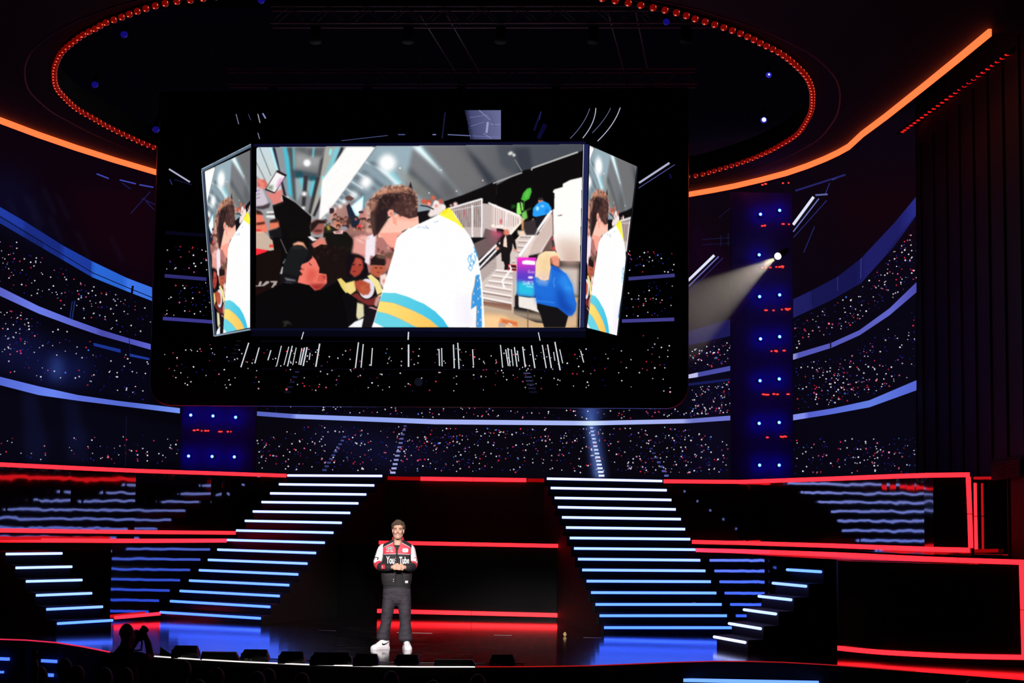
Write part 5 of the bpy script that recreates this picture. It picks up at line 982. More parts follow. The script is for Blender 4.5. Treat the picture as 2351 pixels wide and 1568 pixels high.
spot('beam_lamp', src + ax * 0.10, tgt, 800, (1.0, 0.90, 0.76), 2 * math.degrees(HALF) - 1, 0.35, 0.03)

# ------------------------------------------------------------------ ceiling with the oval ring of red bulbs
ZC = 8.73
RING = [(437, 0), (392.6, 5), (349.5, 15.5), (310, 28), (275, 41), (241, 53), (217, 67), (191, 80), (167, 97.5), (143, 119), (129, 145), (124.7, 169), (130, 201), (151.5, 227), (177, 250), (215, 272), (248, 291), (298, 315), (353, 338),
        (450, 370), (620, 404), (800, 424), (960, 432), (1130, 434), (1300, 430), (1450, 421), (1590, 404.6), (1651, 389), (1709, 371), (1757.6, 351), (1799, 329), (1831.6, 306.5), (1852, 277), (1862.6, 253), (1865, 227), (1862.6, 203), (1850.6, 175.6), (1826.5, 150), (1794, 124), (1750.7, 101.6), (1700.8, 77.5), (1642, 57), (1594, 43), (1551, 29), (1443, 7), (1300, -16), (1150, -30), (930, -38), (700, -30), (560, -16)]
rp = [pixz(x, y, ZC) for x, y in RING]
def closed_spline(pts, n=8):
    out = []; N = len(pts)
    for i in range(N):
        p0, p1, p2, p3 = pts[i - 1], pts[i], pts[(i + 1) % N], pts[(i + 2) % N]
        for k in range(n):
            t = k / n; out.append(0.5 * ((2 * p1) + (p2 - p0) * t + (2 * p0 - 5 * p1 + 4 * p2 - p3) * t * t + (3 * p1 - p0 - 3 * p2 + p3) * t ** 3))
    return out
rs = closed_spline(rp)
cum = [0.0]
for i in range(len(rs)): cum.append(cum[-1] + (rs[(i + 1) % len(rs)] - rs[i]).length)
NB = int(cum[-1] / 0.205)
def ring_at(s):
    s %= cum[-1]; i = int(np.searchsorted(cum, s, side='right')) - 1; i = min(i, len(rs) - 1); t = (s - cum[i]) / max(cum[i + 1] - cum[i], 1e-6)
    return rs[i].lerp(rs[(i + 1) % len(rs)], t)
STRIPPX = [(-200, 205), (-90, 245), (0, 277), (85, 309), (172, 339), (260, 367), (358, 396), (620, 436), (960, 462), (1300, 466), (1582, 446.6), (1640, 436.5), (1688.7, 427), (1750, 412.5), (1806, 397.7), (1855, 381), (1895, 365), (1925, 351), (1950, 337), (1981.5, 308), (2036.6, 267), (2120, 201), (2200, 136.5), (2276, 74)]
sp = [pixz(x, y, ZC + 0.02) for x, y in STRIPPX]
cen = sum(rs, Vector()) / len(rs)
outer = [Vector((p.x, p.y, 0)) for p in sp] + [Vector((14, 25, 0)), Vector((14, -2, 0)), Vector((-14, -2, 0)), Vector((-14, 24, 0))]
def hit(dirv):
    best = None
    for i in range(len(outer)):
        a, c = outer[i], outer[(i + 1) % len(outer)]; e = c - a; den = dirv.x * e.y - dirv.y * e.x
        if abs(den) < 1e-9: continue
        w = a - Vector((cen.x, cen.y, 0)); t = (w.x * e.y - w.y * e.x) / den; u = (w.x * dirv.y - w.y * dirv.x) / den
        if t > 0 and -1e-6 <= u <= 1 + 1e-6 and (best is None or t < best): best = t
    return best
cl_ = MB(); RN = 200; inn = [ring_at(cum[-1] * k / RN) for k in range(RN)]; out_ = []; inn2 = []
for p in inn:
    d = Vector((p.x - cen.x, p.y - cen.y, 0)); r = d.length; d.normalize(); t = hit(d) or r + 1
    inn2.append(Vector((cen.x, cen.y, ZC + .07)) + d * (r + 0.02)); out_.append(Vector((cen.x, cen.y, ZC + .07)) + d * max(t, r + 0.05))
up = Vector((0, 0, 0.35))
for k in range(RN):
    q = (k + 1) % RN
    cl_.add([inn2[k], inn2[q], out_[q], out_[k]], [(0, 1, 2, 3)]); cl_.add([inn2[k], inn2[q], inn2[q] + up, inn2[k] + up], [(3, 2, 1, 0)], 1)
M['ceil'] = mat('dark_ceiling', (0.022, 0.012, 0.012), 0.7, spec=0.15, var=(1.2, (0.016, 0.009, 0.009)))
cl_.build('ceiling', [M['ceil'], M['black']], None, kind='structure')
# ring thing: rail and bulbs (only those the view can reach)
ringo = empty('bulb_ring', (cen.x, cen.y, ZC), label='large oval ceiling ring lined with round red bulbs', cat='light ring')
b = MB(); rl = [p + Vector((0, 0, 0.062)) for p in rs[::4]]; b.tube(rl + [rl[0]], 0.022, 6, cap=False); b.build('rail', M['black'], ringo, True)
M['bulb'] = mat('red_bulb_glass', (0.35, 0.006, 0.003), 0.12, emis=(1.0, 0.012, 0.003), strength=0.15, coat=1.0)
M['bulbglint'] = mat('bulb_glint', (0.3, 0.02, 0.01), 0.3, emis=(1.0, 0.10, 0.04), strength=3.0)
proto = None
for k in range(NB):
    p = ring_at(k * cum[-1] / NB); x, y = proj(p)
    if (370 < x < 1572 and y > 215) or y < -30 or x < -40: continue
    if proto is None:
        b = MB(); b.sphere((0, 0, 0), 0.049, 14, 10); proto = b.build('bulb', M['bulb'], ringo, True); proto.matrix_parent_inverse = Matrix.Translation(ringo.location).inverted(); proto.location = p
        b = MB()
        b.sphere((-0.013, -0.025, -0.041), (0.013, 0.011, 0.005), 8, 5); b.sphere((0.034, -0.030, 0.007), (0.006, 0.005, 0.014), 8, 5)  # bulb's bright crescent and highlight, made as glowing spots on the glass
        fproto = b.build('bulb_highlight', M['bulbglint'], None, True); fproto.parent = proto; fproto.matrix_parent_inverse = Matrix.Identity(4)
    else:
        o = proto.copy(); COL.objects.link(o); o.location = p
        f = fproto.copy(); COL.objects.link(f); f.parent = o
# orange strip: visible edge of the ceiling
ribbon('orange_strip', sp, 0.105, M['orange'], 'long curved orange light strip along the ceiling edge', seg=3, depth=0.04)
# thin dark outer and inner hoops
b = MB(); hp = []
for k in range(0, RN, 2):
    d = (inn[k] - cen); d.z = 0; hp.append(inn[k] + d.normalized() * 0.45 + Vector((0, 0, -0.05)))
b.tube(hp + [hp[0]], 0.012, 5, cap=False); b.build('ceiling_hoop', mat('brown_hoop', (0.25, 0.05, 0.03), 0.4), None, True, label='thin dark hoop just outside the ring of red bulbs', cat='hoop')

# blue lamps under the ring
M['bluedim'] = mat('blue_lamp_dim', (0.05, 0.05, 0.3), 0.2, emis=(0.03, 0.02, 1.0), strength=0.16, coat=1.0)
M['bluemid'] = mat('blue_lamp_mid', (0.05, 0.05, 0.3), 0.2, emis=(0.05, 0.05, 1.0), strength=0.5, coat=1.0)
def ceil_lamp(x, y, D, r, m, label, core=None):
    p = pix(x, y, D); root = empty('ceiling_lamp', p, label=label, cat='lamp')
    b = MB(); b.tube([p + Vector((0, .02, .02)), p + Vector((0, 0.10, 0.16)), p + Vector((0, .11, .22))], [r * 1.1, r * 0.8, r * .3], 12); b.build('housing', M['black'], root, True)
    b = MB(); b.sphere(p, (r, r * .7, r), 12, 8); b.build('lens', m, root, True)
    if core:
        b = MB(); b.sphere(p + Vector((0, -r * .55, 0)), r * core, 10, 7); b.build('lens_core', M['lenscore'], root, True)
for x, y, r, m, l, c in ((285, 79, .065, 'bluedim', 'dim violet blue ceiling lamp inside the bulb ring, upper left', .12), (218, 194, .06, 'bluedim', 'dim violet blue ceiling lamp inside the bulb ring, near its left end', None), (358, 297, .06, 'bluedim', 'dim blue ceiling lamp cut by the hanging screen edge at left', None), (600, 0, .065, 'bluedim', 'dim blue ceiling lamp at the top picture edge', None),
                      (1530, 50, .06, 'bluedim', 'dim blue ceiling lamp under the bulb ring, upper right', .12), (1765, 172, .05, 'bluemid', 'violet blue ceiling lamp inside the ring at the right, upper of two', .3), (1753.5, 275.5, .055, 'bluemid', 'bright blue ceiling lamp inside the ring at the right, lower of two', .62)):
    ceil_lamp(x, y, 30.5, r, M[m], l, c)
sp_b = bpy.data.lights.new('blue_lamp_glow', 'POINT')

# ------------------------------------------------------------------ right side wall and its row of red lamps
M['brown'] = mat('brown_wall', (0.014, 0.0045, 0.004), 0.6, spec=0.25, bump=((2.0, 2.0, 0.6), 0.3, 0.02), var=(0.8, (0.010, 0.0035, 0.003)))
rw = [plan(2106, 35.6, 800), plan(2180, 33.0, 800), plan(2260, 29.8, 800), plan(2351, 27.0, 800), plan(2600, 22.0, 800)]
wall('wall_right', rw, 1.2, 10.0, M['brown'], thick=0.3)
b = MB()
for i in range(10):     # vertical ribs dividing the wall into panels
    t = (i + 0.5) / 10; k = min(int(t * 4), 3); u = t * 4 - k; p = rw[k].lerp(rw[k + 1], u); rb = MB()
    rb.box((p.x - .02, p.y - .02, 5.2), (0.03, 0.03, 8.0)); rb.build('trim_%d' % (i + 1), M['brown'], None, kind='structure')
def rowD(x): return float(np.interp(x, [2062, 2106, 2180, 2260, 2351], [36.4, 35.5, 32.9, 29.7, 26.9])) - 0.50
row = empty('lamp_row', pix(2190, 215, rowD(2190)), label='slanting row of small red lamps on the upper right wall', cat='lamp row')
M['rowlamp'] = mat('red_row_lamp', (0.2, 0.01, 0.01), 0.3, emis=(1.0, 0.012, 0.010), strength=0.9)
A_, B_ = (2072, 303), (2312, 126)
b = MB(); b.tube([pix(x, 306 - (x - 2062) * .73, rowD(x) + .06) for x in (2062, 2106, 2180, 2260, 2325)], 0.035, 6); b.build('rail', M['black'], row, True)
for x in (2130, 2220, 2300):
    p = pix(x, 306 - (x - 2062) * .73, rowD(x) + .06); b = MB(); b.tube([p, p + Vector((.05, 0.8, 0))], 0.012, 5); b.build('bracket', M['black'], row, True)
rowp = None
for k in range(26):
    t = k / 25; tt = t ** 1.18
    p = pix(A_[0] + (B_[0] - A_[0]) * tt, A_[1] + (B_[1] - A_[1]) * tt, rowD(A_[0] + (B_[0] - A_[0]) * tt))
    if rowp is None:
        b = MB(); b.sphere((0, 0, 0), (0.042, 0.03, 0.016), 10, 6); rowp = b.build('lamp', M['rowlamp'], row, True); rowp.location = p
    else:
        o = rowp.copy(); COL.objects.link(o); o.location = p
# air grille low on the right wall
gr = empty('air_grille', pix(2306, 1096, 27.9), label='dark slatted air grille low on the brown right wall', cat='grille')
for k in range(8):
    y0 = 1062 + k * 4.9; b = MB(); b.tube([pix(2277, y0 + 4, 28.5), pix(2308, y0 - 1, 27.9), pix(2342, y0 - 6, 27.0)], 0.011, 5); b.build('slat', M['brown'], gr)
b = MB(); b.hexa([pix(2274, 1104, 28.75), pix(2346, 1096, 27.1), pix(2346, 1096, 27.15), pix(2274, 1104, 28.8)], [pix(2274, 1056, 28.75), pix(2346, 1044, 27.1), pix(2346, 1044, 27.15), pix(2274, 1056, 28.8)]); b.build('recess', M['black'], gr)

# ------------------------------------------------------------------ overhead rigging
def truss(x0, x1, y, D, label):
    a, c = pix(x0, y, D), pix(x1, y, D); root = empty('lighting_truss', a, label=label, cat='truss'); h = 0.30
    ch = [Vector((0, 0, 0)), Vector((0, h, 0)), Vector((0, 0, h)), Vector((0, h, h))]
    for q in ch:
        b = MB(); b.tube([a + q, c + q], 0.022, 6); b.build('chord', M['truss'], root, True)
    n = int((c - a).length / 0.32); b = MB()
    for k in range(n):
        p0 = a.lerp(c, k / n); p1 = a.lerp(c, (k + 1) / n); q0, q1 = (ch[0], ch[2]) if k % 2 == 0 else (ch[2], ch[0])
        b.tube([p0 + q0, p1 + q1], 0.010, 5); b.tube([p0 + q0 + ch[1], p1 + q1 + ch[1]], 0.010, 5)
    b.build('lacing', M['truss'], root, True, kind='stuff')
    for k in range(5):
        p = a.lerp(c, 0.1 + 0.2 * k); f = MB(); f.tube([p + Vector((0, -.02, -.1)), p + Vector((0, -.08, -.36))], [0.09, 0.11], 10); f.build('fixture', M['black'], root, True)
truss(620, 1680, 52, 31.0, 'dark lighting truss high above the hanging screen, nearer one')
truss(520, 1600, 192, 35.0, 'dark lighting truss directly behind the top of the hanging screen')
for i, (x0, y0, x1, y1, l) in enumerate(((965, 35, 1046, 165, 'slanting grey pipe above the screen, leftmost of four'), (1026, 35, 1100, 165, 'slanting grey pipe above the screen, second from left'), (1396, 28, 1431, 158, 'slanting grey pipe above the screen, third from left'), (1460, 28, 1486, 158, 'slanting grey pipe above the screen, rightmost of four'))):
    b = MB(); b.tube([pix(x0, y0, 31.1), pix(x1, y1, 34.9)], 0.012, 6); b.build('rigging_pipe', M['truss'], None, True, label=l, cat='pipe')
for x in (480, 960, 1440):
    b = MB(); b.tube([hs(x, 208, -0.08), hs(x, 208, -0.08) + Vector((0, 0.35, 1.2))], 0.012, 6); b.build('hanger', M['truss'], hroot)
bpy.data.lights.remove(sp_b)

# ------------------------------------------------------------------ monitors and small things along the stage front
M['cab'] = mat('monitor_cabinet', (0.012, 0.012, 0.013), 0.45, spec=0.4, bump=(60.0, 0.2, 0.002))
M['cabgrille'] = mat('monitor_grille', (0.008, 0.008, 0.009), 0.6, bump=(220.0, 0.5, 0.002))
M['plate'] = mat('connector_plate', (0.16, 0.16, 0.17), 0.4)
M['whiteedge'] = mat('pale_trim', (0.55, 0.52, 0.50), 0.4)
def monitor(x0, x1, yt, yb, label, style='wedge', group='floor monitors along the stage front'):
    c = pixz((x0 + x1) / 2, yb, 0.0); s = c.y / F; w = (x1 - x0) * s; h = (yb - yt) * s * 1.0
    root = empty('floor_monitor', c, label=label, cat='monitor speaker', group=group)
    b = MB()
    if style == 'low':       # long low box with raked ends
        d = 0.16; r = h * 0.55
        lo = [c + Vector(v) for v in ((-w / 2, 0, 0), (w / 2, 0, 0), (w / 2, d, 0), (-w / 2, d, 0))]; hi = [c + Vector(v) for v in ((-w / 2 + r * .3, 0.02, h), (w / 2 - r, 0.02, h), (w / 2 - r, d - .02, h), (-w / 2 + r * .3, d - .02, h))]
        b.hexa(lo, hi); b.build('body', M['cab'], root)
        n = 28; e = MB()
        for k in range(n):
            p = hi[0].lerp(hi[1], (k + .5) / n) + Vector((0, -.003, 0.002)); e.box(p, (w / n * .5, 0.008, 0.008))
        e.build('perforated_edge', M['whiteedge'] if group is None else M['plate'], root, kind='stuff')
    else:
        d = 0.26; t = 0.10 * w
        prof_b = [(0.0, 0.0), (-0.01, 0.45 * h), (0.10, h), (0.17, h * 0.96), (d, 0.02)]
        L_ = [c + Vector((-w / 2 + (t if z > h * .6 else 0), y, z)) for y, z in prof_b]; R_ = [c + Vector((w / 2 - (t if z > h * .6 else 0), y, z)) for y, z in prof_b]
        n = len(L_); b.add(L_ + R_, [tuple(range(n)), tuple(range(2 * n - 1, n - 1, -1))] + [(i, n + i, n + (i + 1) % n, (i + 1) % n) for i in range(n)]); b.build('body', M['cab'], root)
        g = MB(); q0, q1 = L_[3].lerp(L_[4], .08), L_[3].lerp(L_[4], .95); q2, q3 = R_[3].lerp(R_[4], .95), R_[3].lerp(R_[4], .08); o = Vector((0, .012, .012)); g.hexa([q0, q1, q2, q3], [v + o for v in (q0, q1, q2, q3)]); g.build('grille', M['cabgrille'], root)
        p = c + Vector((0, -0.012, 0.2 * h)); k = MB(); k.box(p, (w * 0.8, 0.012, h * 0.26)); rc = k.build('connector_panel', M['cabgrille'], root)
        k = MB(); k.box(p + Vector((-w * .28, -.008, 0.01)), (w * 0.14, 0.006, h * 0.17)); k.build('label_plate', M['plate'], rc)
        k = MB(); jp = p + Vector((-w * .10, -.006, 0.005)); k.tube([jp, jp + Vector((0, -.010, 0))], 0.014, 10); k.build('jack', M['plate'], rc, True)
        for sx in (-1, 1):
            k = MB(); k.box(c + Vector((sx * w * .47, 0.05, h * .62)), (0.012, 0.10, 0.03)); k.build('handle', M['plate'], root)
    return root
monitor(393, 453, 1484, 1511.5, 'dark floor monitor wedge nearest the photographer')
monitor(460, 548, 1498, 1515.5, 'long low floor monitor with a pale perforated edge', 'low', group=None)
monitor(552, 614, 1493, 1520, 'floor monitor wedge just right of the long low one')
monitor(638, 698, 1498, 1524.5, 'floor monitor wedge between the blue floor glow and the wide monitor')
monitor(711, 807, 1500, 1528, 'widest floor monitor wedge on the stage lip')
monitor(810, 868, 1503.5, 1530, 'floor monitor wedge below the performer, left of his feet')
monitor(905, 962, 1505, 1531, 'floor monitor wedge directly below the performer\'s right shoe in view')
monitor(996, 1093, 1515.5, 1531.3, 'long flat dark floor monitor right of the performer', 'low')
monitor(1124, 1182, 1505.5, 1531, 'rightmost floor monitor wedge on the stage lip')
c0 = pixz(366, 1506, 0); b = MB(); b.add([c0, c0 + Vector((.19, .02, .0)), c0 + Vector((0.0, .05, .115)), c0 + Vector((.02, .12, 0))], [(0, 1, 2), (0, 2, 3), (1, 3, 2), (0, 3, 1)]); b.build('wedge_prop', M['cab'], None, label='small dark triangular wedge beside the photographer', cat='wedge')
b = MB(); b.tube([pixz(x, y, 0.012) for x, y in ((340, 1500.5), (470, 1507), (620, 1513), (760, 1518), (900, 1521), (1060, 1523), (1204, 1523.5))], 0.009, 6); b.build('floor_pipe', M['whiteedge'], None, True, label='thin pale pipe on the boards behind the monitor wedges', cat='pipe')
M['tape'] = mat('pale_tape', (0.42, 0.36, 0.36), 0.5)
for x0, y0, x1, y1, l in ((730, 1447, 771, 1448, 'pale tape line on the boards left of the performer'), (911, 1452, 992, 1454, 'longest pale tape line, behind the performer\'s feet'), (1134, 1458, 1175, 1459, 'pale tape line on the boards between performer and right staircase'), (1340, 1463.5, 1381, 1464.5, 'faint tape line on the boards in front of the right staircase')):
    a, c = pixz(x0, y0, 0.002), pixz(x1, y1, 0.002); u = Vector((0, 0.045, 0)); z = Vector((0, 0, 0.002)); b = MB(); b.hexa([a - z, c - z, c + u - z, a + u - z], [a, c, c + u, a + u]); b.build('tape_line', M['tape'], None, label=l, cat='tape')
def scrap(x, y, z, r, m, name, label, cat):
    p = pixz(x, y, z) if z < 0.01 else pix(x, y, z); b = MB(); b.sphere((0, 0, 0), r, 9, 7); R_ = random.Random(3)
    b.v = [(p.x + v[0] * R_.uniform(.7, 1.3), p.y + v[1] * R_.uniform(.7, 1.3), p.z + r[2] + v[2] * R_.uniform(.8, 1.2)) for v in b.v]; b.build(name, m, None, label=label, cat=cat)
scrap(1297, 1461, 0.0, (0.026, 0.02, 0.034), mat('yellow_scrap', (0.75, 0.55, 0.22), 0.6, emis=(0.6, 0.42, 0.15), strength=0.0), 'paper_scrap', 'small yellowish scrap on the boards at the end of the red centre strip', 'scrap')
A13 = pix(1594, 1386.5, 30.55); scrap(1594, 1384.6, 30.62, (0.028, 0.018, 0.010), mat('white_scrap', (0.85, 0.85, 0.85), 0.6), 'cloth_scrap', 'small white scrap lying on a step of the right staircase', 'scrap')

# ------------------------------------------------------------------ people
def remesh(o, voxel, it=3):
    m = o.modifiers.new('remesh', 'REMESH'); m.mode = 'VOXEL'; m.voxel_size = voxel; m.use_smooth_shade = True
    s = o.modifiers.new('smooth', 'SMOOTH'); s.iterations = it; s.factor = 0.5
    return o
M['skin'] = mat('skin', (0.68, 0.40, 0.29), 0.5, sss=0.08, var=(30.0, (0.64, 0.35, 0.25)))
M['jblack'] = mat('jacket_black', (0.015, 0.012, 0.015), 0.75, bump=(25.0, 0.35, 0.01))
M['jred'] = mat('jacket_red', (0.70, 0.045, 0.075), 0.65, bump=(18.0, 0.35, 0.01))
M['jwhite'] = mat('jacket_white', (0.80, 0.76, 0.78), 0.65, bump=(18.0, 0.35, 0.01))
M['shirt'] = mat('black_tee', (0.007, 0.006, 0.008), 0.8, bump=(20.0, 0.3, 0.01))
M['pants'] = mat('charcoal_trousers', (0.026, 0.021, 0.031), 0.8, bump=((5.0, 5.0, 9.0), 1.0, 0.05))
M['hair'] = mat('brown_hair', (0.045, 0.025, 0.015), 0.6, var=(60.0, (0.10, 0.06, 0.038)))
M['shoe'] = mat('white_leather', (0.82, 0.80, 0.82), 0.4)
M['sole'] = mat('shoe_sole', (0.72, 0.68, 0.70), 0.5)
M['brow'] = mat('brown_brow', (0.16, 0.085, 0.055), 0.7); M['stache'] = mat('moustache_hair', (0.30, 0.16, 0.11), 0.7)
M['lip'] = mat('lip', (0.55, 0.20, 0.17), 0.4); M['teeth'] = mat('teeth', (0.85, 0.82, 0.78), 0.3); M['eye'] = mat('eye', (0.10, 0.07, 0.06), 0.2)
M['stubble'] = mat('stubble', (0.42, 0.23, 0.16), 0.7)
PO = PERSON
pr = empty('person', PO, label='performer in red, white and black racing jacket, dark trousers and white sneakers', cat='person')
def V(x, y, z): return PO + Vector((x, y, z))
def TB(b, pts, r, n=12): b.tube([V(*p) for p in pts], r, n)
def SP(b, p, r, rot=None): b.sphere(V(*p), r, 14, 10, rot=rot)
# --- body: head, neck, trunk, limbs and clasped hands in one skin
b = MB(); HX = 0.02
SP(b, (HX, 0.015, 1.715), (0.076, 0.096, 0.088)); SP(b, (HX, -0.030, 1.668), (0.066, 0.066, 0.098)); SP(b, (HX, -0.048, 1.603), (0.046, 0.046, 0.036)); SP(b, (HX, -0.020, 1.625), (0.060, 0.062, 0.045))
SP(b, (HX - .032, -0.068, 1.652), (0.026, 0.026, 0.024)); SP(b, (HX + .032, -0.068, 1.652), (0.026, 0.026, 0.024)); SP(b, (HX, -0.088, 1.578), (0.020, 0.014, 0.014))
TB(b, [(HX, -0.088, 1.700), (HX, -0.104, 1.672), (HX, -0.112, 1.655)], [0.009, 0.012, 0.0155], 10); SP(b, (HX - .013, -0.098, 1.651), (0.009, 0.010, 0.008)); SP(b, (HX + .013, -0.098, 1.651), (0.009, 0.010, 0.008))
TB(b, [(HX - .052, -0.066, 1.706), (HX - .025, -0.088, 1.711), (HX, -0.090, 1.708), (HX + .025, -0.088, 1.711), (HX + .052, -0.066, 1.706)], 0.011, 8)
for s_ in (-1, 1): SP(b, (HX + s_ * .078, 0.010, 1.668), (0.011, 0.022, 0.033)); SP(b, (HX + s_ * .074, 0.002, 1.642), (0.008, 0.010, 0.012))
TB(b, [(HX, 0.012, 1.64), (0.016, 0.020, 1.55), (0.012, 0.03, 1.46)], [0.054, 0.056, 0.068], 16)
TB(b, [(0.01, 0.03, 1.43), (0.0, 0.02, 1.36), (0.0, 0.02, 1.2), (0.01, 0.02, 0.92)], [0.07, 0.10, 0.11, 0.11], 16)
for s_, sh, el, wr in ((-1, (-0.185, 0.03, 1.40), (-0.262, 0.02, 1.21), (-0.045, -0.235, 1.160)), (1, (0.185, 0.03, 1.40), (0.240, 0.02, 1.21), (0.135, -0.235, 1.160))):
    TB(b, [(s_ * .10, 0.03, 1.41), sh, (-0.244 if s_ < 0 else 0.226, 0.035, 1.31), el], [0.045, 0.036, 0.032, 0.032], 12); TB(b, [el, (s_ * .218, -.08, 1.165), wr], [0.032, .032, 0.028], 12)
for s_, an in ((-1, (-0.171, 0.03, 0.06)), (1, (0.150, 0.03, 0.06))):
    kn = (-0.125, 0.0, 0.48) if s_ < 0 else (0.140, 0.0, 0.48); TB(b, [(s_ * .09 + .01, 0.02, 0.90), kn, an], [0.085, 0.055, 0.036], 12)
# clasped hands: palms, then four fingers and a thumb on each
SP(b, (0.000, -0.262, 1.162), (0.040, 0.020, 0.044)); SP(b, (0.098, -0.258, 1.158), (0.036, 0.022, 0.044)); TB(b, [(-0.045, -0.235, 1.16), (-.015, -.255, 1.162)], [0.028, 0.030], 10); TB(b, [(0.135, -0.235, 1.16), (.105, -.25, 1.16)], [0.028, 0.030], 10)
for i, z in enumerate((1.196, 1.174, 1.152, 1.132)):
    e = (0.094, 0.100, 0.096, 0.084)[i]
    TB(b, [(0.004, -0.274, z + .002), (0.040, -0.288, z + .001), (e - .022, -0.289, z - .003), (e, -0.276, z - .006)], [0.0100, 0.0098, 0.0092, 0.0080], 9)
    TB(b, [(0.108, -0.266, z - .010), (0.118, -0.250, z - .008), (0.070, -0.246, z - .008), (0.025, -0.246, z - .006)], [0.0095, 0.0098, 0.0090, 0.0080], 9)
TB(b, [(-0.012, -0.258, 1.186), (0.012, -0.270, 1.208), (0.048, -0.282, 1.214)], [0.0125, 0.0115, 0.0095], 9); TB(b, [(0.112, -0.256, 1.186), (0.095, -0.268, 1.207), (0.066, -0.278, 1.205)], [0.0125, 0.0115, 0.0095], 9)
remesh(b.build('body', M['skin'], pr, True), 0.0045, 2)
# --- face details
def det(name, m, fn, par=pr):
    q = MB(); fn(q); return q.build(name, m, par, True)
for s_ in (-1, 1):
    det('eye', M['eye'], lambda q: SP(q, (HX + s_ * .030, -0.0905, 1.690), (0.0125, 0.005, 0.0055)))
    det('eyebrow', M['brow'], lambda q: TB(q, [(HX + s_ * .050, -0.082, 1.706), (HX + s_ * .032, -0.099, 1.7125), (HX + s_ * .014, -0.101, 1.709)], 0.0042, 6))
det('moustache', M['stache'], lambda q: TB(q, [(HX - .030, -0.086, 1.619), (HX - .014, -0.101, 1.636), (HX, -0.104, 1.638), (HX + .014, -0.101, 1.636), (HX + .030, -0.086, 1.619)], [.002, .0034, .0034, .0034, .002], 6))
det('lips', M['lip'], lambda q: SP(q, (HX, -0.089, 1.6205), (0.023, 0.013, 0.0125)))
det('teeth', M['teeth'], lambda q: SP(q, (HX, -0.096, 1.6215), (0.017, 0.008, 0.0065)))
det('beard', M['stubble'], lambda q: (TB(q, [(HX - .068, -0.020, 1.632), (HX - .054, -0.048, 1.597), (HX - .024, -0.083, 1.5735), (HX, -0.093, 1.570), (HX + .024, -0.083, 1.5735), (HX + .054, -0.048, 1.597), (HX + .068, -0.020, 1.632)], [.006, .012, .015, .016, .015, .012, .006], 8)))
# --- curly hair
R_ = random.Random(11); b = MB()
for i in range(1150):
    th = R_.uniform(0, 2 * math.pi); ph = R_.uniform(-0.55, math.pi / 2); d = Vector((math.cos(ph) * math.cos(th), math.cos(ph) * math.sin(th), math.sin(ph)))
    p = Vector((HX + d.x * 0.088, 0.022 + d.y * 0.102, 1.722 + d.z * 0.093))
    front = d.y < -0.25 and abs(d.x) < 0.80
    if front and p.z < 1.757: continue
    if d.y < 0.10 and p.z < 1.700: continue
    if p.z < (1.655 if d.x < 0 else 1.628): continue
    p = p + d * R_.uniform(-0.012, 0.009); r = R_.uniform(0.006, 0.0125); b.sphere(V(p.x, p.y, p.z), (r * R_.uniform(.8, 1.3), r, r * R_.uniform(.8, 1.3)), 7, 5)
det2 = b.build('hair', M['hair'], pr, True)
det('headset_microphone', M['black'], lambda q: TB(q, [(HX - .084, -0.010, 1.65), (HX - .082, -0.030, 1.630), (HX - .074, -0.052, 1.617)], [.005, .004, .0065], 6))
# --- clothes
def sect(secs, z):
    zs = [s_[0] for s_ in secs]; return [float(np.interp(z, zs, [s_[k] for s_ in secs])) for k in range(1, 6)]
def loft(b, secs, zs, n, mfn=None, skip=None, thick=0):
    rings = []
    for z in zs:
        cx, cy, a, d, p = sect(secs, z); ring = []
        for k in range(n):
            t = 2 * math.pi * k / n; c, s_ = math.cos(t), math.sin(t)
            ring.append((cx + a * math.copysign(abs(c) ** (2 / p), c), cy + d * math.copysign(abs(s_) ** (2 / p), s_), z))
        rings.append(ring)
    base = len(b.v); b.v += [tuple(V(*q)) for r in rings for q in r]
    for i in range(len(zs) - 1):
        for k in range(n):
            k2 = (k + 1) % n; q = [rings[i][k], rings[i][k2], rings[i + 1][k2], rings[i + 1][k]]; c = tuple(sum(v[j] for v in q) / 4 for j in range(3))
            if skip and skip(*c): continue
            b.f.append((base + i * n + k, base + i * n + k2, base + (i + 1) * n + k2, base + (i + 1) * n + k)); b.m.append(mfn(*c) if mfn else 0)
JS = [(0.90, .008, .02, .200, .130, 2.4), (0.93, .008, .02, .206, .136, 2.4), (0.965, .008, .02, .214, .146, 2.4), (1.04, .008, .015, .222, .150, 2.4), (1.15, .008, .015, .210, .142, 2.4), (1.30, .010, .02, .205, .132, 2.5), (1.40, .010, .025, .212, .124, 2.6), (1.45, .010, .03, .214, .114, 2.8), (1.485, .011, .03, .200, .100, 2.6), (1.515, .013, .03, .145, .088, 2.2), (1.55, .016, .03, .086, .078, 2.0)]
def gap(z):
    return float(np.interp(z, [.90, 1.08, 1.14, 1.25, 1.38, 1.47, 1.51], [.048, .050, .040, .022, .012, .010, .015])), float(np.interp(z, [.90, 1.05, 1.12, 1.2, 1.38, 1.43, 1.47, 1.51, 1.55], [.060, .050, .022, .010, .011, .022, .045, .062, .07]))
def jskip(x, y, z):
    c, w = gap(z); return y < -0.02 and abs(x - c) < w
def jmat(x, y, z):
    yk = 1.515 - (abs(x - .012) - .045) * 0.52
    if z > 1.345:
        return 0 if z > yk else 1
    return 0
b = MB(); loft(b, JS, list(np.arange(0.90, 1.5501, 0.0050)), 240, jmat, jskip)
jk = b.build('jacket', [M['jblack'], M['jred'], M['jwhite']], pr, True)
so = jk.modifiers.new('solid', 'SOLIDIFY'); so.thickness = 0.006; so.offset = -1
# white piping along the yoke and under the chest panel
def piping(pts):
    q = MB(); q.tube([V(x, fy(x, z, .001), z) for x, z in pts], .0036, 6); q.build('piping', M['jwhite'], jk, True)
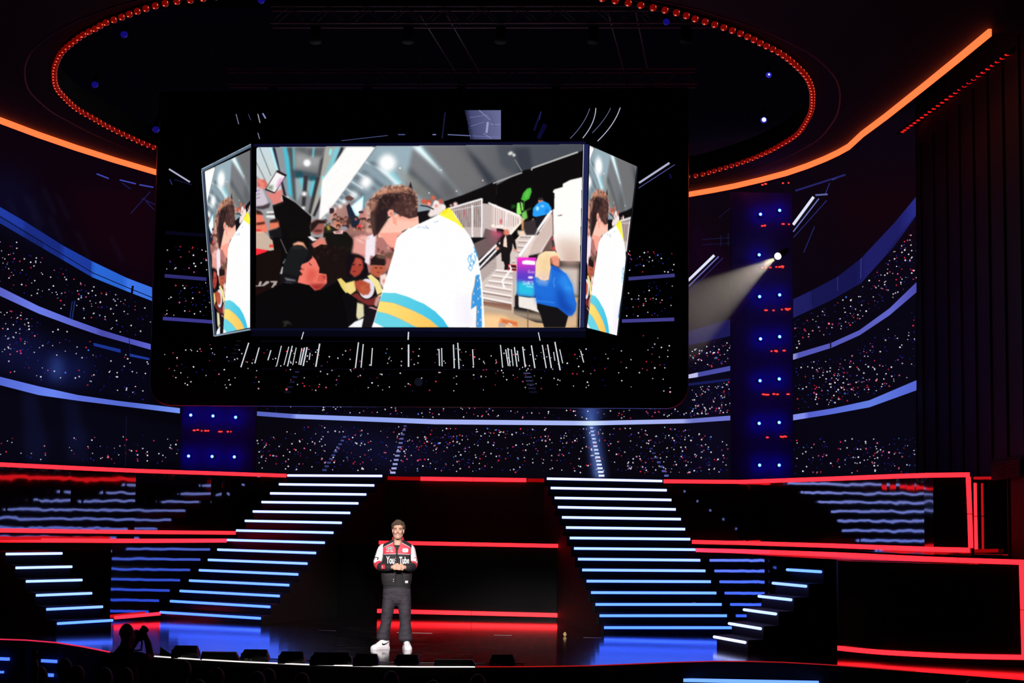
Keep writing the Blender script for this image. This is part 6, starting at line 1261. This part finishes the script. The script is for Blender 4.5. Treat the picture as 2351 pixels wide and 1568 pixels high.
# hem rib and collar
b = MB(); loft(b, [(0.896, .008, .02, .198, .128, 2.4), (0.955, .008, .02, .213, .144, 2.4)], [0.896, .91, .925, .94, .955], 90, None, jskip); b.build('hem_band', M['jblack'], jk, True)
def collar_skip(x, y, z): return y < -0.02 and abs(x - .014) < 0.058 + (z - 1.50) * 0.10
b = MB(); loft(b, [(1.50, .016, .028, .108, .094, 2.0), (1.535, .017, .024, .088, .082, 2.0), (1.585, .018, .020, .079, .078, 2.0)], list(np.arange(1.50, 1.586, .0043)), 220, None, collar_skip)
co = b.build('collar', M['jred'], jk, True); so = co.modifiers.new('solid', 'SOLIDIFY'); so.thickness = 0.007
# tee shirt under the jacket
b = MB(); loft(b, [(0.852, .012, .02, .196, .122, 2.4), (0.90, .012, .02, .196, .124, 2.4), (1.10, .01, .018, .198, .130, 2.4), (1.30, .01, .02, .194, .123, 2.4), (1.40, .011, .025, .190, .112, 2.4), (1.45, .013, .028, .135, .100, 2.1), (1.478, .016, .028, .082, .086, 2.0)], list(np.arange(.852, 1.479, .0269)), 60); b.build('tee_shirt', M['shirt'], pr, True)
# sleeves
def sleeve(s_, pts, rad, label):
    n = 44; P_ = [Vector(p) for p in pts]; path = smooth(P_, n // (len(P_) - 1)); cumL = [0]
    for i in range(len(path) - 1): cumL.append(cumL[-1] + (path[i + 1] - path[i]).length)
    T = [c / cumL[-1] for c in cumL]; rr = [float(np.interp(t, [q[0] for q in rad], [q[1] for q in rad])) for t in T]
    b = MB(); b.tube([V(*p) for p in path], rr, 40, cap=True)
    nseg = len(path) - 1; b.m = []
    for fi, f in enumerate(b.f):
        cs = [Vector(b.v[i]) - PO for i in f]; c = sum(cs, Vector()) / len(cs); t = T[min(fi // 40, nseg - 1)]
        if fi >= nseg * 40: b.m.append(0)
        elif t < 0.50 and c.z > 1.215: b.m.append(2)
        elif t < 0.62 and s_ * (c.x - .005) > 0.215: b.m.append(1)
        else: b.m.append(0)
    return b.build('sleeve', [M['jblack'], M['jred'], M['jwhite']], jk, True)
sleeve(-1, [(-0.160, 0.03, 1.440), (-0.205, 0.03, 1.415), (-0.244, 0.035, 1.31), (-0.266, 0.02, 1.212), (-0.215, -0.08, 1.163), (-0.13, -0.175, 1.156), (-0.045, -0.235, 1.158)], [(0, .050), (.10, .062), (.35, .061), (.52, .066), (.7, .064), (.9, .056), (.96, .044), (1, .040)], '')
sleeve(1, [(0.165, 0.03, 1.440), (0.200, 0.03, 1.415), (0.226, 0.035, 1.31), (0.242, 0.02, 1.212), (0.225, -0.08, 1.163), (0.19, -0.172, 1.158), (0.140, -0.232, 1.158)], [(0, .050), (.10, .062), (.35, .060), (.52, .066), (.7, .064), (.9, .056), (.96, .044), (1, .040)], '')
# lettering and badges on the jacket front
def fy(x, z, e=0.004):
    cx, cy, a, d, p = sect(JS, z); u = min(abs((x - cx) / a), 0.985); return cy - d * (1 - u ** p) ** (1 / p) - e
def text_on(txt, x0, x1, z0, z1, m, name, bold=0.0, shear=0.0):
    cu = bpy.data.curves.new('t', 'FONT'); cu.body = txt; cu.size = 1.0; cu.offset = bold; cu.resolution_u = 4; to = bpy.data.objects.new('t', cu); COL.objects.link(to)
    dg = bpy.context.evaluated_depsgraph_get(); dg.update(); me = bpy.data.meshes.new_from_object(to.evaluated_get(dg)); bpy.data.objects.remove(to); bpy.data.curves.remove(cu)
    co_ = np.array([v.co[:] for v in me.vertices]); mn, mx = co_.min(0), co_.max(0); fs = [tuple(p.vertices) for p in me.polygons]; bpy.data.meshes.remove(me)
    q = MB(); vs_ = []
    for v in co_:
        x = x0 + (v[0] - mn[0]) / (mx[0] - mn[0]) * (x1 - x0); z = z0 + (v[1] - mn[1]) / (mx[1] - mn[1]) * (z1 - z0); vs_.append(V(x, fy(x, z, 0.0055), z))
    q.add(vs_, fs); return q.build(name, m, jk)
for s_ in (-1, 1):
    piping([(.012 + s_ * u, 1.515 - (u - .045) * 0.52) for u in np.linspace(.060, .196, 16)])
    piping([(.012 + s_ * u, 1.345 - .010 * (u / .2) ** 2) for u in np.linspace(.012, .196, 14)])
M['print'] = mat('white_print', (0.80, 0.78, 0.78), 0.6)
M['pinkprint'] = mat('pale_pink_print', (0.78, 0.40, 0.42), 0.6)
text_on('You', -0.140, -0.020, 1.205, 1.312, M['print'], 'lettering_you', 0.025); text_on('Tube', 0.050, 0.188, 1.208, 1.306, M['print'], 'lettering_tube', 0.025)
def patch(pts, m, name, e=0.006, par=jk):
    q = MB(); c = (sum(p[0] for p in pts) / len(pts), sum(p[1] for p in pts) / len(pts)); q.add([V(c[0], fy(c[0], c[1], e), c[1])] + [V(x, fy(x, z, e), z) for x, z in pts], [(0, i + 1, (i + 1) % len(pts) + 1) for i in range(len(pts))]); return q.build(name, m, par)
def oval(cx, cz, a, c, n=20, p=2.0): return [(cx + a * math.copysign(abs(math.cos(t)) ** (2 / p), math.cos(t)), cz + c * math.copysign(abs(math.sin(t)) ** (2 / p), math.sin(t))) for t in [2 * math.pi * k / n for k in range(n)]]
patch(oval(-0.090, 1.424, .050, .022), M['print'], 'oval_badge', .006); patch(oval(-0.090, 1.424, .044, .0175), M['shirt'], 'oval_badge_field', .0075)
for x in (-.113, -.098, -.083, -.068): patch([(x - .005, 1.415), (x + .005, 1.415), (x + .005, 1.433), (x - .005, 1.433)], M['print'], 'badge_mark', .009)
patch(oval(-0.120, 1.384, .030, .010), M['pinkprint'], 'small_badge'); patch(oval(-0.062, 1.384, .024, .010), M['pinkprint'], 'small_badge')
patch(oval(0.132, 1.398, .040, .028, 24, 4.0), M['print'], 'play_badge', .006); patch([(0.126, 1.389), (0.141, 1.398), (0.126, 1.407)], M['jred'], 'play_mark', .009)
for x, z in ((.004, 1.285), (.004, 1.255)): patch(oval(x - .006, z, .005, .005, 8), M['print'], 'snap_stud')
for x, z in ((-.020, 1.092), (-.026, .985), (-.028, .958), (-.006, 1.434), (.032, 1.430), (.002, 1.352)): det('snap_button', M['plate'] if z > 1.2 else M['print'], lambda q: SP(q, (x, fy(x, z, .004), z), .0065), jk)
patch([(.137, .934), (.178, .934), (.178, .968), (.137, .968)], M['print'], 'hem_label', .012)
# sleeve badges
q = MB(); q.box(V(-.283, -.014, 1.278), (.062, .012, .038), rot=Matrix.Rotation(-0.55, 3, 'Z')); q.build('sleeve_badge', M['shirt'], jk); q = MB(); q.box(V(-.286, -.020, 1.278), (.040, .010, .018), rot=Matrix.Rotation(-0.55, 3, 'Z')); q.build('sleeve_badge_mark', M['print'], jk)
q = MB(); q.sphere(V(.270, -.012, 1.266), (.024, .016, .034)); q.build('sleeve_badge', M['jred'], jk, True); q = MB(); q.sphere(V(.272, -.019, 1.266), (.017, .013, .024)); q.build('sleeve_badge_mark', M['print'], jk, True)
q = MB(); q.box(V(-.174, -.219, 1.165), (.066, .014, .062), rot=Matrix.Rotation(-0.80, 3, 'Z')); q.build('cuff_patch', M['jred'], jk); q = MB(); q.add([V(-.192, -.222, 1.156), V(-.172, -.243, 1.156), V(-.182, -.232, 1.178)], [(0, 1, 2)]); q.build('cuff_mark', M['print'], jk)
# trousers
b = MB(); loft(b, [(0.64, .016, .03, .150, .120, 2.2), (0.70, .016, .025, .204, .132, 2.4), (0.82, .014, .02, .200, .130, 2.4), (0.90, .012, .02, .188, .118, 2.3)], list(np.arange(.64, .901, .02)), 48)
LEGS = {-1: [(0.115, -.164, .035, .080, .085, 2.2), (0.15, -.174, .02, .096, .100, 2.2), (0.20, -.168, .015, .090, .098, 2.2), (0.36, -.134, .005, .076, .095, 2.2), (0.56, -.108, .005, .090, .108, 2.2), (0.74, -.088, .02, .096, .120, 2.3)],
        1: [(0.105, .152, .035, .090, .085, 2.2), (0.14, .150, .02, .101, .102, 2.2), (0.20, .146, .012, .098, .100, 2.2), (0.36, .143, .002, .078, .095, 2.2), (0.56, .132, .002, .093, .108, 2.2), (0.74, .118, .02, .096, .120, 2.3)]}
for s_ in (-1, 1): loft(b, LEGS[s_], list(np.arange(LEGS[s_][0][0], .741, .02)), 40)
# close the open ends so the solid can be re-skinned
for sec, z in ((LEGS[-1], .115), (LEGS[1], .105), (LEGS[-1], .735), (LEGS[1], .735)):
    cx, cy, a, d, p = sect(sec, z); b.sphere(V(cx, cy, z), (a * .97, d * .97, 0.02), 20, 6)
b.sphere(V(.012, .02, .89), (.18, .115, .02), 20, 6); b.sphere(V(.016, .03, .645), (.14, .11, .05), 20, 8)
remesh(b.build('trousers', M['pants'], pr, True), 0.010, 4)
# shoes
def shoe(ox, oy, ang):
    R3 = Matrix.Rotation(ang, 3, 'Z'); prof = [(.105, .024, .100), (.095, .036, .135), (.06, .042, .155), (.02, .044, .150), (-.03, .046, .125), (-.075, .050, .095), (-.12, .053, .072), (-.16, .049, .060), (-.185, .036, .048), (-.197, .016, .034)]
    def W(x, y, z): v = R3 @ Vector((x, y, 0)); return V(ox + v.x, oy + v.y, z)
    b = MB(); n = 14; vs_ = []
    for y, hw, h in prof:
        for k in range(n):
            t = math.pi * k / (n - 1); c, s_ = math.cos(t), math.sin(t); vs_.append(W(hw * math.copysign(abs(c) ** .7, c), y, .030 + (h - .030) * abs(s_) ** .75))
    fs = []
    for i in range(len(prof) - 1):
        for k in range(n - 1): fs.append((i * n + k, i * n + k + 1, (i + 1) * n + k + 1, (i + 1) * n + k))
    fs += [tuple(range(n)), tuple((len(prof) - 1) * n + k for k in range(n))]; b.add(vs_, fs); sh_ = b.build('sneaker', M['shoe'], pr, True)
    b = MB(); out_l = [W(-(hw + .006), y * 1.02, 0) for y, hw, h in prof]; out_r = [W(hw + .006, y * 1.02, 0) for y, hw, h in reversed(prof)]; b.prism(out_l + out_r, (0, 0, .030)); b.build('sole', M['sole'], sh_)
    for s_ in (-1, 1):
        b = MB(); pts = [W(s_ * .0445, .075, .100), W(s_ * .0475, .03, .078), W(s_ * .0500, -.02, .066), W(s_ * .0515, -.045, .068), W(s_ * .0480, -.052, .086)]; b.tube(pts, [.003, .006, .010, .011, .004], 6); b.build('curved_side_mark', M['shirt'], sh_, True)
    b = MB()
    for k in range(5): y = -.02 - k * .020; z = float(np.interp(-y, [.02, .1], [.128, .086])); b.tube([W(-.020, y, z - .002), W(0, y, z + .004), W(.020, y, z - .002)], .004, 5)
    b.build('laces', M['sole'], sh_, True)
shoe(-0.172, -0.03, -0.80); shoe(0.165, 0.00, 0.22)

# ------------------------------------------------------------------ photographer, seen from behind
PD = 21.5; HZ = -1.25
M['grey'] = mat('grey_hair', (0.26, 0.22, 0.21), 0.8, bump=(90.0, 0.4, 0.01)); M['darkskin'] = mat('photographer_skin', (0.50, 0.29, 0.20), 0.6)
M['tee2'] = mat('photographer_tee', (0.010, 0.010, 0.012), 0.85); M['jeans'] = mat('dark_jeans', (0.012, 0.012, 0.018), 0.85)
def Q(x, y, dD=0.0): return pix(x, y, PD + dD)
ph0 = Q(282, 1500); ph_root = empty('person', (ph0.x, PD, HZ), label='grey-haired photographer in a black shirt aiming a camera, seen from behind', cat='person')
b = MB()
hc = Q(292, 1456); b.sphere(hc, (0.080, 0.098, 0.112), 16, 12); b.sphere(hc + Vector((.045, .03, -.04)), (.05, .06, .07), 12, 9); b.sphere(hc + Vector((.045, -.075, -.03)), (.012, .02, .03), 8, 6)
b.tube([hc + Vector((0, 0, -.06)), Q(288, 1488)], [0.062, 0.075], 12)
sh_l, sh_r = Q(244, 1516, .05), Q(322, 1511, .05)
b.tube([Q(282, 1512), Q(284, 1560), Vector((ph0.x, PD, -.35))], [.12, .14, .14], 14); b.tube([sh_l, sh_r], .06, 10)
b.tube([sh_r, Q(346, 1509, .22)], [0.055, 0.046], 10); b.tube([Q(346, 1509, .22), Q(340, 1478, .24), Q(332, 1455, .22)], [0.046, 0.040, 0.028], 10)
b.tube([sh_l, Q(262, 1528, .40), Q(300, 1490, .45), Q(316, 1468, .38)], [0.06, .05, .042, .03], 10)
b.sphere(Q(332, 1452, .22), (.032, .03, .045), 10, 8)
for k, (x0, y0, x1, y1, x2, y2) in enumerate(((333, 1452, 330, 1446, 325, 1448), (334, 1449, 331, 1443.5, 327, 1444.5), (335, 1454, 337, 1447, 333, 1444), (331, 1456, 326, 1452, 322, 1451))): b.tube([Q(x0, y0, .2), Q(x1, y1, .17), Q(x2, y2, .15)], [.011, .010, .008], 7)
b.tube([Q(330, 1458, .2), Q(325, 1457, .16), Q(321, 1451, .14)], [.012, .011, .009], 7)
b.sphere(Q(317, 1466, .34), (.03, .03, .04), 10, 8)
for k in range(4): b.tube([Q(317, 1463 + k * 2.6, .33), Q(321, 1460 + k * 3, .27), Q(319.5, 1458 + k * 3, .23)], [.010, .009, .008], 7)
for s_ in (-1, 1): b.tube([Vector((ph0.x + s_ * .09, PD, -.35)), Vector((ph0.x + s_ * .10, PD + .02, -.8)), Vector((ph0.x + s_ * .11, PD, HZ + .06))], [.085, .06, .045], 10); b.sphere((ph0.x + s_ * .11, PD + .06, HZ + .04), (.05, .12, .04), 10, 7)
remesh(b.build('body', M['darkskin'], ph_root, True), 0.008, 3)
b = MB(); b.sphere(hc + Vector((-.006, -.012, .012)), (0.084, 0.100, 0.112), 18, 14); g = [i for i in range(len(b.v)) if b.v[i][2] > hc.z - .035]; keep = set(g)
b.m = [m_ for f, m_ in zip(b.f, b.m) if all(i in keep for i in f)]; b.f = [f for f in b.f if all(i in keep for i in f)]; b.build('hair', M['grey'], ph_root, True)
b = MB(); b.tube([Q(288, 1482), Q(287, 1489), Q(285, 1500), Q(283, 1514), Q(283, 1545), Vector((ph0.x, PD, -.12)), Vector((ph0.x, PD, -.42))], [.066, .085, .120, .155, .185, .185, .175], 22)
b.tube([Q(284, 1512), sh_l, Q(236, 1545, .10)], [.09, .080, .072], 14); b.tube([Q(284, 1512), sh_r, Q(334, 1513, .14)], [.09, .074, .062], 14); b.sphere(sh_l, .080, 12, 8); b.sphere(Q(236, 1545, .1), .072, 12, 8); b.sphere(Q(334, 1513, .14), .060, 12, 8)
remesh(b.build('shirt', M['tee2'], ph_root, True), 0.012, 5)
b = MB(); b.tube([Vector((ph0.x, PD, -.38)), Vector((ph0.x, PD, -.55))], [.17, .16], 14)
for s_ in (-1, 1): b.tube([Vector((ph0.x + s_ * .085, PD, -.5)), Vector((ph0.x + s_ * .10, PD + .02, -.85)), Vector((ph0.x + s_ * .11, PD, HZ + .05))], [.10, .085, .075], 12)
b.build('trousers', M['jeans'], ph_root, True)
# camera held at the eye
M['cambody'] = mat('camera_black', (0.006, 0.006, 0.007), 0.35, coat=0.3)
cb = Q(316, 1462, .18); ca = (Q(338, 1438, .10) - cb).normalized(); cr = empty('camera', cb, label='black camera with a fat lens in the photographer\'s hands', cat='camera')
R3 = ca.to_track_quat('Z', 'Y').to_matrix(); b = MB(); b.box(cb + ca * .01, (0.13, 0.10, 0.07), rot=R3); b.box(cb + ca * .01 + (R3 @ Vector((0, .06, 0))), (.06, .03, .05), rot=R3); b.build('camera_body', M['cambody'], cr)
b = MB(); b.tube([cb + ca * .03, cb + ca * .09, cb + ca * .10, cb + ca * .145], [.036, .036, .043, .048], 18); ln = b.build('lens', M['cambody'], cr, True)
b = MB(); b.tube([cb + ca * .140, cb + ca * .152], [.049, .050], 18); b.build('lens_hood', M['black'], ln, True)
b = MB(); b.tube([cb + R3 @ Vector((.06, 0, 0)), Q(326, 1478, .12), Q(324, 1492, .05), Q(312, 1494, -.03), Q(300, 1490, -.02)], .010, 6); b.build('strap', M['black'], cr, True)

# ------------------------------------------------------------------ audience heads along the bottom edge
M['hair_a'] = mat('audience_hair', (0.012, 0.008, 0.008), 0.6); M['cloth_a'] = mat('audience_cloth', (0.010, 0.008, 0.010), 0.9); M['skin_a'] = mat('audience_skin', (0.22, 0.11, 0.08), 0.6)
def sitter():
    r = empty('person', (0, 0, 0)); H = 1.33      # origin on the floor, facing the stage (+y)
    b = MB(); b.sphere((0, 0, H - .115), (.078, .096, .115), 12, 9); b.tube([(0, -.01, H - .2), (0, -.02, H - .30)], [.055, .07], 10); b.tube([(0, -.02, H - .32), (0, -.03, .5)], [.12, .14], 12); b.tube([(-.17, -.02, H - .36), (.17, -.02, H - .36)], .06, 8)
    for s_ in (-1, 1): b.tube([(s_ * .19, -.02, H - .36), (s_ * .19, .06, .72), (s_ * .12, .26, .64)], [.05, .042, .032], 8); b.sphere((s_ * .10, .30, .63), (.04, .05, .025), 8, 6); b.tube([(s_ * .09, -.02, .50), (s_ * .11, .38, .48), (s_ * .11, .40, .06)], [.085, .062, .045], 8); b.sphere((s_ * .11, .46, .04), (.045, .11, .04), 8, 6)
    remesh(b.build('body', M['skin_a'], r, True), 0.02, 2)
    b = MB(); b.sphere((0, -.012, H - .100), (.090, .106, .112), 16, 12); b.build('hair', M['hair_a'], r, True)
    b = MB(); b.tube([(0, -.02, H - .27), (0, -.02, H - .34), (0, -.03, .85), (0, -.03, .46)], [.075, .165, .19, .19], 14); b.tube([(-.19, -.02, H - .37), (.19, -.02, H - .37)], .078, 10); b.build('shirt', M['cloth_a'], r, True)
    return r
AUD = [(149, 1513, 21.2, 'dark-haired audience member below the left light bars, tallest head at the left'), (178, 1529, 20.45, 'audience member with a faint red rim on the head, second head from the left'), (240, 1534, 18.9, 'audience member half hidden under the photographer, left side'), (289, 1534, 19.7, 'audience member directly below the photographer'),
       (423, 1517, 21.2, 'tall dark audience head in front of the white stage edge'), (498, 1534, 20.45, 'audience member below the long low monitor'), (591, 1543, 19.7, 'audience member with red-lit hair below the monitor wedges'), (617, 1536, 21.2, 'dark audience head just behind the red-lit one'),
       (694, 1546, 20.45, 'dim audience head below the widest monitor wedge'), (899, 1542, 20.8, 'dim audience head below the performer'), (994, 1563, 20.0, 'top of an audience head at the bottom edge, right of the performer'), (1097, 1549, 20.6, 'audience head below the gap before the rightmost monitor'), (2232, 1560, 20.4, 'lone audience head at the bottom right'), (92, 1531, 19.7, 'audience head at the far left under the blue light bars'), (458, 1562, 19.7, 'top of an audience head at the bottom edge left of centre')]
proto_s = sitter(); kids = list(proto_s.children)
for i, (x, y, D, l) in enumerate(AUD):
    p = pix(x, y, D); sc = (p.z - HZ) / 1.33
    if i == 0: r = proto_s
    else:
        r = proto_s.copy(); COL.objects.link(r)
        for ch in kids: c = ch.copy(); COL.objects.link(c); c.parent = r
    r.location = (p.x, D, HZ); r.scale = (1.0, 1.0, sc); r.rotation_euler = (0, 0, random.Random(i).uniform(-.25, .25)); tag(r, l, 'person', 'audience in the front rows')
# raised hands with a phone, far left
b = MB(); hp = pix(82, 1534, 18.9); b.tube([hp + Vector((-.02, 0, -.30)), pix(82, 1530, 18.9), pix(80.5, 1516, 19.0)], [.04, .036, .026], 10); b.sphere(pix(80, 1508, 19.0), (.035, .02, .045), 10, 8)
for k in range(4): b.tube([pix(76 + k * 2.6, 1504, 19.0), pix(75 + k * 3, 1497, 19.02), pix(76 + k * 3, 1491.5, 19.06)], [.010, .009, .008], 7)
b.tube([pix(84, 1508, 19.0), pix(89, 1504, 19.0), pix(90, 1499, 19.0)], [.012, .010, .008], 7); b.tube([hp + Vector((-.02, 0, -.28)), Vector((hp.x - .1, 18.8, -.6)), Vector((hp.x - .1, 18.8, HZ + .4))], [.06, .14, .15], 10); b.tube([Vector((hp.x - .1, 18.8, HZ + .45)), Vector((hp.x - .1, 18.8, HZ))], [.15, .13], 10)
remesh(b.build('person', M['skin_a'], None, True, label='audience member at the far left, seen only by a raised dim hand', cat='person', group='audience in the front rows'), 0.008, 2)
